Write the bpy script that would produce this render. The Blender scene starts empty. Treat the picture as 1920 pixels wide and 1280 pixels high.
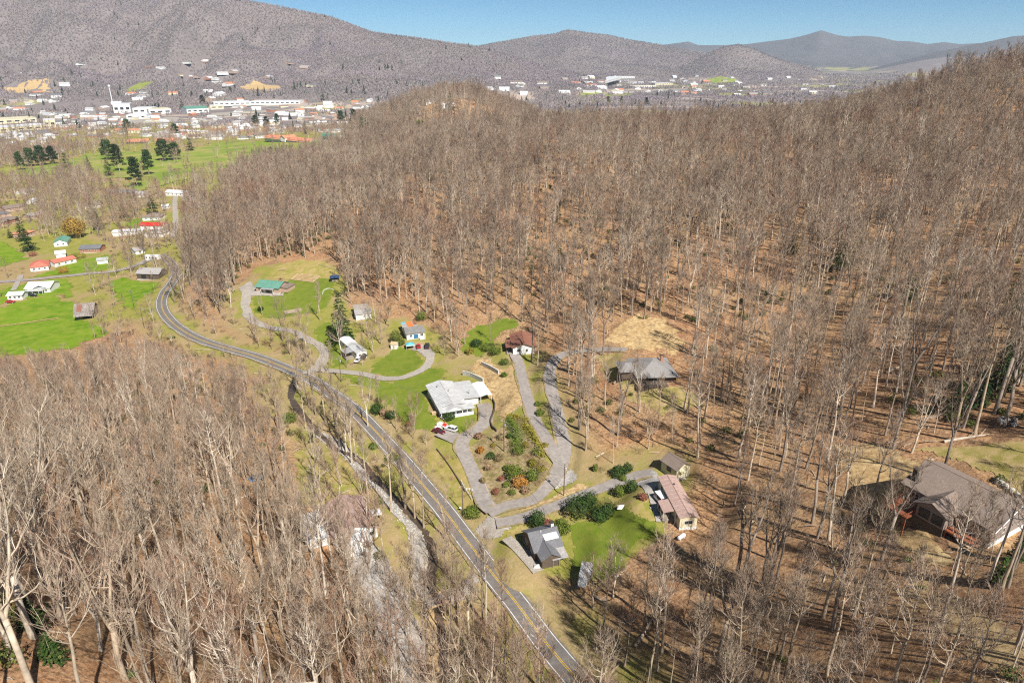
import bpy, math, random
import numpy as np
from mathutils import Vector, Matrix

# ------------------------------------------------------------------ camera, sky, sun, exposure
S = bpy.context.scene
COL = S.collection
PITCH = math.radians(22.7)
CAMZ = 120.0
cam_d = bpy.data.cameras.new('camera')
cam = bpy.data.objects.new('camera', cam_d)
COL.objects.link(cam)
cam_d.sensor_width = 36.0
cam_d.lens = 24.0
cam_d.clip_start = 1.0
cam_d.clip_end = 60000.0
cam.location = (0, 0, CAMZ)
cam.rotation_euler = (math.radians(90) - PITCH, 0, 0)
S.camera = cam

SUN_EL = math.radians(47)
SUN_DIR = Vector((0.52, -0.85, 0)).normalized()        # towards the sun, on the ground plane
world = bpy.data.worlds.new('World')
S.world = world
world.use_nodes = True
wn = world.node_tree.nodes
wl = world.node_tree.links
wn.clear()
sky = wn.new('ShaderNodeTexSky')
sky.sky_type = 'NISHITA'
sky.sun_disc = False
sky.sun_elevation = SUN_EL
sky.sun_rotation = math.atan2(SUN_DIR.x, SUN_DIR.y)
sky.altitude = 7500
sky.air_density = 1.0
sky.dust_density = 0.0
sky.ozone_density = 2.2
bg = wn.new('ShaderNodeBackground')
bg.inputs['Strength'].default_value = 0.066
wo = wn.new('ShaderNodeOutputWorld')
tone = wn.new('ShaderNodeMix')
tone.data_type = 'RGBA'
tone.blend_type = 'MULTIPLY'
tone.inputs[0].default_value = 1.0
tone.inputs[7].default_value = (0.78, 1.07, 1.0, 1)
wl.new(sky.outputs[0], tone.inputs[6])
wl.new(tone.outputs[2], bg.inputs['Color'])
wl.new(bg.outputs[0], wo.inputs['Surface'])

sun_d = bpy.data.lights.new('sun', 'SUN')
sun = bpy.data.objects.new('sun', sun_d)
COL.objects.link(sun)
sun_d.energy = 5.0
sun_d.angle = math.radians(0.5)
sun_d.color = (1.0, 0.955, 0.88)
sv = Vector((-SUN_DIR.x * math.cos(SUN_EL), -SUN_DIR.y * math.cos(SUN_EL), -math.sin(SUN_EL)))
sun.rotation_euler = sv.to_track_quat('-Z', 'Y').to_euler()
sun.location = (200, -200, 400)
S.view_settings.view_transform = 'Standard'
S.view_settings.look = 'None'
S.view_settings.exposure = 0.62
S.view_settings.gamma = 1.0
S.view_settings.use_curve_mapping = False
S.cycles.max_bounces = 5
S.cycles.diffuse_bounces = 3
S.cycles.glossy_bounces = 2
S.cycles.transmission_bounces = 3
S.cycles.volume_bounces = 0
S.cycles.use_denoising = False
S.cycles.filter_width = 1.2

rng = random.Random(7)
nrg = np.random.default_rng(11)

# ------------------------------------------------------------------ pixel rays (photo pixels, 1920 x 1280)
SP, CP = math.sin(PITCH), math.cos(PITCH)


def ray(px, py):
    u = (px - 960) / 1280.0
    v = (py - 640) / 1280.0
    return u, CP - v * SP, SP + v * CP          # X, Y, down  per unit camera depth


def unz(px, py, z):
    u, f, d = ray(px, py)
    t = (CAMZ - z) / d
    return u * t, f * t


def und(px, py, depth):
    u, f, d = ray(px, py)
    return u * depth, f * depth, CAMZ - d * depth


def proj(X, Y, Z):
    """photo pixel and depth of world points (numpy friendly)"""
    dz = CAMZ - Z
    depth = Y * CP + dz * SP
    v = (dz * CP - Y * SP) / depth
    u = X / depth
    return 960 + 1280 * u, 640 + 1280 * v, depth


# ------------------------------------------------------------------ numpy noise
def _hash(ix, iy, seed):
    n = (ix.astype(np.int64) * 374761393 + iy.astype(np.int64) * 668265263 + seed * 1442695041) & 0xFFFFFFFF
    n = ((n ^ (n >> 13)) * 1274126177) & 0xFFFFFFFF
    n = n ^ (n >> 16)
    return (n & 0xFFFFFF) / float(0xFFFFFF)


def vnoise(x, y, seed=0):
    x = np.asarray(x, float)
    y = np.asarray(y, float)
    ix, iy = np.floor(x), np.floor(y)
    fx, fy = x - ix, y - iy
    fx = fx * fx * fx * (fx * (fx * 6 - 15) + 10)
    fy = fy * fy * fy * (fy * (fy * 6 - 15) + 10)
    a = _hash(ix, iy, seed); b = _hash(ix + 1, iy, seed)
    c = _hash(ix, iy + 1, seed); d = _hash(ix + 1, iy + 1, seed)
    return (a + (b - a) * fx) * (1 - fy) + (c + (d - c) * fx) * fy


def fbm(x, y, seed=0, octv=4):
    s, a, t = 0, 0.5, 0
    for k in range(octv):
        s = s + a * vnoise(x, y, seed + k * 17)
        t += a
        a *= 0.5
        x, y = x * 2.03 + 3.1, y * 2.03 + 1.7
    return s / t


def sstep(a, b, x):
    t = np.clip((x - a) / (b - a), 0, 1)
    return t * t * (3 - 2 * t)


# ------------------------------------------------------------------ terrain heights
CTRL = [  # photo pixel, ground height
    (1080, 1280, 1), (940, 1080, 0), (760, 860, -1), (560, 700, -3), (430, 660, -4), (300, 560, -7),
    (100, 610, -11), (60, 470, -14), (300, 330, -18), (400, 280, -19), (100, 330, -20), (300, 230, -24), (200, 480, -13), (0, 560, -12),
    (970, 660, 7), (870, 740, 3), (1220, 690, 17), (1260, 880, 11), (1270, 960, 12), (1040, 1020, 3), (1050, 880, 6), (780, 640, 2),
    (680, 690, 0), (500, 540, 1), (600, 520, 3), (640, 600, 1),
    (1830, 950, 33), (1640, 850, 29), (1900, 800, 39), (1500, 1270, 24), (1300, 1270, 14), (1720, 1260, 37), (1900, 1270, 45),
    (1450, 1000, 20), (1150, 1180, 6),
    (640, 1000, 1), (750, 1150, 1), (810, 1130, -1), (620, 1270, 9), (430, 1150, 22), (240, 1270, 45), (0, 1270, 55), (0, 1000, 36),
    (200, 900, 20), (350, 820, 9), (450, 720, -2), (0, 760, 8), (160, 690, -6), (500, 930, 6), (560, 850, -1), (300, 1050, 27),
    (700, 400, 20), (1000, 500, 24), (1000, 300, 42), (1000, 262, 38), (1200, 400, 32), (1500, 400, 40), (1500, 600, 27), (1250, 560, 24),
    (1900, 600, 44), (1700, 740, 33), (600, 470, 8), (520, 500, 3), (450, 420, -4), (420, 500, -4), (500, 330, -12), (560, 300, -16),
    (1230, 250, 41), (1420, 250, 44),
]
XC, YC, ZC = [], [], []
for px, py, z in CTRL:
    X, Y = unz(px, py, z)
    XC.append(X); YC.append(Y); ZC.append(z)
for px, py, dep in [(1900, 400, 330), (1900, 250, 480), (1910, 148, 560), (1750, 184, 600), (1600, 232, 640), (850, 190, 1180), (700, 235, 1120), (760, 210, 1200), (935, 212, 1000), (640, 290, 960)]:
    X, Y, Z = und(px, py, dep)
    XC.append(X); YC.append(Y); ZC.append(Z)
for X, Y, Z in [(300, 1150, 5), (0, 1050, 5), (250, 1000, 12), (100, 1400, -20), (-100, 1550, -24), (-500, 1300, -24), (-900, 1300, -24), (700, 1150, 5), (500, 950, 20),
                (-300, 1500, -25), (300, 1650, -25), (-900, 1700, -25), (900, 1700, -10), (0, 1750, -25), (-700, 900, -20), (-600, 600, -14),
                (-300, 250, -4), (-250, 150, 30), (-150, 60, 48), (0, 0, 30), (-60, 0, 50), (100, 0, 50), (200, 60, 60), (250, 200, 58), (300, 150, 66),
                (-100, -40, 60), (0, -40, 45), (100, -40, 55), (450, 400, 75), (650, 700, 112), (560, 560, 102), (900, 900, 90), (380, 380, 62), (-1300, 1300, -24), (-1000, 700, -18), (-500, 300, 5), (1300, 1200, 90)]:
    XC.append(X); YC.append(Y); ZC.append(Z)
XC, YC, ZC = np.array(XC), np.array(YC), np.array(ZC, float)


def _tps(r2):
    return 0.5 * r2 * np.log(np.maximum(r2, 1e-9))


_n = len(XC)
_sx, _sy = XC / 300.0, YC / 300.0
_K = _tps((_sx[:, None] - _sx[None]) ** 2 + (_sy[:, None] - _sy[None]) ** 2) + np.eye(_n) * 2e-3
_P = np.stack([np.ones(_n), _sx, _sy], 1)
_A = np.block([[_K, _P], [_P.T, np.zeros((3, 3))]])
_W = np.linalg.solve(_A, np.concatenate([ZC, np.zeros(3)]))


def near_z(X, Y):
    x, y = X / 300.0, Y / 300.0
    z = _W[_n] + _W[_n + 1] * x + _W[_n + 2] * y
    for k in range(_n):
        z = z + _W[k] * _tps((x - _sx[k]) ** 2 + (y - _sy[k]) ** 2)
    return z


RANGES = [  # distance, foot distance, silhouette in photo pixels, spur strength
    (3500, 2350, [(-700, -30), (-300, -60), (0, -45), (300, -22), (430, -3), (500, 9), (560, 21), (620, 34), (700, 63), (740, 68), (800, 76), (850, 84), (900, 90),
                  (950, 104), (1000, 120), (1060, 135), (1140, 150)], 1.0),
    (6000, 4300, [(600, 130), (800, 105), (880, 91), (920, 83), (960, 76), (1000, 69), (1040, 65), (1062, 57), (1085, 60), (1110, 64), (1140, 67), (1180, 76),
                  (1230, 84), (1270, 92), (1320, 101), (1370, 115), (1450, 130), (1550, 146)], 0.8),
    (5000, 4300, [(1250, 140), (1290, 122), (1330, 100), (1360, 88), (1385, 85), (1410, 92), (1440, 105), (1480, 119), (1540, 136)], 0.6),
    (11500, 7800, [(900, 100), (1230, 86), (1270, 81), (1290, 78), (1310, 85), (1360, 85), (1400, 83), (1430, 79), (1480, 73), (1510, 66), (1540, 57), (1570, 66),
                   (1590, 69), (1620, 67), (1650, 70), (1680, 77), (1710, 78), (1740, 83), (1770, 79), (1800, 83), (1900, 78), (2200, 70), (2900, 90)], 0.8),
    (7500, 5600, [(1580, 145), (1640, 128), (1700, 112), (1760, 97), (1820, 85), (1850, 79), (1900, 68), (2000, 62), (2400, 70)], 0.7),
    (9000, 7500, [(600, 92), (740, 72), (760, 70), (790, 74), (830, 82), (900, 95)], 0.4),
    (2500, 2050, [(-500, 130), (-100, 150), (40, 158), (120, 148), (230, 160), (300, 152), (380, 160), (470, 155), (530, 158), (600, 148), (680, 140), (760, 150), (900, 168)], 0.5),
]
RPROF = []
for D, F, sil, sp in RANGES:
    a, z = [], []
    for px, py in sil:
        u, f, d = ray(px, py)
        a.append(u / f)
        z.append(CAMZ - D * d / f)
    RPROF.append((D, F, np.array(a), np.array(z), sp))


def far_z(X, Y):
    Yp = np.maximum(Y, 300.0)
    base = -25 + 10 * (fbm(X / 420.0, Y / 420.0, 5, 3) - 0.5) * sstep(1300, 2600, Y) * 2.2
    a = X / Yp
    z = base.copy()
    for k, (D, F, aa, zz, sp) in enumerate(RPROF):
        ridge = np.interp(a, aa, zz, left=-60, right=-60)
        amp = np.maximum(ridge + 25, 0)
        wob = (fbm(X / (0.10 * D), Y / (0.10 * D), 40 + k, 4) - 0.5)
        foot = F + wob * (D - F) * 0.7
        s = np.clip((Yp - foot) / (D - foot), 0, 1)
        ridged = 1 - np.abs(2 * fbm(X / (0.075 * D) + 0.3 * wob, Y / (0.2 * D), 70 + k, 4) - 1)
        shape = s ** 1.15
        shape = shape - sp * 0.95 * (ridged - 0.62) * s * (1 - s) * 1.7
        back = sstep(D, D * 1.35, Yp)
        zk = -25 + amp * shape * (1 - back) - 30 * (s <= 0)
        z = np.maximum(z, zk)
    return z


Y0, U_MAX = 60.0, 1.3
S_A, S_B = math.log(Y0 - 25.0), math.log(15500.0)
NS, NU = 760, 521
svals = np.linspace(S_A, S_B, NS)
uvals = np.linspace(-U_MAX, U_MAX, NU)
GY = (np.exp(svals) - Y0)[:, None] * np.ones((1, NU))
GX = (GY + Y0) * uvals[None, :]
wfar = sstep(1250, 1750, GY)
nmask = GY[:, 0] < 1800
nz = np.zeros_like(GY)
nz[nmask] = near_z(GX[nmask], GY[nmask])
nz[nmask] = np.clip(nz[nmask], -40, 190)
GZ = nz * (1 - wfar) + far_z(GX, GY) * wfar
GZ += (fbm(GX / 17.0, GY / 17.0, 3, 3) - 0.5) * 1.0 * (1 - wfar)


def gz(X, Y):
    X = np.asarray(X, float); Y = np.asarray(Y, float)
    s = (np.log(np.maximum(Y + Y0, 1.0)) - S_A) / (S_B - S_A) * (NS - 1)
    u = (X / np.maximum(Y + Y0, 1.0) + U_MAX) / (2 * U_MAX) * (NU - 1)
    s = np.clip(s, 0, NS - 1.001); u = np.clip(u, 0, NU - 1.001)
    i = s.astype(int); j = u.astype(int)
    # linear in world Y inside a cell, like the mesh
    y0 = np.exp(svals[i]) - Y0; y1 = np.exp(svals[i + 1]) - Y0
    fs = np.clip((Y - y0) / (y1 - y0), 0, 1)
    fu = u - j
    return (GZ[i, j] * (1 - fu) + GZ[i, j + 1] * fu) * (1 - fs) + (GZ[i + 1, j] * (1 - fu) + GZ[i + 1, j + 1] * fu) * fs


_T = np.exp(np.linspace(math.log(25.0), math.log(16000.0), 900))


def at(px, py):
    """the ground point that a photo pixel looks at"""
    u, f, d = ray(px, py)
    h = CAMZ - d * _T - gz(u * _T, f * _T)
    k = np.argmax(h < 0)
    if h[k] >= 0:
        k = len(_T) - 1
    k = max(k, 1)
    t0, t1, h0, h1 = _T[k - 1], _T[k], h[k - 1], h[k]
    t = t0 + (t1 - t0) * h0 / (h0 - h1)
    return Vector((u * t, f * t, float(gz(u * t, f * t))))


def ats(pts):
    return [at(*p) for p in pts]


def catmull(pts, step=2.0):
    """smooth 2-D line through points, about one sample every step metres"""
    P = [Vector((p[0], p[1])) for p in pts]
    P = [P[0] * 2 - P[1]] + P + [P[-1] * 2 - P[-2]]
    out = []
    for k in range(1, len(P) - 2):
        a, b, c, d = P[k - 1], P[k], P[k + 1], P[k + 2]
        n = max(2, int((c - b).length / step))
        for i in range(n):
            t = i / n
            out.append(0.5 * ((2 * b) + (c - a) * t + (2 * a - 5 * b + 4 * c - d) * t * t + (3 * b - a - 3 * c + d) * t ** 3))
    out.append(P[-2])
    return np.array([(p.x, p.y) for p in out])


def line_dist(X, Y, line):
    """distance to a poly-line and the index of the nearest sample"""
    shp = X.shape
    X, Y = X.ravel(), Y.ravel()
    best = np.full(X.shape, 1e9)
    idx = np.zeros(X.shape, int)
    for c in range(0, len(X), 20000):
        d = (X[c:c + 20000, None] - line[None, :, 0]) ** 2 + (Y[c:c + 20000, None] - line[None, :, 1]) ** 2
        k = d.argmin(1)
        idx[c:c + 20000] = k
        best[c:c + 20000] = np.sqrt(d[np.arange(len(k)), k])
    return best.reshape(shp), idx.reshape(shp)


def in_poly(X, Y, poly):
    X = np.asarray(X, float); Y = np.asarray(Y, float)
    r = np.zeros(X.shape, bool)
    n = len(poly)
    for i in range(n):
        x0, y0 = poly[i][0], poly[i][1]
        x1, y1 = poly[(i + 1) % n][0], poly[(i + 1) % n][1]
        c = (y0 > Y) != (y1 > Y)
        if y0 != y1:
            r ^= c & (X < (x1 - x0) * (Y - y0) / (y1 - y0) + x0)
    return r


# ------------------------------------------------------------------ lines on the ground (road, drives, creek), smoothed into the terrain
ROAD_PX = [(1180, 1400), (1120, 1330), (1077, 1279), (1039, 1231), (974, 1140), (922, 1075), (870, 1007), (834, 960), (802, 921), (736, 844), (671, 775), (620, 737), (574, 708),
           (493, 674), (428, 655), (372, 636), (332, 613), (309, 589), (303, 568), (309, 549), (322, 532), (330, 515), (322, 495), (300, 478)]
CREEK_PX = [(560, 700), (545, 740), (575, 785), (600, 812), (630, 838), (657, 848), (675, 862), (702, 893), (733, 921), (765, 957), (790, 983), (805, 1005), (812, 1034), (808, 1062), (806, 1089),
            (815, 1124), (822, 1168), (826, 1215), (836, 1290)]
road_l = catmull(ats(ROAD_PX), 2.5)
creek_l = catmull(ats(CREEK_PX), 2.0)
DRIVES = {  # name: (photo pixels, width, kind)
    'west_loop': ([(572, 703), (589, 694), (603, 680), (609, 663), (599, 647), (580, 639), (551, 622), (525, 618), (501, 613), (473, 601), (462, 582), (461, 558), (467, 539)], 3.6, 'gravel'),
    'lawn_loop': ([(592, 693), (644, 698), (680, 701), (713, 710), (737, 711), (757, 708), (788, 696), (804, 681), (806, 665), (797, 650)], 3.6, 'concrete'),
    'main_house': ([(925, 962), (911, 946), (898, 911), (883, 876), (867, 842), (872, 820), (894, 806), (909, 790), (911, 766), (906, 751)], 4.6, 'asphalt'),
    'parking': ([(872, 832), (850, 823), (826, 815)], 6.0, 'asphalt'),
    'brown_roof': ([(915, 966), (955, 948), (999, 937), (1027, 915), (1043, 893), (1050, 868), (1032, 838), (1016, 812), (999, 779), (989, 746), (980, 709), (973, 682), (962, 665)], 4.0, 'asphalt'),
    'grey_roof': ([(1043, 893), (1054, 866), (1057, 828), (1048, 795), (1041, 757), (1044, 774), (1033, 724), (1031, 696), (1044, 674), (1072, 661), (1122, 656), (1175, 655)], 4.2, 'asphalt'),
    'trailer': ([(930, 985), (966, 976), (999, 965), (1052, 945), (1116, 920), (1162, 904), (1196, 893), (1225, 890)], 3.8, 'asphalt'),
    'bottom_lane': ([(950, 1014), (970, 1032), (996, 1060), (1010, 1076)], 2.8, 'gravel'),
    'valley_road': ([(-60, 540), (0, 529), (48, 526), (95, 521), (133, 517), (170, 513), (205, 510), (250, 500), (300, 478)], 5.0, 'asphalt'),
    'north_street': ([(330, 365), (328, 380), (329, 400), (329, 425), (325, 445)], 4.5, 'concrete'),
    'field_drive': ([(40, 516), (34, 528), (25, 545)], 3.2, 'gravel'),
}
DRIVES['grey_roof'][0].remove((1041, 757)); DRIVES['grey_roof'][0].remove((1048, 795))
drive_l = {k: catmull(ats(v[0]), 1.8) for k, v in DRIVES.items()}


def smooth(v, n):
    k = np.ones(2 * n + 1) / (2 * n + 1)
    return np.convolve(np.pad(v, n, mode='edge'), k, 'valid')


def flatten(line, half, fade, n):
    zz = smooth(gz(line[:, 0], line[:, 1]), n)
    lo, hi = line.min(0) - half - fade, line.max(0) + half + fade
    m = (GX > lo[0]) & (GX < hi[0]) & (GY > lo[1]) & (GY < hi[1])
    d, i = line_dist(GX[m], GY[m], line)
    w = 1 - sstep(half, half + fade, d)
    GZ[m] = GZ[m] * (1 - w) + zz[i] * w
    return zz


DZ = {}
for k, (pp, w, kind) in DRIVES.items():
    DZ[k] = flatten(drive_l[k], w / 2 + 0.8, 3.0, 4)
RZ = flatten(road_l, 4.8, 5.0, 6)
_m = (GY < 420) & (np.abs(GX) < 200)
_d, _i = line_dist(GX[_m], GY[_m], creek_l)
_rd, _ = line_dist(GX[_m], GY[_m], road_l)
GZ[_m] -= 1.7 * np.exp(-(_d / 2.2) ** 2) * sstep(3.6, 5.5, _rd)

PADS = []


def pad(X, Y, r, z=None):
    """level the ground under a house"""
    if z is None:
        z = float(gz(X, Y))
    m = (np.abs(GX - X) < r * 1.7) & (np.abs(GY - Y) < r * 1.7)
    d = np.hypot(GX[m] - X, GY[m] - Y)
    w = 1 - sstep(r * 0.85, r * 1.6, d)
    GZ[m] = GZ[m] * (1 - w) + z * w
    PADS.append((X, Y, r))
    return z


# ------------------------------------------------------------------ materials
def _mix(nt, fac, a, b):
    m = nt.nodes.new('ShaderNodeMix')
    m.data_type = 'RGBA'
    if isinstance(fac, (int, float)):
        m.inputs[0].default_value = fac
    else:
        nt.links.new(fac, m.inputs[0])
    for s, v in ((6, a), (7, b)):
        if isinstance(v, tuple):
            m.inputs[s].default_value = (*v, 1) if len(v) == 3 else v
        else:
            nt.links.new(v, m.inputs[s])
    return m.outputs[2]


def _noise(nt, vec, scale, detail=4, rough=0.6, dist=0.0):
    n = nt.nodes.new('ShaderNodeTexNoise')
    n.inputs['Scale'].default_value = scale
    n.inputs['Detail'].default_value = detail
    n.inputs['Roughness'].default_value = rough
    n.inputs['Distortion'].default_value = dist
    if vec is not None:
        nt.links.new(vec, n.inputs['Vector'])
    return n.outputs[0]


def _range(nt, v, a, b, c=0.0, d=1.0):
    n = nt.nodes.new('ShaderNodeMapRange')
    n.inputs[1].default_value = a; n.inputs[2].default_value = b
    n.inputs[3].default_value = c; n.inputs[4].default_value = d
    nt.links.new(v, n.inputs[0])
    return n.outputs[0]


def _math(nt, op, a, b):
    n = nt.nodes.new('ShaderNodeMath')
    n.operation = op
    for s, v in ((0, a), (1, b)):
        if isinstance(v, (int, float)):
            n.inputs[s].default_value = v
        else:
            nt.links.new(v, n.inputs[s])
    return n.outputs[0]


def new_mat(name, rough=0.8, spec=0.3):
    m = bpy.data.materials.new(name)
    m.use_nodes = True
    nt = m.node_tree
    b = nt.nodes['Principled BSDF']
    b.inputs['Roughness'].default_value = rough
    b.inputs['Specular IOR Level'].default_value = spec
    return m, nt, b


def _pos(nt):
    return nt.nodes.new('ShaderNodeNewGeometry').outputs['Position']


def _obj(nt):
    return nt.nodes.new('ShaderNodeTexCoord').outputs['Object']


def mottled(name, cols, scales, rough=0.9, spec=0.1, bump=0.0, bscale=2.0, coord='pos', lo=0.38, hi=0.62):
    """cols[0] blended with cols[1], cols[2] ... by noises of the given scales (per metre)"""
    m, nt, b = new_mat(name, rough, spec)
    vec = _pos(nt) if coord == 'pos' else _obj(nt)
    c = cols[0]
    for k, s in enumerate(scales):
        n = _noise(nt, vec, s, 5, 0.62)
        c = _mix(nt, _range(nt, n, lo, hi), c, cols[k + 1])
    nt.links.new(c, b.inputs['Base Color'])
    if bump:
        bp = nt.nodes.new('ShaderNodeBump')
        bp.inputs['Strength'].default_value = bump
        bp.inputs['Distance'].default_value = 0.15
        nt.links.new(_noise(nt, vec, bscale, 4), bp.inputs['Height'])
        nt.links.new(bp.outputs[0], b.inputs['Normal'])
    return m


def plain(name, col, rough=0.6, spec=0.3, vary=0.12, scale=1.5, metal=0.0):
    """painted or plain surface with slight weathering"""
    m, nt, b = new_mat(name, rough, spec)
    n = _noise(nt, _obj(nt), scale, 5, 0.65)
    d = tuple(c * (1 - vary) for c in col)
    l = tuple(min(1, c * (1 + vary * 0.6)) for c in col)
    nt.links.new(_mix(nt, _range(nt, n, 0.3, 0.7), d, l), b.inputs['Base Color'])
    b.inputs['Metallic'].default_value = metal
    return m


def tree_mat(name, cols, rough=0.9, spec=0.1, noise=None):
    """colour picked per tree from a short ramp, with a little mottling"""
    m, nt, b = new_mat(name, rough, spec)
    oi = nt.nodes.new('ShaderNodeObjectInfo')
    r = nt.nodes.new('ShaderNodeValToRGB')
    nt.links.new(oi.outputs['Random'], r.inputs[0])
    e = r.color_ramp.elements
    while len(e) < len(cols):
        e.new(0.5)
    for k, c in enumerate(cols):
        e[k].position = k / (len(cols) - 1)
        e[k].color = (*c, 1)
    c = r.outputs[0]
    if noise:
        n = _noise(nt, _obj(nt), noise, 3)
        hs = nt.nodes.new('ShaderNodeHueSaturation')
        nt.links.new(c, hs.inputs['Color'])
        nt.links.new(_range(nt, n, 0.3, 0.7, 0.6, 1.35), hs.inputs['Value'])
        c = hs.outputs[0]
    nt.links.new(c, b.inputs['Base Color'])
    return m


M = {}
M['asphalt_road'] = mottled('asphalt_road', [(0.175, 0.158, 0.148), (0.215, 0.195, 0.18), (0.145, 0.13, 0.122)], [0.18, 1.2], 0.85, 0.2, lo=0.42, hi=0.66)
M['asphalt'] = mottled('asphalt_drive', [(0.30, 0.265, 0.245), (0.36, 0.32, 0.29), (0.26, 0.23, 0.21)], [0.22, 0.9], 0.9, 0.15)
M['concrete'] = mottled('concrete_drive', [(0.36, 0.32, 0.28), (0.42, 0.385, 0.34), (0.31, 0.275, 0.24)], [0.2, 0.9], 0.9, 0.15)
M['gravel'] = mottled('gravel', [(0.38, 0.34, 0.295), (0.48, 0.45, 0.41), (0.27, 0.23, 0.19)], [0.4, 3.0], 0.95, 0.1, 0.4, 6)
M['gravel_white'] = mottled('white_gravel', [(0.42, 0.395, 0.365), (0.52, 0.495, 0.465), (0.28, 0.25, 0.225)], [0.5, 2.2], 0.95, 0.1, 0.8, 3)
M['yellow_line'] = plain('yellow_line', (0.62, 0.40, 0.05), 0.7, vary=0.3, scale=0.8)
M['white_line'] = plain('white_line', (0.75, 0.75, 0.73), 0.7, vary=0.25, scale=0.8)
M['lawn'] = mottled('lawn', [(0.135, 0.205, 0.016), (0.085, 0.155, 0.012), (0.20, 0.225, 0.035), (0.165, 0.195, 0.028)], [0.12, 0.33, 1.3], 0.95, 0.05, 0.6, 5)
M['lawn_dry'] = mottled('dry_lawn', [(0.30, 0.25, 0.07), (0.19, 0.225, 0.025), (0.40, 0.30, 0.13)], [0.10, 0.4], 0.95, 0.05, 0.6, 4)
M['field'] = mottled('field_grass', [(0.15, 0.25, 0.014), (0.105, 0.20, 0.010), (0.21, 0.265, 0.03)], [0.045, 0.2], 0.95, 0.05, 0.5, 3)
M['golf'] = mottled('golf_grass', [(0.20, 0.27, 0.035), (0.13, 0.22, 0.025), (0.31, 0.29, 0.09)], [0.014, 0.03], 0.95, 0.05)
M['straw'] = mottled('straw', [(0.52, 0.36, 0.17), (0.62, 0.47, 0.25), (0.34, 0.22, 0.11)], [0.15, 0.8], 0.95, 0.05, 0.6, 3)
M['straw_dull'] = mottled('dull_straw', [(0.40, 0.30, 0.14), (0.46, 0.33, 0.17), (0.25, 0.22, 0.06)], [0.12, 0.35], 0.95, 0.05, 0.6, 3)
M['mulch'] = mottled('mulch', [(0.33, 0.23, 0.14), (0.42, 0.30, 0.19), (0.2, 0.18, 0.06)], [0.3, 0.9], 0.95, 0.05, 0.6, 4)
M['water'] = mottled('creek_water', [(0.06, 0.045, 0.03), (0.11, 0.075, 0.05)], [0.8], 0.25, 0.5, 0.3, 3)
M['bark'] = tree_mat('bark', [(0.52, 0.43, 0.33), (0.36, 0.285, 0.205), (0.64, 0.56, 0.46), (0.27, 0.205, 0.145), (0.47, 0.37, 0.265)], noise=0.5)
M['bark_dark'] = tree_mat('bark_dark', [(0.23, 0.18, 0.145), (0.32, 0.265, 0.215), (0.18, 0.145, 0.12)], noise=0.5)
M['twig'] = tree_mat('twig', [(0.34, 0.24, 0.175), (0.265, 0.185, 0.135), (0.38, 0.28, 0.21)])
M['twig_grey'] = tree_mat('twig_grey', [(0.325, 0.245, 0.175), (0.385, 0.30, 0.225), (0.25, 0.185, 0.135)])
M['twig_red'] = tree_mat('twig_red', [(0.32, 0.19, 0.13), (0.26, 0.155, 0.11), (0.35, 0.22, 0.155)])
M['twig_dark'] = tree_mat('twig_dark', [(0.18, 0.12, 0.08), (0.23, 0.155, 0.10), (0.15, 0.11, 0.075)])
M['brush'] = tree_mat('brush', [(0.36, 0.25, 0.145), (0.24, 0.14, 0.09), (0.38, 0.29, 0.17), (0.19, 0.15, 0.07), (0.29, 0.165, 0.11)])
M['needles'] = tree_mat('needles', [(0.035, 0.065, 0.018), (0.05, 0.085, 0.025), (0.03, 0.055, 0.02)], noise=0.5)
M['needles_yellow'] = tree_mat('needles_yellow', [(0.13, 0.14, 0.03), (0.10, 0.12, 0.025)], noise=0.5)
M['leaf_dark'] = tree_mat('leaf_dark', [(0.035, 0.07, 0.015), (0.05, 0.085, 0.02)], noise=0.8)
M['leaf_mid'] = tree_mat('leaf_mid', [(0.10, 0.145, 0.022), (0.135, 0.165, 0.03)], noise=0.8)
M['leaf_olive'] = tree_mat('leaf_olive', [(0.23, 0.205, 0.03), (0.25, 0.20, 0.04)], noise=0.8)
M['leaf_orange'] = tree_mat('leaf_orange', [(0.36, 0.16, 0.03), (0.40, 0.2, 0.05)], noise=0.8)
M['leaf_ochre'] = tree_mat('leaf_ochre', [(0.34, 0.21, 0.05), (0.38, 0.25, 0.07)], noise=0.8)
M['leaf_red'] = tree_mat('leaf_red', [(0.28, 0.11, 0.07), (0.24, 0.10, 0.07)], noise=0.8)
M['leaf_understory'] = tree_mat('leaf_understory', [(0.05, 0.085, 0.022), (0.10, 0.12, 0.03), (0.15, 0.14, 0.04), (0.07, 0.08, 0.03)], noise=0.6)
M['white_paint'] = plain('white_paint', (0.78, 0.78, 0.76), 0.55)
M['cream_paint'] = plain('cream_paint', (0.66, 0.60, 0.42), 0.6)
M['white_metal'] = plain('white_metal', (0.74, 0.75, 0.76), 0.4, 0.5)
M['grey_metal'] = plain('grey_metal', (0.50, 0.50, 0.50), 0.42, 0.5, 0.22, 0.35)
M['grey_metal_dark'] = plain('grey_metal_dark', (0.33, 0.33, 0.335), 0.45, 0.5, 0.2, 0.4)
M['grey_shingle'] = mottled('grey_shingle', [(0.22, 0.21, 0.20), (0.29, 0.28, 0.27), (0.15, 0.145, 0.14)], [0.4, 4.0], 0.95, 0.1, coord='obj')
M['taupe_shingle'] = mottled('taupe_shingle', [(0.24, 0.185, 0.155), (0.29, 0.23, 0.195), (0.185, 0.145, 0.12)], [0.4, 4.0], 0.95, 0.1, coord='obj')
M['slate_shingle'] = mottled('slate_shingle', [(0.17, 0.17, 0.185), (0.22, 0.22, 0.235), (0.13, 0.13, 0.14)], [0.4, 4.0], 0.95, 0.1, coord='obj')
M['worn_roof'] = mottled('worn_roof', [(0.31, 0.29, 0.28), (0.25, 0.235, 0.225), (0.38, 0.36, 0.35)], [0.3, 1.8], 0.9, 0.2, coord='obj')
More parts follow.
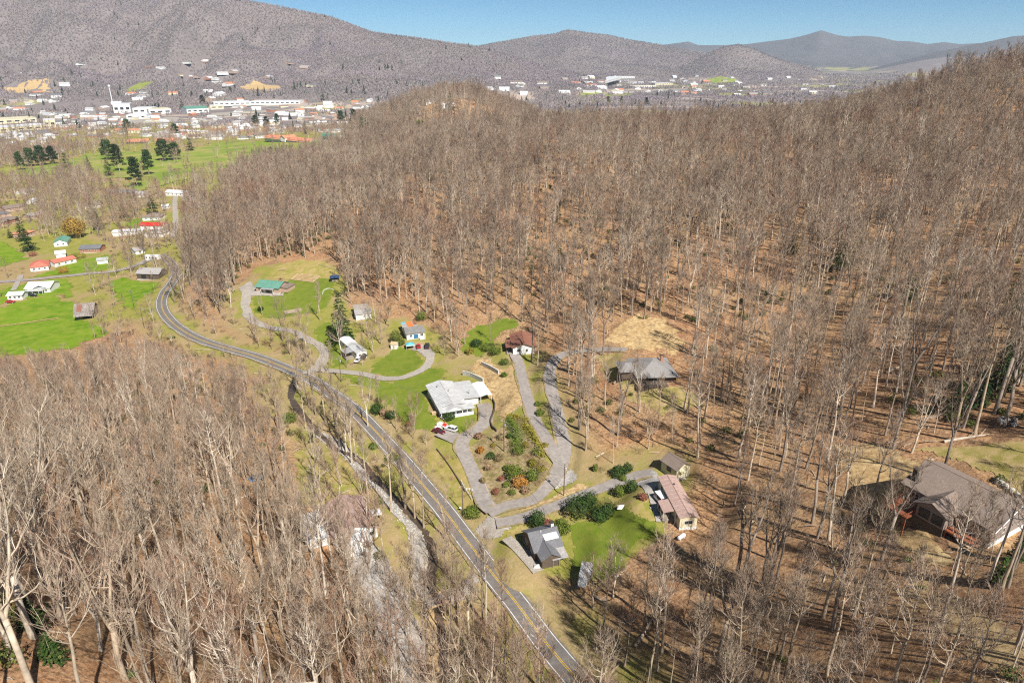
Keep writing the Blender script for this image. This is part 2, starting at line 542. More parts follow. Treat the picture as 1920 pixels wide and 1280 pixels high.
M['hip_roof'] = mottled('dark_hip_roof', [(0.225, 0.21, 0.205), (0.17, 0.16, 0.155), (0.29, 0.275, 0.265)], [0.4, 2.5], 0.9, 0.2, coord='obj')
M['brown_roof'] = mottled('brown_roof', [(0.25, 0.105, 0.07), (0.31, 0.15, 0.105), (0.19, 0.085, 0.06)], [0.3, 2.0], 0.85, 0.2, coord='obj')
M['pink_roof'] = mottled('pinkish_brown_roof', [(0.42, 0.29, 0.255), (0.48, 0.34, 0.30), (0.35, 0.235, 0.2)], [0.3, 2.0], 0.6, 0.4, coord='obj')
M['green_roof'] = mottled('green_roof', [(0.06, 0.22, 0.16), (0.10, 0.29, 0.22), (0.15, 0.28, 0.22)], [0.3, 2.0], 0.6, 0.4, coord='obj')
M['red_roof'] = mottled('red_roof', [(0.55, 0.16, 0.11), (0.62, 0.22, 0.16), (0.48, 0.13, 0.09)], [0.3, 2.0], 0.7, 0.3, coord='obj')
M['terracotta_roof'] = mottled('terracotta_roof', [(0.52, 0.2, 0.11), (0.58, 0.26, 0.16)], [0.3], 0.8, 0.2, coord='obj')
M['barn_wood'] = mottled('barn_wood', [(0.28, 0.25, 0.23), (0.38, 0.35, 0.33), (0.17, 0.14, 0.125)], [0.4, 2.5], 0.9, 0.15, coord='obj', lo=0.42, hi=0.58)
M['brick_wall'] = mottled('brick_wall', [(0.36, 0.17, 0.11), (0.42, 0.22, 0.15)], [2.0], 0.9, 0.1, coord='obj')
M['pale_brick'] = mottled('pale_brick', [(0.42, 0.29, 0.22), (0.48, 0.35, 0.28)], [2.0], 0.9, 0.1, coord='obj')
M['block_wall'] = mottled('block_wall', [(0.55, 0.54, 0.5), (0.42, 0.41, 0.38), (0.62, 0.61, 0.58)], [0.7, 3.0], 0.9, 0.15, coord='obj')
M['taupe_siding'] = plain('taupe_siding', (0.30, 0.245, 0.215), 0.8, 0.2)
M['rust_stain'] = plain('rust_stain', (0.29, 0.10, 0.05), 0.7, 0.2, 0.2)
M['raw_wood'] = plain('raw_wood', (0.52, 0.38, 0.23), 0.8, 0.2, 0.25, 2.0)
M['grey_wood'] = plain('grey_wood', (0.32, 0.28, 0.24), 0.85, 0.2, 0.3, 1.5)
M['dark_wood'] = plain('dark_wood', (0.12, 0.09, 0.07), 0.85, 0.2, 0.3, 1.5)
M['pole_wood'] = plain('pole_wood', (0.17, 0.125, 0.095), 0.9, 0.1, 0.3, 1.5)
M['glass'] = plain('window_glass', (0.03, 0.035, 0.04), 0.08, 0.6, 0.1)
M['dark'] = plain('dark_rubber', (0.03, 0.03, 0.03), 0.8, 0.2)
M['dark_trim'] = plain('dark_trim', (0.06, 0.055, 0.05), 0.6, 0.3)
M['blue_paint'] = plain('blue_paint', (0.04, 0.16, 0.32), 0.5)
M['orange_tarp'] = plain('orange_tarp', (0.60, 0.19, 0.05), 0.6)
M['blue_tarp'] = plain('blue_tarp', (0.03, 0.06, 0.14), 0.5, 0.4, 0.3)
M['teal'] = plain('teal_fabric', (0.12, 0.42, 0.52), 0.7)
M['red_tarp'] = plain('red_tarp', (0.68, 0.035, 0.03), 0.6)
M['car_white'] = plain('car_white', (0.78, 0.78, 0.78), 0.25, 0.6, 0.04)
M['car_silver'] = plain('car_silver', (0.62, 0.63, 0.62), 0.25, 0.6, 0.05)
M['car_maroon'] = plain('car_maroon', (0.13, 0.012, 0.02), 0.25, 0.6, 0.1)
M['car_black'] = plain('car_black', (0.025, 0.027, 0.03), 0.25, 0.6, 0.1)
M['car_red'] = plain('car_red', (0.52, 0.03, 0.025), 0.3, 0.6, 0.1)
M['car_blue'] = plain('car_blue', (0.08, 0.2, 0.36), 0.25, 0.6, 0.1)
M['lamp'] = plain('headlight_glass', (0.7, 0.7, 0.68), 0.15, 0.7, 0.05)
M['wire'] = plain('wire', (0.20, 0.19, 0.18), 0.6, 0.3)
M['insulator'] = plain('insulator', (0.5, 0.5, 0.5), 0.4, 0.5)
M['stone'] = mottled('pale_stone', [(0.5, 0.47, 0.42), (0.4, 0.36, 0.31), (0.58, 0.56, 0.52)], [0.8, 3.0], 0.95, 0.1, coord='obj')


def ground_mat():
    m, nt, b = new_mat('leaf_litter_ground', 0.95, 0.05)
    p = _pos(nt)
    n1 = _noise(nt, p, 0.035, 5, 0.65)
    n2 = _noise(nt, p, 0.22, 5, 0.7)
    n3 = _noise(nt, p, 1.4, 4, 0.7)
    c = _mix(nt, _range(nt, n2, 0.36, 0.64), (0.40, 0.205, 0.095), (0.52, 0.315, 0.175))
    c = _mix(nt, _range(nt, n1, 0.42, 0.66, 0, 0.8), c, (0.44, 0.31, 0.16))
    n4 = _noise(nt, p, 0.09, 5, 0.75, 0.6)
    c = _mix(nt, _range(nt, n4, 0.52, 0.64, 0, 0.75), c, (0.19, 0.105, 0.06))
    c = _mix(nt, _range(nt, n3, 0.42, 0.62, 0, 0.8), c, (0.13, 0.065, 0.038))
    n5 = _noise(nt, p, 2.6, 3, 0.7, 1.5)
    c = _mix(nt, _range(nt, n5, 0.56, 0.68, 0, 0.7), c, (0.56, 0.42, 0.29))
    at_ = nt.nodes.new('ShaderNodeAttribute')
    at_.attribute_name = 'cover'
    sep = nt.nodes.new('ShaderNodeSeparateColor')
    nt.links.new(at_.outputs['Color'], sep.inputs[0])
    g = _mix(nt, _range(nt, n2, 0.35, 0.65), (0.19, 0.215, 0.028), (0.32, 0.28, 0.075))
    scrub = _mix(nt, _range(nt, n2, 0.35, 0.65), (0.36, 0.265, 0.13), (0.24, 0.2, 0.065))
    scrub = _mix(nt, _range(nt, n3, 0.4, 0.65, 0, 0.6), scrub, (0.42, 0.31, 0.19))
    c = _mix(nt, sep.outputs[1], c, scrub)
    c = _mix(nt, sep.outputs[0], c, g)
    nt.links.new(c, b.inputs['Base Color'])
    bp = nt.nodes.new('ShaderNodeBump')
    bp.inputs['Strength'].default_value = 0.7
    bp.inputs['Distance'].default_value = 0.3
    nt.links.new(_noise(nt, p, 1.1, 5, 0.7), bp.inputs['Height'])
    nt.links.new(bp.outputs[0], b.inputs['Normal'])
    return m


def far_ground_mat(name='wooded_far_ground', k=1.0):
    m, nt, b = new_mat(name, 0.95, 0.05)
    p = _pos(nt)
    n1 = _noise(nt, p, 0.004, 5, 0.65)
    n2 = _noise(nt, p, 0.03, 5, 0.7)
    n3 = _noise(nt, p, 0.11, 4, 0.75)
    c = _mix(nt, _range(nt, n1, 0.4, 0.65), (0.22, 0.185, 0.18), (0.17, 0.15, 0.145))
    c = _mix(nt, _range(nt, n2, 0.4, 0.66, 0, 0.7), c, (0.24, 0.205, 0.20))
    c = _mix(nt, _range(nt, n3, 0.45, 0.7, 0, 0.5), c, (0.17, 0.14, 0.13))
    at_ = nt.nodes.new('ShaderNodeAttribute')
    at_.attribute_name = 'cover'
    sep = nt.nodes.new('ShaderNodeSeparateColor')
    nt.links.new(at_.outputs['Color'], sep.inputs[0])
    g = _mix(nt, _range(nt, n2, 0.35, 0.65), (0.25, 0.27, 0.09), (0.36, 0.31, 0.15))
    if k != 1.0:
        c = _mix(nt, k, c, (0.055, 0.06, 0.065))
    c = _mix(nt, sep.outputs[1], c, (0.45, 0.36, 0.29))
    c = _mix(nt, sep.outputs[0], c, g)
    nt.links.new(c, b.inputs['Base Color'])
    return m


M['ground'] = ground_mat()
M['far_ground'] = far_ground_mat()
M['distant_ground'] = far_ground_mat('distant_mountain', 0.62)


# ------------------------------------------------------------------ mesh building helpers
class MB:
    """collects shapes and links them as one mesh object"""

    def __init__(s):
        s.v, s.f, s.m = [], [], []

    def poly(s, pts, faces, mi=0):
        o = len(s.v)
        s.v += [tuple(p) for p in pts]
        s.f += [tuple(i + o for i in f) for f in faces]
        s.m += [mi] * len(faces)
        return s

    def box(s, a, b, mi=0):
        (x0, y0, z0), (x1, y1, z1) = a, b
        return s.poly([(x0, y0, z0), (x1, y0, z0), (x1, y1, z0), (x0, y1, z0), (x0, y0, z1), (x1, y0, z1), (x1, y1, z1), (x0, y1, z1)],
                      [(3, 2, 1, 0), (4, 5, 6, 7), (0, 1, 5, 4), (1, 2, 6, 5), (2, 3, 7, 6), (3, 0, 4, 7)], mi)

    def slab(s, q, t, mi=0):
        """a quad (counter-clockwise seen from above) thickened downwards by t"""
        n = len(q)
        lo = [(p[0], p[1], p[2] - t) for p in q]
        return s.poly(list(q) + lo, [tuple(range(n)), tuple(range(2 * n - 1, n - 1, -1))] + [(n + i, n + (i + 1) % n, (i + 1) % n, i) for i in range(n)], mi)

    def bar(s, p, q, r, mi=0, n=4, r2=None):
        p, q = Vector(p), Vector(q)
        r2 = r if r2 is None else r2
        d = (q - p).normalized()
        a = d.orthogonal().normalized()
        c = d.cross(a)
        pts = []
        for o, rr in ((p, r), (q, r2)):
            for k in range(n):
                t = 2 * math.pi * (k + 0.5) / n
                pts.append(o + a * (math.cos(t) * rr) + c * (math.sin(t) * rr))
        return s.poly(pts, [(i, (i + 1) % n, n + (i + 1) % n, n + i) for i in range(n)] + [tuple(range(n - 1, -1, -1)), tuple(range(n, 2 * n))], mi)

    def tube(s, path, rad, n=4, mi=0, cap=True):
        o = len(s.v)
        prev = None
        for k, p in enumerate(path):
            p = Vector(p)
            if k < len(path) - 1:
                d = (Vector(path[k + 1]) - p).normalized()
            if prev is None:
                a = d.orthogonal().normalized()
            else:
                a = (prev - d * prev.dot(d)).normalized()
            prev = a
            c = d.cross(a)
            for i in range(n):
                t = 2 * math.pi * i / n
                s.v.append(tuple(p + (a * math.cos(t) + c * math.sin(t)) * rad[k]))
        for k in range(len(path) - 1):
            for i in range(n):
                j = (i + 1) % n
                s.f.append((o + k * n + i, o + k * n + j, o + (k + 1) * n + j, o + (k + 1) * n + i))
                s.m.append(mi)
        if cap:
            s.f.append(tuple(o + (len(path) - 1) * n + i for i in range(n)))
            s.m.append(mi)
        return s

    def lathe(s, prof, n=10, c=(0, 0, 0), mi=0):
        o = len(s.v)
        for r, z in prof:
            for i in range(n):
                t = 2 * math.pi * i / n
                s.v.append((c[0] + r * math.cos(t), c[1] + r * math.sin(t), c[2] + z))
        for k in range(len(prof) - 1):
            for i in range(n):
                j = (i + 1) % n
                s.f.append((o + k * n + i, o + k * n + j, o + (k + 1) * n + j, o + (k + 1) * n + i))
                s.m.append(mi)
        s.f.append(tuple(o + i for i in range(n - 1, -1, -1))); s.m.append(mi)
        s.f.append(tuple(o + (len(prof) - 1) * n + i for i in range(n))); s.m.append(mi)
        return s

    def mesh(s, name, mats, smooth=False):
        me = bpy.data.meshes.new(name)
        me.from_pydata(s.v, [], s.f)
        for m in mats if isinstance(mats, (list, tuple)) else [mats]:
            me.materials.append(m)
        if max(s.m, default=0) > 0:
            me.polygons.foreach_set('material_index', s.m)
        if smooth:
            me.polygons.foreach_set('use_smooth', [True] * len(s.f))
        me.update()
        return me

    def build(s, name, mats, parent=None, smooth=False):
        o = bpy.data.objects.new(name, s.mesh(name, mats, smooth))
        COL.objects.link(o)
        if parent is not None:
            o.parent = parent
        return o


def link_mesh(name, me, parent=None):
    o = bpy.data.objects.new(name, me)
    COL.objects.link(o)
    if parent is not None:
        o.parent = parent
    return o


def tag(o, label=None, cat=None, group=None, kind=None):
    for k, v in (('label', label), ('category', cat), ('group', group), ('kind', kind)):
        if v:
            o[k] = v
    return o


def thing(name, label, cat, loc=(0, 0, 0), rz=0.0, group=None):
    o = bpy.data.objects.new(name, None)
    o.empty_display_size = 0.5
    COL.objects.link(o)
    o.location = loc
    o.rotation_euler = (0, 0, rz)
    return tag(o, label, cat, group)


def children(o):
    return [c for c in o.children]


def dup(root, loc, rz=None, label=None, scale=None):
    r = root.copy()
    COL.objects.link(r)
    r.location = loc
    if rz is not None:
        r.rotation_euler = (0, 0, rz)
    if scale is not None:
        r.scale = (scale, scale, scale)
    if label:
        r['label'] = label
    for ch in list(root.children):
        c = ch.copy()
        COL.objects.link(c)
        c.parent = r
        for g in list(ch.children):
            d = g.copy()
            COL.objects.link(d)
            d.parent = c
    return r

# ------------------------------------------------------------------ level pads under the buildings (photo pixel, radius)
PAD_PX = {
    'main_house': (852, 762, 13), 'brown_roof': (972, 652, 8), 'grey_roof': (1222, 690, 12), 'blue_door': (775, 630, 6), 'long_trailer': (672, 650, 9), 'white_garage': (682, 592, 6),
    'green_roof': (508, 538, 9), 'pink_trailer': (1270, 952, 11), 'shed': (1258, 884, 5), 'cottage': (1018, 1040, 9), 'right_house': (1840, 965, 12), 'lot_house': (645, 1000, 13),
}
PAD = {k: (at(px, py), r) for k, (px, py, r) in PAD_PX.items()}
for k, (p, r) in PAD.items():
    pad(p.x, p.y, r)

for k, (pp, w, kind) in DRIVES.items():       # final levels, after the main road and the pads were cut in
    L_ = drive_l[k]
    t_ = np.gradient(L_, axis=0)
    t_ /= np.linalg.norm(t_, axis=1, keepdims=True)
    n_ = np.stack([-t_[:, 1], t_[:, 0]], 1)
    zz = np.max([gz(*(L_ + n_ * o * w).T) for o in (-.5, -.25, 0, .25, .5)], 0)
    DZ[k] = smooth(np.maximum(zz, smooth(zz, 2)), 1)

# ------------------------------------------------------------------ regions on the ground (photo pixels, projected once to places on the terrain)
def region(pts):
    return [(p.x, p.y) for p in ats(pts)]


R_VALLEY = region([(-400, 700), (0, 672), (120, 650), (200, 628), (262, 600), (296, 575), (300, 545), (318, 505), (345, 470), (400, 420), (425, 360), (470, 320), (560, 296), (650, 268), (700, 225),
                   (600, 190), (0, 185), (-500, 200)])
R_FIELD = region([(-200, 640), (0, 668), (60, 664), (130, 652), (196, 630), (186, 612), (140, 590), (138, 572), (100, 552), (50, 560), (12, 575), (-200, 560)])
LAWNS = {  # photo outline, material, cell size, height above ground
    'green_house_lawn': ([(478, 585), (470, 560), (490, 548), (530, 546), (545, 520), (600, 505), (625, 520), (628, 545), (612, 575), (560, 590), (520, 600)], 'lawn', 0.9),
    'green_house_meadow': ([(505, 520), (520, 500), (560, 488), (610, 490), (632, 506), (640, 525), (600, 520), (550, 525)], 'lawn_dry', 0.9),
    'spruce_lawn': ([(588, 620), (600, 606), (640, 605), (662, 640), (656, 676), (628, 690), (614, 660), (598, 640)], 'lawn', 0.8),
    'loop_lawn': ([(692, 698), (712, 676), (732, 655), (760, 650), (782, 660), (792, 680), (780, 695), (756, 704), (730, 706)], 'lawn', 0.7),
    'bank_lawn': ([(640, 703), (690, 708), (735, 716), (780, 704), (812, 690), (838, 694), (820, 712), (800, 735), (805, 770), (820, 788), (812, 806), (785, 806), (760, 790), (735, 768), (700, 735)], 'lawn', 0.8),
    'front_lawn': ([(848, 773), (890, 766), (894, 780), (888, 795), (872, 810), (858, 812), (845, 800), (836, 788)], 'lawn', 0.6),
    'hill_lawn': ([(862, 640), (890, 612), (935, 600), (975, 598), (975, 612), (940, 622), (925, 645), (900, 668), (870, 662)], 'lawn', 0.8),
    'cut_bank': ([(905, 668), (935, 690), (962, 688), (975, 720), (980, 755), (960, 772), (940, 790), (930, 770), (920, 740), (905, 715), (880, 690)], 'straw', 0.8),
    'garden_bank': ([(905, 815), (930, 805), (962, 780), (990, 790), (1015, 830), (1030, 860), (1036, 885), (1010, 915), (970, 940), (930, 950), (910, 920), (893, 880), (880, 840)], 'mulch', 0.8),
    'road_verge': ([(800, 850), (830, 850), (862, 860), (885, 905), (897, 945), (880, 962), (850, 925), (815, 880)], 'lawn_dry', 0.8),
    'cottage_lawn': ([(1060, 985), (1110, 975), (1170, 945), (1190, 960), (1235, 985), (1240, 1005), (1190, 1020), (1165, 1062), (1130, 1095), (1095, 1085), (1075, 1040)], 'lawn', 0.8),
    'cottage_side_lawn': ([(945, 990), (1000, 974), (1050, 962), (1070, 985), (1055, 1003), (1000, 1000), (965, 1016)], 'lawn_dry', 0.8),
    'trailer_lawn': ([(1110, 930), (1155, 915), (1200, 915), (1235, 985), (1180, 965), (1140, 940)], 'lawn_dry', 0.8),
    'island_bank': ([(935, 978), (1000, 944), (1040, 930), (1075, 908), (1120, 910), (1060, 938), (1000, 958)], 'straw', 0.7),
    'lot_lawn': ([(556, 850), (585, 832), (612, 828), (640, 850), (665, 895), (705, 935), (726, 962), (690, 985), (640, 950), (560, 940)], 'lawn_dry', 0.7),
    'grey_roof_clearing': ([(1130, 640), (1160, 612), (1200, 590), (1250, 600), (1285, 640), (1275, 665), (1200, 652)], 'straw', 1.0),
    'grey_roof_lawn': ([(1120, 668), (1160, 662), (1170, 690), (1200, 720), (1280, 725), (1320, 760), (1240, 780), (1180, 745), (1130, 700)], 'straw_dull', 1.0),
    'right_clearing': ([(1560, 835), (1640, 830), (1700, 860), (1735, 870), (1700, 905), (1670, 960), (1690, 985), (1760, 1010), (1800, 1060), (1740, 1060), (1660, 1000), (1600, 905)], 'straw', 0.8),
    'right_meadow': ([(1690, 842), (1760, 838), (1920, 828), (1990, 840), (1990, 960), (1920, 930), (1860, 895), (1780, 860)], 'straw_dull', 0.8),
    'right_path': ([(1680, 1105), (1740, 1090), (1800, 1130), (1900, 1180), (1960, 1240), (1880, 1260), (1800, 1200), (1720, 1150)], 'straw', 0.8),
    'hay_field': ([(-200, 640), (0, 668), (60, 664), (130, 652), (196, 630), (186, 612), (140, 590), (138, 572), (100, 552), (50, 560), (12, 575), (-200, 560)], 'field', 1.6),
    'house_field': ([(-100, 555), (0, 545), (50, 530), (125, 522), (132, 545), (135, 560), (100, 552), (40, 560), (0, 572), (-100, 580)], 'field', 1.4),
    'barn_lawn': ([(205, 530), (225, 520), (262, 528), (300, 528), (290, 545), (262, 560), (250, 580), (228, 570)], 'field', 1.2),
    'red_roof_lawn': ([(115, 500), (150, 487), (205, 478), (205, 505), (130, 515), (60, 520), (90, 510)], 'field', 1.6),
    'left_lawn': ([(-100, 455), (0, 452), (40, 470), (55, 485), (0, 500), (-100, 505)], 'field', 1.8),
    'street_lawn': ([(235, 425), (255, 410), (290, 408), (300, 418), (268, 432)], 'field', 1.8),
    'fairway_south': ([(250, 372), (280, 352), (340, 340), (420, 318), (470, 300), (545, 292), (520, 282), (430, 290), (380, 300), (300, 330), (240, 345)], 'golf', 4.0),
    'fairway': ([(-60, 330), (0, 318), (80, 312), (160, 290), (230, 282), (330, 292), (420, 265), (520, 264), (600, 262), (640, 270), (590, 286), (520, 284), (430, 292), (350, 312), (300, 332), (200, 335), (140, 325), (60, 330)], 'golf', 5.0),
    'far_meadow': ([(235, 168), (265, 155), (285, 155), (275, 168), (245, 173)], 'golf', 12.0),
    'tan_meadow': ([(0, 168), (30, 155), (85, 156), (100, 172), (40, 176)], 'straw', 12.0),
    'quarry_slope': ([(440, 165), (480, 153), (520, 160), (530, 170), (470, 173)], 'straw', 12.0),
    'ball_field': ([(1325, 150), (1345, 145), (1375, 147), (1388, 155), (1350, 158)], 'golf', 14.0),
    'valley_meadow': ([(1085, 176), (1120, 172), (1190, 175), (1180, 182), (1090, 182)], 'golf', 12.0),
}
lawn_r = {k: region(v[0]) for k, v in LAWNS.items()}
GRAVELS = {
    'trailer_pad': ([(1192, 888), (1225, 884), (1238, 890), (1236, 900), (1232, 922), (1238, 978), (1232, 982), (1222, 950), (1206, 915), (1192, 902)], 'gravel_white', 0.6),
    'apron': ([(884, 998), (900, 982), (915, 966), (932, 968), (945, 974), (985, 972), (955, 990), (940, 1006), (915, 1012), (898, 1014)], 'gravel', 0.6),
    'turnout': ([(1040, 920), (1062, 885), (1072, 878), (1085, 900), (1066, 908)], 'gravel_white', 0.6),
    'green_house_court': ([(448, 540), (470, 528), (482, 540), (478, 548), (530, 552), (535, 545), (532, 556), (470, 556), (452, 552)], 'concrete', 0.7),
    'blue_door_court': ([(768, 655), (788, 645), (806, 650), (815, 668), (808, 690), (796, 694), (798, 672), (788, 660)], 'gravel', 0.6),
    'gravel_lot': ([(640, 1010), (690, 1005), (720, 1040), (745, 1080), (770, 1130), (795, 1200), (815, 1290), (760, 1290), (715, 1210), (680, 1120), (655, 1060)], 'gravel_white', 0.6),
    'town_parking_west': ([(-10, 253), (110, 246), (112, 256), (-10, 263)], 'gravel', 5.0),
    'town_parking_mid': ([(205, 227), (335, 220), (335, 230), (205, 237)], 'gravel', 6.0),
    'town_parking_east': ([(395, 213), (565, 203), (570, 209), (395, 219)], 'gravel', 6.0),
    'town_parking_south': ([(285, 250), (420, 246), (425, 256), (285, 260)], 'concrete', 5.0),
    'valley_parking': ([(1125, 163), (1290, 166), (1290, 171), (1125, 169)], 'gravel', 12.0),
    'bridge_approach': ([(820, 1118), (835, 1112), (862, 1100), (890, 1075), (902, 1088), (880, 1115), (850, 1132), (832, 1138)], 'gravel', 0.6),
    'lot_side_path': ([(755, 970), (780, 985), (800, 1020), (800, 1080), (805, 1122), (770, 1130), (775, 1080), (770, 1020)], 'gravel', 0.6),
}
gravel_r = {k: region(v[0]) for k, v in GRAVELS.items()}

# ------------------------------------------------------------------ the ground sheet, near and far
YARDS = [region(p) for p in (
    [(596, 690), (640, 660), (700, 600), (760, 595), (820, 625), (850, 660), (935, 640), (1010, 665), (985, 690), (1000, 740), (1030, 800), (1062, 855), (1085, 895), (1160, 890), (1190, 880), (1240, 900),
     (1250, 990), (1245, 1005), (1190, 1040), (1130, 1100), (1085, 1090), (1000, 1062), (955, 1025), (900, 1010), (865, 950), (800, 850), (730, 765), (655, 715)],
    [(440, 600), (455, 530), (480, 500), (560, 488), (625, 495), (650, 530), (650, 580), (690, 570), (710, 590), (690, 640), (700, 690), (610, 700), (560, 640), (500, 620)],
)]


def ground_meshes():
    verts = np.stack([GX, GY, GZ], -1)
    inv = in_poly(GX, GY, R_VALLEY)
    cov = np.zeros((NS, NU, 4), np.float32)
    cov[..., 3] = 1
    nn = fbm(GX / 40.0, GY / 40.0, 21, 4)
    cov[..., 0] = np.where(inv, sstep(0.36, 0.5, nn) * 0.9, 0)
    cov[..., 1] = np.where(inv, 0.8, 0)
    m = (GY < 500)
    d, _ = line_dist(GX[m], GY[m], road_l)
    d2, _ = line_dist(GX[m], GY[m], creek_l)
    dd = np.full(d.shape, 1e9)
    for k in ('lawn_loop', 'main_house', 'brown_roof', 'trailer', 'west_loop'):
        dk, _ = line_dist(GX[m], GY[m], drive_l[k])
        dd = np.minimum(dd, dk)
    g = 1 - sstep(6, 18, np.minimum(np.minimum(d, d2), dd) + 10 * (nn[m] - 0.5))
    cov[..., 1][m] = np.maximum(cov[..., 1][m], g)
    for pl in YARDS:
        iy = in_poly(GX, GY, pl) & ~inv
        cov[..., 1] = np.where(iy, np.maximum(cov[..., 1], .55 + .45 * sstep(.35, .5, nn)), cov[..., 1])
        cov[..., 0] = np.where(iy, np.maximum(cov[..., 0], .9 * sstep(.36, .52, fbm(GX / 11.0, GY / 11.0, 34, 3))), cov[..., 0])
    gr = sstep(0.5, 0.6, fbm(GX / 9.0, GY / 9.0, 33, 3)) * 0.8
    cov[..., 0][m] = np.maximum(cov[..., 0][m], g * gr[m])
    far = GY > 1500
    fm = fbm(GX / 260.0, GY / 200.0, 51, 4)
    low = sstep(5, -15, GZ)
    cov[..., 0] = np.where(far, low * sstep(0.6, 0.66, fm), cov[..., 0])
    fm2 = fbm(GX / 150.0, GY / 90.0, 61, 4)
    slope_clear = sstep(0.66, 0.70, fm2) * sstep(2300, 2600, GY)
    cov[..., 1] = np.where(far, np.maximum(low * sstep(0.55, 0.62, fm2) * 0.8, slope_clear * 0.0), cov[..., 1])
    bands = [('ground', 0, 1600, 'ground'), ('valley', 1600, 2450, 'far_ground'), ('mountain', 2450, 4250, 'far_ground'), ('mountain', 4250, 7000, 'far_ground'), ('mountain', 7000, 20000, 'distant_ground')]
    yy = GY[:, 0]
    for nm, a, b, mt in bands:
        i0 = max(0, int(np.searchsorted(yy, a)) - (1 if a else 0))
        i1 = min(NS - 1, int(np.searchsorted(yy, b)))
        if b < 20000:
            i1 = int(np.searchsorted(yy, b)) - 1
        v = verts[i0:i1 + 1].reshape(-1, 3)
        r, c = i1 - i0 + 1, NU
        idx = np.arange(r * c).reshape(r, c)
        q = np.stack([idx[:-1, :-1], idx[:-1, 1:], idx[1:, 1:], idx[1:, :-1]], -1).reshape(-1, 4)
        me = bpy.data.meshes.new(nm)
        me.vertices.add(len(v)); me.vertices.foreach_set('co', v.astype(np.float32).ravel())
        me.loops.add(q.size); me.loops.foreach_set('vertex_index', q.astype(np.int32).ravel())
        me.polygons.add(len(q))
        me.polygons.foreach_set('loop_start', np.arange(0, q.size, 4, dtype=np.int32))
        me.polygons.foreach_set('use_smooth', np.ones(len(q), bool))
        me.update(calc_edges=True)
        ca = me.color_attributes.new('cover', 'FLOAT_COLOR', 'POINT')
        ca.data.foreach_set('color', cov[i0:i1 + 1].reshape(-1, 4).ravel())
        me.materials.append(M[mt])
        o = link_mesh(nm, me)
        tag(o, kind='structure')


ground_meshes()


def sheet(name, poly, mt, cell, lift, ragged=1.0):
    """a patch of ground cover with an uneven edge, laid on the terrain"""
    P = np.array(poly)
    lo, hi = P.min(0) - 2 * cell, P.max(0) + 2 * cell
    hi = np.minimum(hi, lo + 900 * cell)
    xs, ys = np.arange(lo[0], hi[0], cell), np.arange(lo[1], hi[1], cell)
    X, Y = np.meshgrid(xs, ys)
    cx, cy = X[:-1, :-1] + cell / 2, Y[:-1, :-1] + cell / 2
    k = 4.0 * max(cell, 0.7)
    jx = (vnoise(cx / k, cy / k, 91) - 0.5) * 3.2 * ragged * cell + (nrg.random(cx.shape) - 0.5) * cell * 0.8 * ragged
    jy = (vnoise(cx / k, cy / k, 92) - 0.5) * 3.2 * ragged * cell + (nrg.random(cx.shape) - 0.5) * cell * 0.8 * ragged
    ins = in_poly(cx + jx, cy + jy, poly)
    if not ins.any():
        return None
    jit = (nrg.random(X.shape) - 0.5) * cell * 0.5
    jit2 = (nrg.random(X.shape) - 0.5) * cell * 0.5
    X, Y = X + jit, Y + jit2
    Z = gz(X, Y) + lift
    n = X.shape[1]
    iy, ix = np.nonzero(ins)
    q = np.stack([iy * n + ix, iy * n + ix + 1, (iy + 1) * n + ix + 1, (iy + 1) * n + ix], -1)
    used, q2 = np.unique(q, return_inverse=True)
    q2 = q2.reshape(-1, 4)
    co = np.stack([X.ravel()[used], Y.ravel()[used], Z.ravel()[used]], -1)
    me = bpy.data.meshes.new(name)
    me.from_pydata(co.tolist(), [], q2.tolist())
    me.materials.append(M[mt])
    me.polygons.foreach_set('use_smooth', [True] * len(q2))
    o = link_mesh(name, me)
    return tag(o, kind='structure')


for n_, (k, (px, mt, cell)) in enumerate(LAWNS.items()):
    nm = {'lawn': 'lawn', 'lawn_dry': 'dry_lawn', 'field': 'field', 'golf': 'fairway' if 'fairway' in k else 'meadow', 'straw': 'dry_grass_bank', 'straw_dull': 'dry_grass_bank', 'mulch': 'garden_ground'}[mt]
    sheet(nm, lawn_r[k], mt, cell, (0.05 + 0.004 * n_) * (1 if cell < 3 else 3))
for n_, (k, (px, mt, cell)) in enumerate(GRAVELS.items()):
    sheet('car_park' if 'parking' in k else 'gravel_lot' if 'lot' in k or 'pad' in k else 'gravel_apron', gravel_r[k], mt, cell, (0.24 + 0.004 * n_) * (1 if cell < 2 else 3), 0.5)


def strip(name, line, offs, mt, lift, wob=0.0, parent=None, zc=None):
    """a band along a line; offs are the sideways offsets of its cross-section, zc its level across"""
    L = line
    t = np.gradient(L, axis=0)
    t /= np.linalg.norm(t, axis=1, keepdims=True)
    nrm = np.stack([-t[:, 1], t[:, 0]], 1)
    run = np.concatenate([[0], np.cumsum(np.linalg.norm(np.diff(L, axis=0), axis=1))])
    cols = []
    for k, o in enumerate(offs):
        oo = np.full(len(L), float(o))
        if wob and k in (0, len(offs) - 1):
            oo += (vnoise(run / 6.0, np.full(len(L), o * 7.0), 15) - 0.5) * wob * 2
        p = L + nrm * oo[:, None]
        z = (gz(p[:, 0], p[:, 1]) if zc is None else zc) + lift
        cols.append(np.column_stack([p, z]))
    V = np.stack(cols, 1)
    n, c = V.shape[:2]
    idx = np.arange(n * c).reshape(n, c)
    q = np.stack([idx[:-1, 1:], idx[:-1, :-1], idx[1:, :-1], idx[1:, 1:]], -1).reshape(-1, 4)
    me = bpy.data.meshes.new(name)
    me.from_pydata(V.reshape(-1, 3).tolist(), [], q.tolist())
    me.materials.append(M[mt])
    o = link_mesh(name, me, parent)
    if parent is None:
        tag(o, kind='structure')
    return o


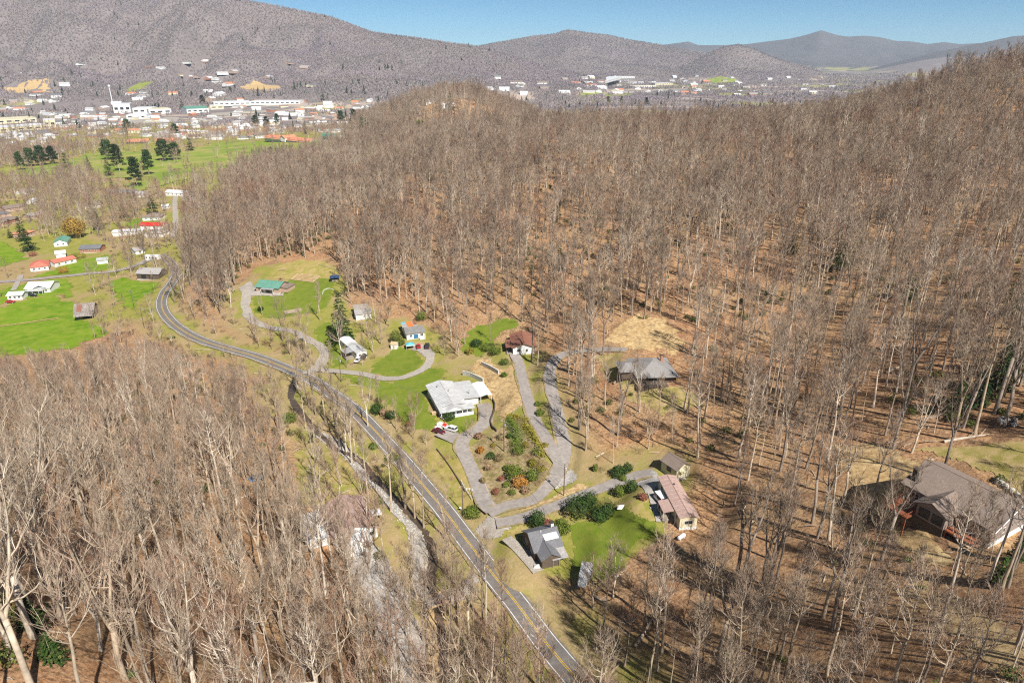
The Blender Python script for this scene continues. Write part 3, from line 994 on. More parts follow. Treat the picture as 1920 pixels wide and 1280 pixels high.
strip('creek_water', creek_l, [-1.7, -.8, 0, .8, 1.7], 'water', 0.45, 0.3, zc=smooth(gz(creek_l[:, 0], creek_l[:, 1]), 3))
bank_px = [(596, 816), (609, 823), (640, 840), (655, 858), (681, 888), (712, 919), (743, 957), (771, 987), (782, 1010)]
strip('rock_bank', catmull(ats(bank_px), 1.2), [-1.9, -0.6, 0.6, 1.9], 'gravel_white', 0.22, 0.5)
bank2_px = [(806, 1142), (806, 1170), (812, 1205), (822, 1262)]
strip('dry_grass_bank', catmull(ats(bank2_px), 1.2), [-1.5, 0, 1.5], 'straw', 0.2, 0.5)
for n_, (k, (pp, w, kind)) in enumerate(DRIVES.items()):
    nm = 'street' if k in ('valley_road', 'north_street') else 'driveway'
    zc = DZ[k]
    strip(nm, drive_l[k], [-w / 2, -w / 4, 0, w / 4, w / 2], kind, 0.26 + 0.006 * n_, 0.25, zc=zc)
    if k in ('brown_roof', 'trailer', 'grey_roof', 'main_house', 'west_loop'):
        strip('road_shoulder', drive_l[k], [-w / 2 - 0.45, 0, w / 2 + 0.45], 'mulch' if k != 'west_loop' else 'gravel', 0.215 + 0.003 * n_, 0.6, zc=zc)
strip('path', catmull(ats([(-40, 616), (0, 612), (60, 604), (110, 597)]), 2.0), [-.7, .7], 'straw', .35, .3)
road = strip('road', road_l, [-3.0, -1.5, 0, 1.5, 3.0], 'asphalt_road', 0.40, 0.12, zc=RZ)
strip('road_shoulder', road_l, [-3.5, 0, 3.5], 'mulch', 0.37, 0.7, zc=RZ)
for o_ in (-0.19, 0.19):
    strip('yellow_line', road_l, [o_ - 0.085, o_ + 0.085], 'yellow_line', 0.412, 0, road, RZ)
for o_ in (-2.55, 2.55):
    strip('edge_line', road_l, [o_ - 0.085, o_ + 0.085], 'white_line', 0.412, 0, road, RZ)

# ------------------------------------------------------------------ haze over the valley
_top = float(GZ.max()) + 60
_lo = float(GZ.min()) - 1.0
_hx = float(np.abs(GX).max()) + 50
HZ = MB().box((-_hx, -90, _lo), (_hx, float(GY.max()) + 50, _top)).build('haze', [])
hm = bpy.data.materials.new('haze')
hm.use_nodes = True
hm.node_tree.nodes.clear()
_pv = hm.node_tree.nodes.new('ShaderNodeVolumePrincipled')
_pv.inputs['Color'].default_value = (0.70, 0.83, 1.0, 1)
_pv.inputs['Density'].default_value = 4.5e-5
_mo = hm.node_tree.nodes.new('ShaderNodeOutputMaterial')
hm.node_tree.links.new(_pv.outputs[0], _mo.inputs['Volume'])
HZ.data.materials.append(hm)
tag(HZ, kind='stuff')

# ------------------------------------------------------------------ bare trees
def sway(r, a):
    return r.uniform(-a, a)


def bare_tree(seed, H, hb, spread, fork=1, limbs=16, lod=0, r0=None, droop=0.0, up=1.0):
    """(trunk mesh builder, crown mesh builder): tapered trunk with limbs, then fine branches and twigs"""
    r = random.Random(seed)
    T, C = MB(), MB()
    r0 = r0 or H * 0.0125
    sides = (7, 5, 3) if lod == 0 else (5, 4, 3)
    stems = []
    if fork == 1:
        path, rad = [], []
        x = y = 0.0
        n = 9 if lod == 0 else 6
        for k in range(n + 1):
            t = k / n
            path.append(Vector((x, y, H * t * 0.97 - 0.6 * (k == 0))))
            rad.append(max(r0 * (1.25 if k == 0 else 1) * (1 - t) ** 0.8, 0.035))
            x += sway(r, 0.022 * H / n * 3); y += sway(r, 0.022 * H / n * 3)
        stems.append((path, rad))
    else:
        hf = hb * r.uniform(0.75, 1.0)
        base = [Vector((0, 0, -0.6)), Vector((sway(r, .2), sway(r, .2), hf * 0.5)), Vector((sway(r, .4), sway(r, .4), hf))]
        T.tube(base, [r0 * 1.25, r0, r0 * 0.9], sides[0])
        a0 = r.uniform(0, 6.28)
        for f in range(fork):
            a = a0 + f * 6.283 / fork + sway(r, 0.5)
            tilt = r.uniform(0.16, 0.36)
            p = base[-1].copy()
            path, rad = [p.copy()], [r0 * 0.75]
            n = 7 if lod == 0 else 5
            for k in range(n):
                L = (H - hf) / n / math.cos(tilt)
                tl = tilt * (1 - 0.5 * k / n) + sway(r, 0.1)
                aa = a + sway(r, 0.45)
                p = p + Vector((math.sin(tl) * math.cos(aa), math.sin(tl) * math.sin(aa), math.cos(tl))) * L * r.uniform(0.85, 1.05)
                path.append(p.copy())
                rad.append(max(r0 * 0.75 * (1 - (k + 1) / n) ** 0.85, 0.035))
            stems.append((path, rad))
    ends = []
    for path, rad in stems:
        T.tube(path, rad, sides[0], cap=False)
        nl = max(3, limbs // len(stems))
        zs, ze = path[0].z, path[-1].z
        for q in range(nl):
            h = hb + (H * 0.97 - hb) * ((q + r.random() * 0.9) / nl) ** 0.85
            h = min(max(h, zs + 0.05 * H * (fork > 1)), ze * 0.985)
            for k in range(len(path) - 1):
                if path[k + 1].z >= h:
                    break
            t = (h - path[k].z) / max(path[k + 1].z - path[k].z, 1e-6)
            t = min(max(t, 0), 1)
            p = path[k].lerp(path[k + 1], t)
            rr = (rad[k] * (1 - t) + rad[k + 1] * t)
            rel = (h - hb) / max(H - hb, 1e-6)
            L = 1.22 * spread * (1.05 - 0.75 * max(rel, 0) ** 1.4) * r.uniform(0.65, 1.15) / (1 + 0.25 * (len(stems) > 1))
            az = q * 2.4 + sway(r, 0.6) + seed
            el = (0.45 + 0.5 * max(rel, 0) + sway(r, 0.25)) * up
            pts, rads = [p.copy()], [max(min(rr * 0.6, 0.02 * L + 0.02), 0.03)]
            ns = 4 if lod == 0 else 3
            for s in range(ns):
                el2 = el + 0.22 * s + sway(r, 0.18) - droop * s
                az += sway(r, 0.28)
                p = p + Vector((math.cos(el2) * math.cos(az), math.cos(el2) * math.sin(az), math.sin(el2))) * (L / ns)
                pts.append(p.copy())
                rads.append(max(rads[0] * (1 - (s + 1) / ns) ** 0.75, 0.034 if lod == 0 else 0.055))
            T.tube(pts, rads, sides[1], cap=False)
            for s in range(1, len(pts)):
                ends.append((pts[s - 1], pts[s], L, az))
        ends.append((path[-2], path[-1], spread * 0.4, 0))
        ends.append((path[-3], path[-2], spread * 0.5, 2.0))
    # fine branches, then twigs
    for a, b, L, az in ends:
        d0 = (b - a).normalized()
        for q in range(2):
            p = a.lerp(b, r.uniform(0.25, 1.0))
            d = (d0 * 0.8 + Vector((sway(r, 0.8), sway(r, 0.8), r.uniform(0.0, 0.8)))).normalized()
            l2 = max(0.40 * L, 1.2) * r.uniform(0.7, 1.4)
            mid = p + d * l2 * 0.5 + Vector((0, 0, l2 * 0.03))
            d2 = (d + Vector((sway(r, 0.3), sway(r, 0.3), 0.25))).normalized()
            end = mid + d2 * l2 * 0.5
            w = 0.030 if lod == 0 else 0.048
            C.tube([p, mid, end], [w, w * 0.85, w * 0.5], 3, mi=q % 2, cap=False)
            for k in range(3 if lod == 0 else 4):
                t = r.uniform(0.15, 1.0)
                s0 = p.lerp(mid, t * 2) if t < 0.5 else mid.lerp(end, t * 2 - 1)
                dd = (d2 + Vector((sway(r, 0.7), sway(r, 0.7), sway(r, 0.4) + 0.3))).normalized()
                tl = r.uniform(0.9, 2.0) * (0.75 + 0.05 * spread)
                tip = s0 + dd * tl
                sd = dd.orthogonal().normalized()
                sd = (sd * math.cos(k * 1.3) + dd.cross(sd) * math.sin(k * 1.3)) * (0.021 if lod == 0 else 0.036)
                C.poly([s0 - sd, s0 + sd, tip], [(0, 1, 2)])
                if lod == 0 or k % 2 == 0:
                    m_ = s0.lerp(tip, 0.4)
                    e2 = m_ + (dd + Vector((sway(r, .9), sway(r, .9), sway(r, 0.6)))).normalized() * tl * 0.55
                    C.poly([m_ - sd * 0.8, m_ + sd * 0.8, e2], [(0, 1, 2)])
    return T, C


KINDS = [  # name words, trunk/crown recipe, bark, twigs
    ('tall slender', dict(H=27, hb=14, spread=4.6, fork=1, limbs=17, up=1.0), 'bark', 'twig'),
    ('tall straight', dict(H=24, hb=12.5, spread=4.2, fork=1, limbs=16, up=1.1), 'bark', 'twig_grey'),
    ('upright narrow', dict(H=22, hb=9, spread=3.8, fork=1, limbs=18, up=1.2), 'bark_dark', 'twig_red'),
    ('forked', dict(H=24, hb=9, spread=5.2, fork=2, limbs=18, up=1.0), 'bark', 'twig_grey'),
    ('broad crowned', dict(H=21, hb=6.5, spread=6.4, fork=3, limbs=21, up=0.9), 'bark', 'twig'),
    ('tall forked', dict(H=28, hb=13, spread=5.2, fork=2, limbs=18, up=1.05), 'bark_dark', 'twig_dark'),
    ('spreading', dict(H=17, hb=4.5, spread=5.6, fork=4, limbs=22, up=0.85), 'bark', 'twig_red'),
    ('thin young', dict(H=15, hb=6.0, spread=2.7, fork=1, limbs=13, up=1.15, r0=0.12), 'bark', 'twig'),
    ('thin straight', dict(H=20, hb=11, spread=2.8, fork=1, limbs=12, up=1.15, r0=0.15), 'bark', 'twig_grey'),
    ('dark slender', dict(H=23, hb=11, spread=4.4, fork=1, limbs=17, up=1.0), 'bark_dark', 'twig'),
    ('pale upright', dict(H=25, hb=10, spread=4.8, fork=2, limbs=18, up=1.15), 'bark', 'twig_grey'),
    ('russet twigged', dict(H=19, hb=7, spread=4.6, fork=2, limbs=19, up=1.0), 'bark', 'twig_red'),
]
NK = len(KINDS)
PROTO = []          # (trunk mesh, crown mesh)
proto_near = bpy.data.collections.new('bare_tree_kinds')
proto_far = bpy.data.collections.new('bare_tree_kinds_far')
for i, (nm, kw, bk, tw) in enumerate(KINDS):
    T, C = bare_tree(100 + i, lod=0, **kw)
    PROTO.append((T.mesh('trunk', M[bk], True), C.mesh('crown', [M[tw], M[bk]])))
    for lod, col in ((0, proto_near), (1, proto_far)):
        T, C = (T, C) if lod == 0 else bare_tree(200 + i, lod=1, **kw)
        J = MB()
        J.poly(T.v, T.f, 0)
        J.poly(C.v, C.f, 1)
        J.m[len(T.f):] = [1 - q for q in C.m]
        col.objects.link(bpy.data.objects.new('bare_tree_kind_%02d' % i, J.mesh('bare_tree_kind', [M[bk], M[tw]], False)))


def brush_clump(seed, h, n, wide):
    """leafless thicket: many thin stems fanning from the ground"""
    r = random.Random(seed)
    B = MB()
    for k in range(n):
        a, rad = r.uniform(0, 6.28), wide * math.sqrt(r.random())
        p = Vector((rad * math.cos(a), rad * math.sin(a), -0.1))
        d = Vector((sway(r, 0.55), sway(r, 0.55), 1)).normalized()
        L = h * r.uniform(0.5, 1.1)
        m_ = p + d * L * 0.55
        d2 = (d + Vector((sway(r, 0.7), sway(r, 0.7), 0.1))).normalized()
        e = m_ + d2 * L * 0.5
        sd = d.orthogonal().normalized() * 0.025
        sd = sd * math.cos(k) + d.cross(sd) * math.sin(k)
        B.poly([p - sd, p + sd, m_ + sd * .7, m_ - sd * .7, e], [(0, 1, 2, 3), (3, 2, 4)])
        for q in range(4):
            s0 = m_.lerp(e, r.random()) if q % 2 else p.lerp(m_, r.uniform(.5, 1))
            tp = s0 + (d2 + Vector((sway(r, 1.2), sway(r, 1.2), sway(r, .6)))).normalized() * L * 0.28
            B.poly([s0 - sd * .6, s0 + sd * .6, tp], [(0, 1, 2)])
    return B


def leaf_ball(seed, rx, ry, rz, n, leaf, zc=0.0, hollow=0.55, flat=False):
    """leaf-sized faces filling the outer part of a bumpy ellipsoid"""
    r = random.Random(seed)
    B = MB()
    ph = [r.uniform(0, 6.28) for _ in range(6)]
    for k in range(n):
        a = r.uniform(0, 6.283)
        z = r.uniform(-0.85, 1)
        q = math.sqrt(max(0, 1 - z * z))
        bump = 1 + 0.13 * math.sin(3 * a + ph[0] + 2 * z) + 0.10 * math.sin(5 * a + ph[1] - 4 * z) + 0.08 * math.sin(9 * a + ph[2] + 7 * z)
        rr = (hollow + (1 - hollow) * r.random() ** 0.5) * bump
        p = Vector((rx * q * math.cos(a) * rr, ry * q * math.sin(a) * rr, rz * z * rr + zc))
        nrm = (Vector((q * math.cos(a), q * math.sin(a), z)) + Vector((sway(r, .8), sway(r, .8), sway(r, .8)))).normalized()
        t = nrm.orthogonal().normalized()
        g = r.uniform(0, 6.28)
        u = (t * math.cos(g) + nrm.cross(t) * math.sin(g)) * leaf * r.uniform(.6, 1.3)
        w = nrm.cross(u) * 0.6
        B.poly([p - u, p + w, p + u, p - w], [(0, 1, 2, 3)])
    return B


proto_brush = bpy.data.collections.new('thicket_kinds')
for i, (h, n, w) in enumerate([(2.2, 46, 1.3), (3.0, 54, 1.6), (1.5, 40, 1.2), (4.2, 50, 1.7)]):
    proto_brush.objects.link(bpy.data.objects.new('thicket_kind_%02d' % i, brush_clump(300 + i, h, n, w).mesh('thicket_kind', M['brush'])))
proto_under = bpy.data.collections.new('undergrowth_kinds')
for i, (a, b, c) in enumerate([(1.6, 1.4, 1.3), (2.2, 1.7, 1.6), (1.2, 1.2, 1.0)]):
    proto_under.objects.link(bpy.data.objects.new('undergrowth_kind_%02d' % i, leaf_ball(330 + i, a, b, c, 240, 0.22, c * .7, 0.2).mesh('undergrowth_kind', M['leaf_understory'])))


def conifer(seed, H, R, mt, leaf=0.5, base=0.08, layers=16, dens=1.0):
    r = random.Random(seed)
    T, C = MB(), MB()
    T.tube([(0, 0, -.5), (0, 0, H * .5), (0, 0, H * .97)], [H * .014 + .06, H * .009 + .04, 0.03], 6)
    for k in range(layers):
        t = (k + r.random() * .6) / layers
        z = H * (base + (1 - base) * t)
        rad = R * (1 - t) ** 0.8 + 0.25
        nb = max(5, int((7 + 5 * (1 - t)) * dens))
        for q in range(nb):
            a = q * 6.283 / nb + r.uniform(-.3, .3) + k
            L = rad * r.uniform(.65, 1.15)
            p0 = Vector((0, 0, z))
            p1 = Vector((math.cos(a) * L, math.sin(a) * L, z - L * r.uniform(.08, .4)))
            C.bar(p0, p1, 0.05, 0, 3, 0.02)
            for s in range(max(3, int(L / leaf * 2.6))):
                f = r.uniform(.25, 1.05)
                p = p0.lerp(p1, f) + Vector((sway(r, .3), sway(r, .3), sway(r, .2))) * leaf * 1.6
                d = (p1 - p0).normalized()
                u = (d + Vector((sway(r, .9), sway(r, .9), sway(r, .5)))).normalized() * leaf * r.uniform(.6, 1.2)
                w = u.cross(Vector((sway(r, .6), sway(r, .6), 1))).normalized() * leaf * 0.38
                C.poly([p - u, p + w, p + u, p - w], [(0, 1, 2, 3)])
    return T.mesh('trunk', M['bark'], True), C.mesh('crown', mt)


def clump_pine(seed, H, R, mt, leaf=0.6, n=26, base=0.3):
    """white pine with open tiers: leaf clumps on the ends of limbs"""
    r = random.Random(seed)
    T, C = MB(), MB()
    T.tube([(0, 0, -.5), (.2, .1, H * .5), (0, .2, H * .96)], [H * .014 + .06, H * .010 + .04, 0.05], 6)
    for k in range(n):
        t = (k + r.random()) / n
        z = H * (base + (1 - base) * t)
        a = k * 2.4 + r.uniform(-.4, .4)
        L = R * (1 - t * .75) * r.uniform(.5, 1.1)
        p1 = Vector((math.cos(a) * L, math.sin(a) * L, z + L * r.uniform(-.05, .25)))
        T.bar((0, 0, z), p1, .09, 0, 4, .03)
        cr = R * r.uniform(.26, .42)
        for s in range(int(46 * (cr / 1.2) ** 1.2)):
            p = p1 + Vector((sway(r, 1), sway(r, 1), sway(r, .5))) * cr
            u = Vector((sway(r, 1), sway(r, 1), sway(r, .7))).normalized() * leaf * r.uniform(.5, 1.1)
            w = u.orthogonal().normalized() * leaf * .4
            C.poly([p - u, p + w, p + u, p - w], [(0, 1, 2, 3)])
    return T.mesh('trunk', M['bark'], True), C.mesh('crown', mt)


# ------------------------------------------------------------------ where trees may stand
CLEAR = [lawn_r[k] for k in LAWNS if LAWNS[k][1] != 'golf' and k not in ('right_path', 'right_clearing', 'cut_bank', 'lot_lawn', 'grey_roof_clearing', 'grey_roof_lawn')]
CLEAR += [region(p) for p in (
    [(596, 690), (640, 660), (700, 600), (760, 585), (820, 615), (850, 660), (935, 640), (1010, 660), (985, 690), (1000, 740), (1030, 800), (1062, 855), (1085, 895), (1160, 880), (1190, 868), (1300, 858),
     (1320, 990), (1255, 1005), (1190, 1040), (1130, 1100), (1085, 1090), (1000, 1062), (955, 1025), (900, 1010), (865, 950), (800, 850), (730, 765), (655, 715)],
    [(430, 600), (450, 520), (478, 492), (560, 482), (630, 490), (655, 530), (650, 580), (690, 560), (720, 590), (690, 640), (700, 690), (610, 700), (560, 640), (500, 620)],
)]
THIN = [(region([(1120, 660), (1160, 600), (1280, 600), (1300, 690), (1330, 750), (1230, 770), (1130, 720)]), 0.15),
        (lawn_r['right_clearing'], 0.25), (region([(1660, 880), (1740, 840), (1990, 830), (1990, 1050), (1850, 1050), (1720, 1010)]), 0.22),
        (lawn_r['right_path'], 0.6),
        (region([(540, 960), (550, 840), (612, 820), (660, 840), (760, 960), (800, 1060), (800, 1140), (830, 1290), (750, 1290), (660, 1120), (600, 1040)]), 0.6),
        (region([(600, 960), (690, 960), (700, 1040), (640, 1060), (590, 1030)]), 0.35),
        (region([(830, 1100), (940, 1090), (1080, 1300), (860, 1300)]), 0.75)]


SUNNY = [(at(1268, 950), 10, 26), (at(1258, 882), 6, 20), (at(1120, 1010), 12, 22)]


def allowed(X, Y):
    """chance that a wood tree stands at each point"""
    p = np.ones(X.shape)
    p[in_poly(X, Y, R_VALLEY)] = 0
    p[(Y > 1250) & (np.abs(X + 120) > 260)] = 0
    for c in CLEAR:
        p[in_poly(X, Y, c)] = 0
    for c, q in THIN:
        m = in_poly(X, Y, c)
        p[m] = np.minimum(p[m], q)
    m = Y < 520
    idx = np.nonzero(m)[0]
    d, _ = line_dist(X[idx], Y[idx], road_l)
    p[idx[d < 6.0]] = 0
    mm = (d >= 6.0) & (d < 10.0)
    p[idx[mm]] *= 0.6
    d, _ = line_dist(X[idx], Y[idx], creek_l)
    p[idx[d < 2.5]] = 0
    for k in drive_l:
        d, _ = line_dist(X[idx], Y[idx], drive_l[k])
        p[idx[d < 3.6]] = 0
    for k, (c, r) in PAD.items():
        p[np.hypot(X - c.x, Y - c.y) < r + 1.0] = 0
    for c, w_, len_ in SUNNY:       # open ground on the sunny side of these places
        dx, dy = X - c.x, Y - c.y
        t_ = dx * SUN_DIR.x + dy * SUN_DIR.y
        n_ = np.abs(dx * SUN_DIR.y - dy * SUN_DIR.x)
        p[(t_ > -3) & (t_ < len_) & (n_ < w_)] *= .12
    return p


def scatter(y0, y1, spacing, jitter=0.46):
    """jittered points over the part of the land the camera may look at"""
    xs, ys = [], []
    y = y0
    hw = 0.98 * y1 + 60
    gx, gy = np.meshgrid(np.arange(-hw, hw, spacing), np.arange(y0, y1, spacing))
    gx = gx + (nrg.random(gx.shape) - .5) * 2 * jitter * spacing
    gy = gy + (nrg.random(gy.shape) - .5) * 2 * jitter * spacing
    m = np.abs(gx) < 0.92 * gy + 45
    return gx[m], gy[m]


X, Y = scatter(14, 1480, 5.5)
XL, YL = scatter(14, 170, 6.0)
qx = proj(XL, YL, gz(XL, YL))
kl = (XL > 12) & (qx[0] > 1290) & (qx[1] > 930)
nslim = int(kl.sum())
X, Y = np.concatenate([X, XL[kl]]), np.concatenate([Y, YL[kl]])
keep = nrg.random(X.shape) < allowed(X, Y)
dens = fbm(X / 26.0, Y / 26.0, 8, 3)
keep &= nrg.random(X.shape) < 0.36 + 1.6 * (dens - 0.33)
X, Y = X[keep], Y[keep]
Z = gz(X, Y)
px_, py_, dep_ = proj(X, Y, Z)
pt_ = proj(X, Y, Z + 26)[1]
vis = (px_ > -190) & (px_ < 2110) & (pt_ < 1330) & (dep_ > 30)
X, Y, Z, px_, py_, dep_ = [a[vis] for a in (X, Y, Z, px_, py_, dep_)]
N = len(X)
LEFTSIDE = (X < -5) & (Y < 330) & (px_ < 800)
#                 0    1    2    3    4    5    6    7    8    9   10   11
w_right = np.array([3.2, 3.0, 1.2, 1.0, .35, 1.2, .3, 1.4, 2.4, 2.2, .8, .8])
w_left = np.array([3.0, 3.4, .4, 1.2, .8, .3, .5, 1.6, 4.0, .5, 1.6, .4])
w_far = np.array([2.0, 1.8, 1.6, 1.8, 1.8, 1.2, 1.2, .8, .8, 1.6, 1.8, 1.6])
weights = np.where(LEFTSIDE[:, None], w_left[None], np.where((Y > 330)[:, None], w_far[None], w_right[None]))
grey_n, red_n, dark_n = fbm(X / 55, Y / 55, 301, 3), fbm(X / 45, Y / 45, 302, 3), fbm(X / 50, Y / 50, 303, 3)
for cols_, nn_ in (([1, 3, 8, 10], grey_n), ([2, 6, 11], red_n), ([5, 9], dark_n)):
    weights[:, cols_] *= np.exp(7.0 * (nn_ - .5))[:, None]
cw = np.cumsum(weights, 1)
kind_ = (nrg.random(N)[:, None] * cw[:, -1:] > cw).sum(1).clip(0, NK - 1)
slim = (X > 12) & (dep_ < 120) & (px_ > 1250)
kind_[slim] = nrg.choice([0, 1, 8, 9, 8, 7], slim.sum())
scl_ = nrg.uniform(0.70, 1.12, N) * (0.86 + 0.34 * fbm(X / 38, Y / 38, 310, 3))
rot_ = np.column_stack([nrg.normal(0, 0.035, N), nrg.normal(0, 0.04, N), nrg.uniform(0, 6.28, N)])
# low wood edge along the hay field and the road bend: trees there are young
HK = np.array([k[1]['H'] for k in KINDS], float)
top_line = np.interp(px_, [-200, 0, 130, 200, 300, 345, 400, 450, 500, 545, 580], [655, 655, 662, 645, 640, 652, 672, 690, 706, 730, 640])
top_line += (fbm(X / 9, Y / 9, 55, 2) - .4) * 50
ty = proj(X, Y, Z + HK[kind_] * scl_)[1]
low = LEFTSIDE & (ty < top_line) & (px_ < 580)
fit = np.clip((py_ - top_line) / np.maximum(py_ - ty, 1), 0, 1)
scl_[LEFTSIDE & (py_ > 1000)] *= 1.14
scl_[low] *= fit[low]
gone = low & (scl_ < 0.26)
# places that lie open to the drone: hardly any tree stands between them and it
KEEP = [([(800, 700), (930, 700), (930, 830), (810, 835)], .97), ([(690, 640), (830, 600), (830, 720), (690, 730)], .8), ([(935, 605), (1015, 605), (1015, 680), (935, 680)], .9),
        ([(655, 605), (700, 570), (705, 610), (690, 690), (655, 690)], .85), ([(455, 505), (630, 500), (640, 600), (470, 610)], .85), ([(830, 800), (1080, 800), (1110, 930), (920, 1010), (860, 940)], .95),
        ([(1185, 845), (1300, 845), (1320, 1010), (1240, 1010), (1190, 930)], .97), ([(960, 960), (1240, 930), (1230, 1010), (1130, 1080), (990, 1060)], .95), ([(1155, 640), (1290, 640), (1290, 735), (1160, 735)], .6),
        ([(1650, 830), (1990, 830), (1990, 1040), (1840, 1040), (1690, 985)], .38), ([(660, 770), (710, 770), (960, 1060), (890, 1070)], .5), ([(880, 1050), (960, 1060), (1130, 1290), (1020, 1290)], .2), ([(790, 158), (890, 158), (890, 205), (790, 205)], .4),
        ([(590, 820), (660, 830), (800, 1010), (740, 1010)], .25), ([(555, 940), (705, 940), (705, 1060), (640, 1060)], .12), ([(650, 1050), (740, 1050), (830, 1280), (740, 1280)], .1),
        ([(975, 660), (1060, 650), (1090, 860), (1020, 860)], .75), ([(294, 575), (322, 585), (400, 632), (480, 656), (590, 690), (570, 720), (430, 670), (300, 610)], .85), ([(0, 500), (300, 500), (290, 600), (180, 640), (0, 660)], .95),
        ([(1570, 830), (1700, 830), (1680, 960), (1600, 900)], .35)]
blk = np.zeros(N)
for pl, pr_ in KEEP:
    for f_ in (0.0, .2, .4, .6, .8, .97):
        sx, sy, _ = proj(X, Y, Z + HK[kind_] * scl_ * f_)
        wpx = 3.0 * scl_ * (f_ > .45) * 1280 / dep_
        for o__ in (-1, 0, 1):
            hit = in_poly(sx + wpx * o__, sy, pl)
            blk = np.maximum(blk, hit * pr_)
gone |= nrg.random(N) < blk
# do not stand right in front of the lens
ok = (np.sqrt(X ** 2 + Y ** 2 + (CAMZ - Z - 13) ** 2) > np.where(X > 0, 52, 48)) & ~gone
X, Y, Z, px_, py_, dep_, kind_, scl_, rot_, LEFTSIDE = [a[ok] for a in (X, Y, Z, px_, py_, dep_, kind_, scl_, rot_, LEFTSIDE)]
N = len(X)


def gn_scatter(name, pts, rots, scales, idx, collection, kind='stuff'):
    me = bpy.data.meshes.new(name)
    n = len(pts)
    me.vertices.add(n)
    me.vertices.foreach_set('co', np.asarray(pts, np.float32).ravel())
    for nm, typ, val, key in (('turn', 'FLOAT_VECTOR', np.asarray(rots, np.float32).ravel(), 'vector'), ('size', 'FLOAT', np.asarray(scales, np.float32), 'value'), ('pick', 'INT', np.asarray(idx, np.int32), 'value')):
        a = me.attributes.new(nm, typ, 'POINT')
        a.data.foreach_set(key, val)
    o = link_mesh(name, me)
    tag(o, kind=kind)
    g = bpy.data.node_groups.new(name, 'GeometryNodeTree')
    g.interface.new_socket('Geometry', in_out='INPUT', socket_type='NodeSocketGeometry')
    g.interface.new_socket('Geometry', in_out='OUTPUT', socket_type='NodeSocketGeometry')
    gi, go = g.nodes.new('NodeGroupInput'), g.nodes.new('NodeGroupOutput')
    ci = g.nodes.new('GeometryNodeCollectionInfo')
    ci.inputs['Collection'].default_value = collection
    ci.inputs['Separate Children'].default_value = True
    ci.inputs['Reset Children'].default_value = True
    ip = g.nodes.new('GeometryNodeInstanceOnPoints')
    ip.inputs['Pick Instance'].default_value = True
    g.links.new(gi.outputs[0], ip.inputs['Points'])
    g.links.new(ci.outputs[0], ip.inputs['Instance'])
    for nm, typ, sock in (('turn', 'FLOAT_VECTOR', 'Rotation'), ('size', 'FLOAT', 'Scale'), ('pick', 'INT', 'Instance Index')):
        a = g.nodes.new('GeometryNodeInputNamedAttribute')
        a.data_type = typ
        a.inputs['Name'].default_value = nm
        g.links.new(a.outputs['Attribute'], ip.inputs[sock])
    g.links.new(ip.outputs[0], go.inputs[0])
    md = o.modifiers.new('scatter', 'NODES')
    md.node_group = g
    return o


infr = (px_ > -20) & (px_ < 1940) & (py_ < 1420)
order = np.argsort(np.where(infr, dep_, 1e9))
MAXI = 290
single = np.zeros(N, bool)
single[order[:MAXI]] = True
far = (~single) & (Y > 260)
mid = (~single) & ~far
print('trees', N, 'single', single.sum(), 'mid', mid.sum(), 'far', far.sum())
P3 = np.column_stack([X, Y, Z])
# groves among the valley houses
GROVES = [((-60, 340), (120, 345), (110, 420), (-60, 440), .75), ((90, 350), (240, 360), (210, 450), (70, 450), .8), ((170, 385), (300, 380), (310, 440), (190, 455), .7), ((195, 455), (330, 430), (340, 500), (215, 505), .7),
          ((165, 540), (260, 500), (320, 520), (215, 640), .55), ((240, 345), (330, 345), (350, 370), (240, 380), .35), ((300, 300), (420, 290), (420, 350), (300, 350), .25), ((-60, 270), (240, 270), (240, 305), (-60, 320), .9),
          ((300, 380), (390, 360), (400, 420), (330, 470), .9), ((140, 480), (200, 490), (210, 530), (100, 530), .25), ((60, 260), (250, 255), (250, 292), (60, 300), .8), ((95, 520), (140, 515), (150, 560), (100, 565), .6),
          ((110, 330), (180, 330), (200, 360), (110, 360), .8)]
VX, VY = scatter(380, 1500, 7.0)
vin = in_poly(VX, VY, R_VALLEY)
VX, VY = VX[vin], VY[vin]
pv = np.full(VX.shape, .07)
for *gpoly, g_ in GROVES:
    pv[in_poly(VX, VY, region(gpoly))] = g_
golf_ = np.zeros(VX.shape, bool)
for k in ('fairway', 'fairway_south'):
    golf_ |= in_poly(VX, VY, lawn_r[k])
pv[golf_] = .035
pv[(VY > 1150) & ~golf_] = .22
for k in ('hay_field', 'house_field', 'barn_lawn', 'red_roof_lawn', 'left_lawn', 'street_lawn'):
    pv[in_poly(VX, VY, lawn_r[k])] = 0
for ln in (road_l, drive_l['valley_road'], drive_l['north_street']):
    d, _ = line_dist(VX, VY, ln)
    pv[d < 7] = 0
VSPOTS = [(72, 545, 17), (29, 560, 9), (160, 592, 12), (278, 520, 14), (75, 505, 16), (124, 492, 15), (115, 455, 14), (168, 468, 14), (193, 492, 7), (285, 485, 8), (240, 440, 18), (288, 440, 14), (284, 428, 14), (284, 410, 14), (330, 364, 16),
          (222, 362, 18), (267, 367, 14), (143, 440, 12), (50, 460, 12), (5, 400, 16), (30, 392, 16), (20, 415, 16), (256, 264, 30), (312, 262, 30), (540, 262, 45)]
for a_, b_, r_ in VSPOTS:
    c_ = at(a_, b_)
    pv[(np.hypot(VX - c_.x, VY - c_.y) < r_)] = 0
    c_ = at(a_, b_ + 11)
    pv[(np.hypot(VX - c_.x, VY - c_.y) < r_)] *= .3
kv = nrg.random(VX.shape) < pv
VX, VY = VX[kv], VY[kv]
nv = len(VX)
print('valley trees', nv)
PV = np.column_stack([VX, VY, gz(VX, VY)])
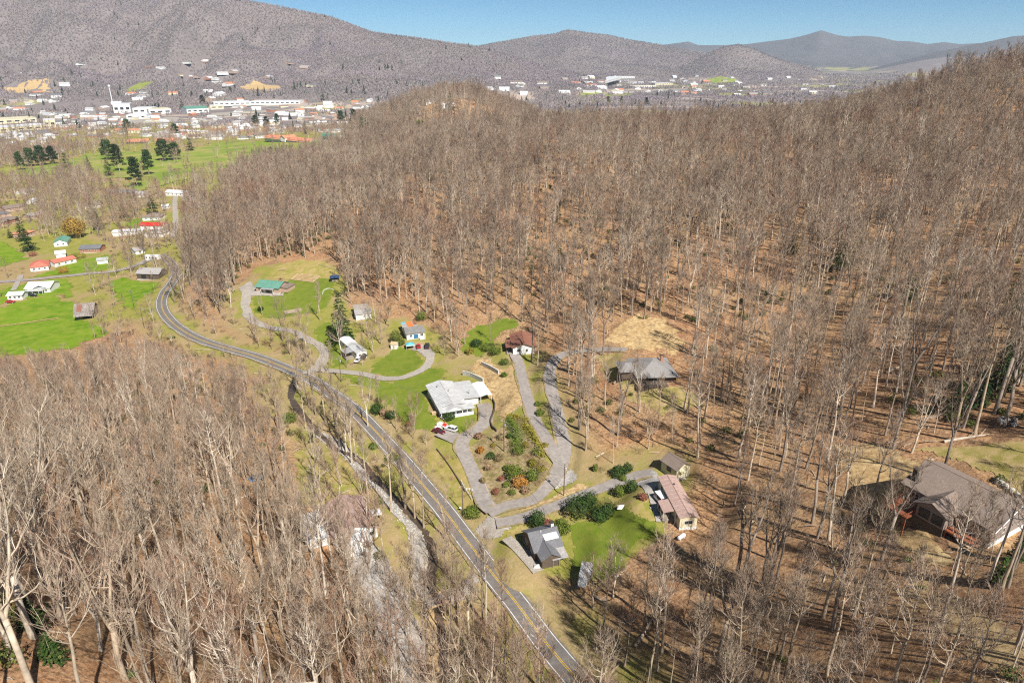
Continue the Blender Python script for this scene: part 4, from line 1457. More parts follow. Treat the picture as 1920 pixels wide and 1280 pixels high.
# young trees in the scrub along the far part of the road and the west drive
SX, SY = scatter(200, 470, 6.0)
ds, _ = line_dist(SX, SY, road_l)
dw, _ = line_dist(SX, SY, drive_l['west_loop'])
sk = (ds > 6) & (ds < 34) & (dw > 3.5) & (nrg.random(SX.shape) < .42) & ~in_poly(SX, SY, R_FIELD)
for k in LAWNS:
    if LAWNS[k][1] in ('lawn', 'field'):
        sk &= ~in_poly(SX, SY, lawn_r[k])
for k in ('lawn_loop', 'valley_road'):
    d, _ = line_dist(SX, SY, drive_l[k])
    sk &= d > 4
d, _ = line_dist(SX, SY, creek_l)
sk &= d > 2
for c, r in PAD.values():
    sk &= np.hypot(SX - c.x, SY - c.y) > r + 3
SX, SY = SX[sk], SY[sk]
nS = len(SX)
o_ = gn_scatter('bare_woodland', np.vstack([P3[mid], np.column_stack([SX, SY, gz(SX, SY)])]), np.vstack([rot_[mid], np.column_stack([np.zeros(nS), np.zeros(nS), nrg.uniform(0, 6.28, nS)])]),
                np.concatenate([scl_[mid], nrg.uniform(.28, .55, nS)]), np.concatenate([kind_[mid], nrg.choice([6, 11, 4, 3, 2], nS)]), proto_near)
tag(o_, 'bare brown and grey woodland trees around the houses', 'woodland')
wv = np.array([.5, .4, 1.6, .6, 2.5, 1.0, 3.0, 1, .3, .8, .6, 2.5])
o_ = gn_scatter('far_bare_woodland', np.vstack([P3[far], PV]), np.vstack([rot_[far], np.column_stack([np.zeros(nv), np.zeros(nv), nrg.uniform(0, 6.28, nv)])]), np.concatenate([scl_[far], nrg.uniform(.5, 1.0, nv)]),
                np.concatenate([kind_[far], nrg.choice(NK, nv, p=wv / wv.sum())]), proto_far)
tag(o_, 'pinkish brown leafless woodland covering the wide hill', 'woodland')


def spot_words(i):
    x, y = px_[i], py_[i]
    if LEFTSIDE[i]:
        if x < 160:
            return 'at the far left of the wooded slope'
        if x < 330:
            return 'low among the big left trees'
        if x < 520:
            return 'midway on the wooded left slope'
        return 'at the left slope foot by the lot' if x < 640 else 'on the flat between gravel lot and road'
    if x > 1700:
        return 'below the taupe house deck'
    if x > 1480:
        return 'on the litter slope left of the taupe house'
    if x > 1300:
        return 'on the slope right of the pink trailer'
    if x > 1120:
        return 'below the cottage lawn'
    if x > 860:
        return 'beside the road at its lowest bend'
    return 'by the creek next to the road'


def lean_words(i):
    t = rot_[i, 1]
    size = 'big ' if scl_[i] > 1.06 else ('small ' if scl_[i] < .85 else '')
    return size, (', leaning right' if t > .04 else ', leaning left' if t < -.04 else '')


for i in np.nonzero(single)[0]:
    nm = KINDS[kind_[i]][0]
    t = thing('bare_tree', lean_words(i)[0] + nm + ' bare tree ' + spot_words(i) + lean_words(i)[1], 'tree', (X[i], Y[i], Z[i]), rot_[i, 2], 'bare trees near the camera')
    t.rotation_euler = tuple(rot_[i])
    t.scale = (scl_[i],) * 3
    link_mesh('trunk', PROTO[kind_[i]][0], t)
    link_mesh('crown', PROTO[kind_[i]][1], t)

# thicket along road, creek, banks and wood edges; green undergrowth in the woods
X2, Y2 = scatter(40, 480, 3.4)
pr = np.zeros(X2.shape)
for ln, w in ((road_l, 20), (creek_l, 13), (drive_l['west_loop'], 15), (drive_l['lawn_loop'], 8)):
    d, _ = line_dist(X2, Y2, ln)
    pr = np.maximum(pr, 0.72 * (1 - sstep(5, w, d)))
yard = np.zeros(X2.shape, bool)
for pl in YARDS[:1]:
    yard |= in_poly(X2, Y2, pl)
gard = in_poly(X2, Y2, lawn_r['garden_bank']) | in_poly(X2, Y2, lawn_r['road_verge'])
pr = np.maximum(pr, 0.30 * sstep(0.42, 0.62, fbm(X2 / 20, Y2 / 20, 77, 3)))
al = allowed(X2, Y2)
ex = region([(840, 820), (905, 800), (1010, 830), (1040, 890), (930, 990), (880, 970)])
pr[(al <= 0.0) & ~in_poly(X2, Y2, R_VALLEY)] *= 0.25
pr = np.maximum(pr, .2 * yard + .45 * gard)
dr, _ = line_dist(X2, Y2, road_l)
pr[dr < 5.4] = 0
dc, _ = line_dist(X2, Y2, creek_l)
pr[dc < 1.8] = 0
for k in drive_l:
    d, _ = line_dist(X2, Y2, drive_l[k])
    pr[d < 3.2] = 0
for c, r in PAD.values():
    pr[np.hypot(X2 - c.x, Y2 - c.y) < r] = 0
for k in LAWNS:
    if LAWNS[k][1] in ('lawn', 'field'):
        pr[in_poly(X2, Y2, lawn_r[k])] = 0
    elif k in ('cottage_side_lawn', 'lot_lawn', 'right_clearing', 'right_meadow', 'trailer_lawn'):
        pr[in_poly(X2, Y2, lawn_r[k])] *= 0.08
for k in gravel_r:
    pr[in_poly(X2, Y2, gravel_r[k])] = 0
k_ = nrg.random(X2.shape) < pr
X2, Y2 = X2[k_], Y2[k_]
n2 = len(X2)
o_ = gn_scatter('thicket', np.column_stack([X2, Y2, gz(X2, Y2)]), np.column_stack([np.zeros(n2), np.zeros(n2), nrg.uniform(0, 6.28, n2)]), nrg.uniform(.35, .95, n2), nrg.integers(0, 4, n2), proto_brush)
tag(o_, 'tangled tan and brown brush along the road and creek', 'brush')
X3, Y3 = scatter(40, 700, 5.0)
pr = 0.42 * sstep(0.50, 0.66, fbm(X3 / 30, Y3 / 30, 99, 3)) * allowed(X3, Y3)
gp = region([(1700, 700), (1920, 640), (1990, 760), (1900, 800), (1740, 800), (1680, 760)])
pr[in_poly(X3, Y3, gp)] = 0.8
gp = region([(-40, 1090), (130, 1150), (260, 1280), (-60, 1320)])
pr[in_poly(X3, Y3, gp)] = 0.55
gp = region([(1850, 1010), (1990, 990), (1990, 1130), (1870, 1110)])
pr[in_poly(X3, Y3, gp)] = 0.5
k_ = nrg.random(X3.shape) < pr
X3, Y3 = X3[k_], Y3[k_]
n3 = len(X3)
o_ = gn_scatter('undergrowth', np.column_stack([X3, Y3, gz(X3, Y3)]), np.column_stack([np.zeros(n3), np.zeros(n3), nrg.uniform(0, 6.28, n3)]), nrg.uniform(.45, 1.15, n3), nrg.integers(0, 3, n3), proto_under)
tag(o_, 'dark green laurel undergrowth between the bare trunks', 'undergrowth')

# ------------------------------------------------------------------ buildings
def window(root, side, L, D, c, z, w, h, frame=None, depth=0.07, y_front=0.0):
    """a window with frame, sill and pane on one wall; c is the distance along that wall"""
    B = MB()
    f = 0.09
    B.box((-w / 2 - f, -depth, z - f), (w / 2 + f, 0.02, z))
    B.box((-w / 2 - f, -depth, z + h), (w / 2 + f, 0.02, z + h + f))
    B.box((-w / 2 - f, -depth, z), (-w / 2, 0.02, z + h))
    B.box((w / 2, -depth, z), (w / 2 + f, 0.02, z + h))
    B.box((-0.03, -depth * .8, z), (0.03, 0.02, z + h))
    o = B.build('window', frame or M['white_paint'], root)
    p = MB().box((-w / 2, -0.035, z), (w / 2, 0.015, z + h)).build('pane', M['glass'], o)
    if side == 'f':
        o.location = (c, y_front, 0)
    elif side == 'b':
        o.location = (c, D, 0); o.rotation_euler = (0, 0, math.pi)
    elif side == 'l':
        o.location = (0, c, 0); o.rotation_euler = (0, 0, -math.pi / 2)
    else:
        o.location = (L, c, 0); o.rotation_euler = (0, 0, math.pi / 2)
    return o


def door(root, side, L, D, c, w=1.0, h=2.1, mt=None, z=0.0, y_front=0.0):
    B = MB()
    B.box((-w / 2, -0.05, z), (w / 2, 0.02, z + h))
    o = B.build('door', mt or M['white_paint'], root)
    F = MB()
    F.box((-w / 2 - .1, -.07, z), (-w / 2 - .002, .018, z + h + .1)); F.box((w / 2 + .002, -.07, z), (w / 2 + .1, .018, z + h + .1)); F.box((-w / 2, -.07, z + h + .002), (w / 2, .018, z + h + .1))
    F.build('door_frame', M['white_paint'], o)
    MB().bar((w * .38, -.1, z + 1.0), (w * .38, -.04, z + 1.0), .04).build('handle', M['insulator'], o)
    if side == 'f':
        o.location = (c, y_front, 0)
    elif side == 'l':
        o.location = (0, c, 0); o.rotation_euler = (0, 0, -math.pi / 2)
    elif side == 'r':
        o.location = (L, c, 0); o.rotation_euler = (0, 0, math.pi / 2)
    return o


def walls_mb(L, D, h, roof, rise, axis, x0=0.0, y0=0.0, z0=0.0):
    B = MB()
    if roof in ('hip', 'flat'):
        B.box((x0, y0, z0), (x0 + L, y0 + D, h))
        return B
    if roof == 'shed':
        a, b = h, h + rise
        B.poly([(x0, y0, z0), (x0 + L, y0, z0), (x0 + L, y0 + D, z0), (x0, y0 + D, z0), (x0, y0, a), (x0 + L, y0, a), (x0 + L, y0 + D, b), (x0, y0 + D, b)],
               [(3, 2, 1, 0), (4, 5, 6, 7), (0, 1, 5, 4), (1, 2, 6, 5), (2, 3, 7, 6), (3, 0, 4, 7)])
        return B
    B.box((x0, y0, z0), (x0 + L, y0 + D, h))
    if axis == 'x':
        for xx, s in ((x0, 1), (x0 + L, -1)):
            B.poly([(xx, y0, h), (xx, y0 + D, h), (xx, y0 + D / 2, h + rise), (xx + s * .15, y0, h), (xx + s * .15, y0 + D, h), (xx + s * .15, y0 + D / 2, h + rise)],
                   [(0, 2, 1), (3, 4, 5), (0, 3, 5, 2), (1, 2, 5, 4), (0, 1, 4, 3)])
    else:
        for yy, s in ((y0, 1), (y0 + D, -1)):
            B.poly([(x0, yy, h), (x0 + L, yy, h), (x0 + L / 2, yy, h + rise), (x0, yy + s * .15, h), (x0 + L, yy + s * .15, h), (x0 + L / 2, yy + s * .15, h + rise)],
                   [(0, 1, 2), (3, 5, 4), (0, 2, 5, 3), (1, 4, 5, 2), (0, 3, 4, 1)])
    return B


def roof_mb(L, D, h, roof, rise, axis, over=0.45, t=0.16, x0=0.0, y0=0.0, seams=0.0):
    B = MB()
    x1, y1 = x0 + L, y0 + D
    o = over
    lift = 0.02 + t
    if roof == 'flat':
        B.box((x0 - o, y0 - o, h + .01), (x1 + o, y1 + o, h + .01 + t + .1))
    elif roof == 'shed':
        s = rise / D
        B.slab([(x0 - o, y0 - o, h - s * o + lift), (x1 + o, y0 - o, h - s * o + lift), (x1 + o, y1 + o, h + rise + s * o + lift), (x0 - o, y1 + o, h + rise + s * o + lift)], t)
    elif roof == 'hip':
        i = min(L, D) / 2
        e = h + lift - .1
        if L >= D:
            r0, r1 = (x0 + i, y0 + D / 2, h + rise + lift), (x1 - i, y0 + D / 2, h + rise + lift)
        else:
            r0, r1 = (x0 + L / 2, y0 + i, h + rise + lift), (x0 + L / 2, y1 - i, h + rise + lift)
        c = [(x0 - o, y0 - o, e), (x1 + o, y0 - o, e), (x1 + o, y1 + o, e), (x0 - o, y1 + o, e)]
        if L >= D:
            B.poly(c + [r0, r1], [(0, 1, 5, 4), (1, 2, 5), (2, 3, 4, 5), (3, 0, 4)])
        else:
            B.poly(c + [r0, r1], [(0, 1, 4), (1, 2, 5, 4), (2, 3, 5), (3, 0, 4, 5)])
        B.slab(c, t)
    elif axis == 'x':
        s = rise / (D / 2)
        ym = y0 + D / 2
        B.slab([(x0 - o, y0 - o, h - s * o + lift), (x1 + o, y0 - o, h - s * o + lift), (x1 + o, ym, h + rise + lift), (x0 - o, ym, h + rise + lift)], t)
        B.slab([(x0 - o, ym, h + rise + lift), (x1 + o, ym, h + rise + lift), (x1 + o, y1 + o, h - s * o + lift), (x0 - o, y1 + o, h - s * o + lift)], t)
        if seams:
            x = x0 - o + .05
            while x < x1 + o:
                for ya, za, yb, zb in ((y0 - o, h - s * o, ym, h + rise), (y1 + o, h - s * o, ym, h + rise)):
                    B.bar((x, ya, za + lift + .01), (x, yb, zb + lift + .01), .035)
                x += seams
        B.bar((x0 - o, ym, h + rise + lift + .02), (x1 + o, ym, h + rise + lift + .02), .09)
    else:
        s = rise / (L / 2)
        xm = x0 + L / 2
        B.slab([(x0 - o, y0 - o, h - s * o + lift), (xm, y0 - o, h + rise + lift), (xm, y1 + o, h + rise + lift), (x0 - o, y1 + o, h - s * o + lift)], t)
        B.slab([(xm, y0 - o, h + rise + lift), (x1 + o, y0 - o, h - s * o + lift), (x1 + o, y1 + o, h - s * o + lift), (xm, y1 + o, h + rise + lift)], t)
        if seams:
            y = y0 - o + .05
            while y < y1 + o:
                for xa, xb in ((x0 - o, xm), (x1 + o, xm)):
                    B.bar((xa, y, h - s * o + lift + .01), (xb, y, h + rise + lift + .01), .035)
                y += seams
        B.bar((xm, y0 - o, h + rise + lift + .02), (xm, y1 + o, h + rise + lift + .02), .09)
    return B


class House:
    def __init__(s, label, a, b, D, h=2.7, roof='gable', rise=1.4, wall='white_paint', top='grey_shingle', axis='x', name='house', cat='house', over=.45, found='block_wall',
                 seams=0.0, z=None, L=None, group=None, lift=0.25, base=True):
        pa, pb = at(*a), at(*b)
        v = Vector((pb.x - pa.x, pb.y - pa.y))
        s.L = L or v.length
        s.D, s.h = D, h
        s.ang = math.atan2(v.y, v.x)
        ca, sa = math.cos(s.ang), math.sin(s.ang)
        cx, cy = pa.x + ca * s.L / 2 - sa * D / 2, pa.y + sa * s.L / 2 + ca * D / 2
        zz = z if z is not None else float(gz(cx, cy)) + lift
        s.root = thing(name, label, cat, (pa.x, pa.y, zz), s.ang, group)
        s.z = zz
        walls_mb(s.L, D, h, roof, rise, axis).build('wall', M[wall], s.root)
        s.roof = roof_mb(s.L, D, h, roof, rise, axis, over, seams=seams).build('roof', M[top], s.root)
        if base:
            MB().box((-.06, -.06, -3.0), (s.L + .06, D + .06, -.02)).build('foundation', M[found], s.root)

    def win(s, side, *spec, frame=None):
        for c, z, w, h in spec:
            window(s.root, side, s.L, s.D, c, z, w, h, frame)
        return s

    def door(s, side, c, **k):
        door(s.root, side, s.L, s.D, c, **k)
        return s

    def part(s, name, mb, mt, parent=None):
        return mb.build(name, M[mt] if isinstance(mt, str) else mt, parent or s.root)

    def world(s, x, y, z=0.0):
        ca, sa = math.cos(s.ang), math.sin(s.ang)
        return Vector((s.root.location.x + ca * x - sa * y, s.root.location.y + sa * x + ca * y, s.z + z))


def chimney(hs, x, y, z0, z1, w=.7, mt='brick_wall'):
    c = hs.part('chimney', MB().box((x - w / 2, y - w / 2, z0), (x + w / 2, y + w / 2, z1)), mt)
    hs.part('chimney_cap', MB().box((x - w / 2 - .08, y - w / 2 - .08, z1 + .002), (x + w / 2 + .08, y + w / 2 + .08, z1 + .12)), 'dark_trim', c)


def posts(hs, pts, z0, z1, r=.08, mt='white_paint'):
    for x, y in pts:
        hs.part('porch_post', MB().box((x - r, y - r, z0), (x + r, y + r, z1)), mt)


def rail(hs, p, q, z0, h=.9, mt='white_paint', n=None):
    p, q = Vector((*p, z0)), Vector((*q, z0))
    B = MB()
    up = Vector((0, 0, h))
    B.bar(p + up, q + up, .05); B.bar(p + Vector((0, 0, .12)), q + Vector((0, 0, .12)), .035)
    n = n or max(2, int((q - p).length / .3))
    for k in range(n + 1):
        c = p.lerp(q, k / n)
        B.bar(c, c + up, .025)
    return hs.part('railing', B, mt)


# main ranch house: long metal gable running away from the road, a shed wing on its right, an open front porch
h = House('wide white house with weathered grey metal roof beside the asphalt drive', (824, 779), (872, 771), 18.5, 3.0, 'gable', 1.15, 'white_paint', 'grey_metal', 'y', seams=1.1, over=.6)
L, D = h.L, h.D
h.part('wing_wall', walls_mb(6.2, 13.0, 2.9, 'flat', 0, 'x', L + .01, 4.0), 'white_paint')
h.part('wing_roof', MB().slab([(L - .3, 3.2, 3.22), (L + 6.9, 3.2, 2.96), (L + 6.9, 17.6, 2.96), (L - .3, 17.6, 3.22)], .14), 'grey_metal')
h.part('wing_foundation', MB().box((L + .07, 4.06, -3), (L + 6.2, 17, -.02)), 'block_wall')
# porch in front under a low roof
pd = 3.0
h.part('porch_floor', MB().box((0, -pd, -1.2), (L + 2.2, -.02, .02)), 'white_paint')
h.part('porch_roof', MB().slab([(-.5, -pd - .5, 2.62), (L + 2.7, -pd - .5, 2.62), (L + 2.7, .05, 3.02), (-.5, .05, 3.02)], .16), 'grey_metal')
h.part('porch_gable', MB().poly([(2.0, -pd - .4, 2.64), (L - 1.5, -pd - .4, 2.64), (L / 2 + .25, -pd - .4, 4.0), (2.0, -pd - .2, 2.64), (L - 1.5, -pd - .2, 2.64), (L / 2 + .25, -pd - .2, 4.0)],
                                [(0, 1, 2), (5, 4, 3), (0, 2, 5, 3), (1, 4, 5, 2), (0, 3, 4, 1)]), 'white_paint')
h.part('porch_gable_roof', MB().slab([(1.5, -pd - .55, 2.62), (L / 2 + .25, -pd - .55, 4.18), (L / 2 + .25, 4, 4.18), (1.5, 4, 2.9)], .12).slab([(L / 2 + .25, -pd - .55, 4.18), (L - 1.0, -pd - .55, 2.62), (L - 1.0, 4, 2.9), (L / 2 + .25, 4, 4.18)], .12), 'grey_metal')
posts(h, [(x, -pd + .1) for x in (.1, 2.9, 5.3, 7.7, L, L + 2.1)], .02, 2.5, .12)
rail(h, (.2, -pd + .1), (2.8, -pd + .1), .02); rail(h, (5.3, -pd + .1), (7.6, -pd + .1), .02); rail(h, (7.8, -pd + .1), (L + 2, -pd + .1), .02)
h.part('porch_skirt', MB().box((2.9, -pd - .12, -1.3), (L + 2.3, -pd - .02, .75)), 'white_paint')
h.win('f', (2.2, .9, 1.6, 1.3), (6.5, .8, 2.0, 1.5), (L - 1.6, .9, 1.5, 1.3)).win('l', (3, 1, 1.3, 1.2), (8, 1, 1.3, 1.2), (13, 1, 1.3, 1.2)).door('f', 4.2, mt=M['dark_trim'])
for x, y in ((L * .62, 9.0), (L + 3.5, 6.5), (L * .3, 14)):
    h.part('roof_vent', MB().lathe([(.16, 3.0), (.16, 4.9), (.26, 4.92), (.05, 5.1)], 8, (x, y, 0)), 'grey_metal_dark')
# carport on its right, a thing of its own
c = thing('carport', 'white roofed carport beside the grey metal roofed house', 'carport', tuple(h.world(L + 7.1, 4.6, 0)), h.ang)
CP_ = MB().slab([(-.2, -1.0, 2.75), (2.1, -1.0, 3.25), (2.1, 10.5, 3.25), (-.2, 10.5, 2.75)], .12).slab([(2.1, -1.0, 3.25), (4.4, -1.0, 2.75), (4.4, 10.5, 2.75), (2.1, 10.5, 3.25)], .12)
for y in range(0, 11):
    CP_.bar((-.2, y - .6, 2.77), (2.1, y - .6, 3.27), .03); CP_.bar((2.1, y - .6, 3.27), (4.4, y - .6, 2.77), .03)
CP_.build('roof', M['white_metal'], c)
for x in (.05, 4.2):
    for y in (-.7, 3.3, 7.2, 10.2):
        MB().box((x - .08, y - .08, -.5), (x + .08, y + .08, 2.68)).build('post', M['white_paint'], c)
MB().box((.2, 10.0, -.5), (4.1, 10.15, 2.6)).build('back_wall', M['white_paint'], c)
MB().box((1.0, 6.5, -.2), (3.2, 9.0, 1.1)).build('stored_boxes', M['rust_stain'], c)

# brown roof house up the drive
h = House('white house with rusty brown roof and side deck at the drive end', (962, 665), (1003, 662), 13.5, 3.0, 'gable', 1.5, 'white_paint', 'brown_roof', 'y', over=.7, seams=1.2)
h.win('f', (2.4, 1.0, 1.4, 1.1), (5.6, 1.0, .8, 1.1)).win('l', (3, 1, 1.2, 1.2), (7, 1, 1.2, 1.2), (10.5, 1, 1.2, 1.2)).win('r', (4, 1, 1.2, 1.2)).door('l', 5.0, mt=M['dark_trim'])
h.part('deck', MB().box((-2.6, .5, -.3), (-.07, 12.5, -.02)), 'grey_wood')
posts(h, [(-2.5, y) for y in (.6, 3.5, 6.5, 9.5, 12.4)], -2.5, .95, .07, 'grey_wood')
rail(h, (-2.5, .6), (-2.5, 12.4), -.02, .9, 'grey_wood')
h.part('deck_roof', MB().slab([(-2.9, 1, 2.5), (-.55, 1, 2.68), (-.55, 9.5, 2.68), (-2.9, 9.5, 2.5)], .1), 'brown_roof')
h.part('vent', MB().lathe([(.15, 3.6), (.15, 4.7), (.22, 4.75)], 8, (4, 9, 0)), 'dark_trim')

# round-fronted house with the grey hip roof in the woods
h = House('low house with mottled grey hip roof among trees above the loop drive', (1198, 722), (1262, 716), 13.5, 2.3, 'hip', 3.2, 'dark_wood', 'hip_roof', over=1.5, found='dark_wood')
L, D = h.L, h.D
h.win('f', (3, .6, 1.8, 1.2), (8, .6, 1.6, 1.2), (12.0, .6, 1.4, 1.2), frame=M['grey_wood']).win('l', (4, .6, 1.4, 1.3), (8.5, .6, 1.4, 1.3), frame=M['grey_wood']).door('f', 5.6, mt=M['dark_trim'])
h.part('side_wing_wall', walls_mb(5.5, 8.0, 2.7, 'flat', 0, 'x', -5.51, 3.0), 'dark_wood')
h.part('side_wing_roof', MB().poly([(-6.3, 2.2, 2.75), (-.6, 2.2, 2.9), (-.6, 11.8, 2.9), (-6.3, 11.8, 2.75), (-3.4, 7, 4.3), (0.5, 7, 4.3)], [(0, 1, 5, 4), (2, 3, 4, 5), (3, 0, 4), (3, 2, 1, 0)]), 'hip_roof')
h.part('terrace', MB().box((-1, -3.2, -2), (L * .8, -.07, -.1)), 'dark_wood')
rail(h, (-.8, -3.0), (L * .78, -3.0), -.1, .9, 'grey_wood')
chimney(h, 9.5, 8.0, 3.2, 6.4, .8)

# small house with the blue door and the patched roof
h = House('small white house with grey roof and bright blue door', (763, 638), (796, 633), 7.0, 2.8, 'gable', 1.5, 'white_paint', 'grey_shingle', 'x', over=.5)
L = h.L
h.door('f', L * .52, w=2.0, h=2.0, mt=M['blue_paint']).win('f', (L * .24, 1, .9, 1.0), (L * .85, .9, 1.2, 1.1)).win('r', (3.5, 1, 1.1, 1.1))
h.part('rear_wing_wall', walls_mb(L * .8, 6.0, 2.5, 'flat', 0, 'x', .3, 7.01), 'white_paint')
rw = h.part('rear_wing_roof', MB().slab([(-.2, 7.3, 2.75), (L * .85, 7.3, 2.75), (L * .85, 13.4, 3.3), (-.2, 13.4, 3.3)], .12), 'worn_roof')
h.part('orange_tarp', MB().slab([(L * .28, 7.6, 2.86), (L * .62, 7.6, 2.86), (L * .62, 13.2, 3.36), (L * .28, 13.2, 3.36)], .05), 'orange_tarp', rw)
h.part('rust_patch', MB().slab([(L * .66, 9.2, 3.0), (L * .84, 9.2, 3.0), (L * .84, 13.3, 3.36), (L * .66, 13.3, 3.36)], .05), 'brown_roof', rw)
h.part('blue_patch', MB().slab([(.2, 11.6, 3.2), (L * .26, 11.6, 3.2), (L * .26, 13.3, 3.36), (.2, 13.3, 3.36)], .05), 'teal', rw)
posts(h, [(L * .72, -1.6), (L, -1.6)], -.3, 2.4, .08)
h.part('stoop', MB().box((L * .7, -1.8, -.6), (L + .1, -.07, -.02)), 'block_wall')

# long single-wide home with additions
h = House('long white metal mobile home with grey patched roof, painted shadow strip and lean-to', (670, 676), (688, 670), 19.0, 2.8, 'gable', .55, 'white_paint', 'grey_metal', 'y', name='mobile_home', cat='mobile home', over=.3)
L = h.L
h.part('white_roof_panel', MB().slab([(-.25, 11.5, 3.06), (L / 2, 11.5, 3.62), (L / 2, 19.3, 3.62), (-.25, 19.3, 3.06)], .06).slab([(L / 2, 11.5, 3.62), (L + .25, 11.5, 3.06), (L + .25, 19.3, 3.06), (L / 2, 19.3, 3.62)], .06), 'white_metal', h.roof)
h.part('roof_shadow_strip', MB().slab([(-.25, 8.2, 3.07), (L / 2, 9.0, 3.63), (L / 2, 9.7, 3.63), (-.25, 8.9, 3.07)], .05).slab([(L / 2, 9.0, 3.63), (L + .25, 7.2, 3.07), (L + .25, 7.9, 3.07), (L / 2, 9.7, 3.63)], .05), 'grey_metal_dark', h.roof)  # darker slanting strips colour a cast shadow onto both roof slopes
h.part('lean_to_roof', MB().slab([(-4.0, 3.0, 2.3), (-.1, 3.0, 2.75), (-.1, 8.5, 2.75), (-4.0, 8.5, 2.3)], .1), 'grey_metal_dark')
posts(h, [(-3.8, 3.2), (-3.8, 8.3)], -1, 2.2, .07)
h.part('lean_to_deck', MB().box((-3.8, 3.1, -.8), (-.07, 8.4, -.1)), 'grey_wood')
h.win('f', (L * .3, 1, .9, 1), (L * .75, 1, .9, 1)).win('l', (1.5, 1, 1, 1), (11, 1, 1, 1), (15, 1, 1, 1)).win('r', (3, 1, 1.2, 1), (8, 1, 1.2, 1), (14, 1, 1.2, 1)).door('l', 5.5)

# white garage behind the spruce
h = House('small white garage with grey roof behind the tall green spruce', (668, 602), (697, 597), 6.5, 2.6, 'gable', 1.0, 'white_paint', 'worn_roof', 'x', name='garage', cat='garage', over=.35)
h.win('f', (h.L * .55, 1.1, .8, .8), (h.L * .8, 1.1, .7, .9))
h.part('carport_roof', MB().slab([(.0, 6.7, 2.75), (h.L, 6.7, 2.75), (h.L, 13.5, 3.0), (.0, 13.5, 3.0)], .1), 'concrete')
posts(h, [(.2, 13.2), (h.L - .2, 13.2)], -1, 2.85)

# green roof house
h = House('brick house with faded green metal roof beside the garden plot', (481, 548), (523, 552), 11.0, 2.8, 'gable', 2.0, 'pale_brick', 'green_roof', 'x', over=.6, seams=1.4)
L = h.L
h.win('f', (2.0, .9, 1.3, 1.2), (9.5, .9, 1.3, 1.2)).win('r', (3, .9, 1.1, 1.2), (7.5, .9, 1.1, 1.2)).door('f', 5.0)
h.part('garage_opening', MB().box((6.0, -.05, 0), (8.4, .02, 2.2)), 'dark_trim')
h.part('porch_roof', MB().slab([(L * .3, -2.2, 2.35), (L * .85, -2.2, 2.35), (L * .85, -.65, 2.6), (L * .3, -.65, 2.6)], .1), 'grey_metal_dark')
posts(h, [(L * .31, -2.0), (L * .84, -2.0)], -.3, 2.24, .09)
h.part('side_wing_wall', walls_mb(4.0, 8.0, 2.4, 'flat', 0, 'x', L + .01, 2.2), 'pale_brick')
h.part('side_wing_roof', MB().slab([(L - .1, 1.8, 2.72), (L + 4.4, 1.8, 2.5), (L + 4.4, 10.6, 2.5), (L - .1, 10.6, 2.72)], .1), 'taupe_shingle')
chimney(h, L * .8, 7.5, 3, 5.6, .8)

# pink roof single-wide on the right with its porch
h = House('mobile home with dusty pink metal roof next to the white gravel pad', (1273, 993), (1303, 991), 17.5, 2.9, 'gable', .5, 'cream_paint', 'pink_roof', 'y', name='mobile_home', cat='mobile home', over=.35, seams=1.6, L=4.4, lift=.7)
L = h.L
h.win('f', (2.2, .9, 1.9, 1.0)).win('l', (2.2, 1, 1.1, 1), (10.5, 1, 1.1, 1), (14.5, 1, 1.1, 1)).win('r', (4, 1, 1.1, 1), (10, 1, 1.1, 1), (14.5, 1, 1.1, 1)).door('l', 6.5)
h.part('porch_roof', MB().slab([(-3.2, 3.2, 2.35), (-.4, 3.2, 2.7), (-.4, 8.2, 2.7), (-3.2, 8.2, 2.35)], .12), 'pink_roof')
posts(h, [(-3.0, 3.4), (-3.0, 5.7), (-3.0, 8.0)], -1.5, 2.25, .07)
h.part('porch_floor', MB().box((-3.0, 3.3, -.9), (-.07, 8.1, -.05)), 'grey_wood')
rail(h, (-2.95, 3.4), (-2.95, 8.0), -.05, .9, 'grey_wood')
h.part('roof_vent', MB().lathe([(.2, 3.2), (.2, 3.75), (.3, 3.8)], 8, (2.6, 13, 0)), 'dark_trim')
h.part('skirting', MB().box((-.03, -.09, -.75), (L + .03, -.061, -.05)), 'white_paint')
h.part('steps', MB().box((L + .07, 12, -.7), (L + 1.3, 13.6, -.1)).box((L + 1.31, 12, -.8), (L + 1.7, 13.6, -.4)), 'white_paint')

# cream shed with the brown roof
h = House('cream shed with brown gable roof at the edge of the woods', (1239, 882), (1258, 895), 5.0, 2.9, 'gable', 1.5, 'cream_paint', 'taupe_shingle', 'x', name='shed', cat='shed', over=.4, L=6.0, lift=.6)
h.win('f', (3.0, 1.0, 1.5, 1.2), frame=M['dark_trim']).door('r', 2.0, w=1.1, mt=M['cream_paint'])
h.part('steps', MB().box((6.08, 1.2, -.5), (7.2, 2.8, -.1)).box((7.21, 1.2, -.9), (7.7, 2.8, -.45)), 'grey_wood')
h.part('awning', MB().slab([(5.9, 1.0, 2.2), (7.0, 1.0, 2.0), (7.0, 3.0, 2.0), (5.9, 3.0, 2.2)], .06), 'cream_paint')

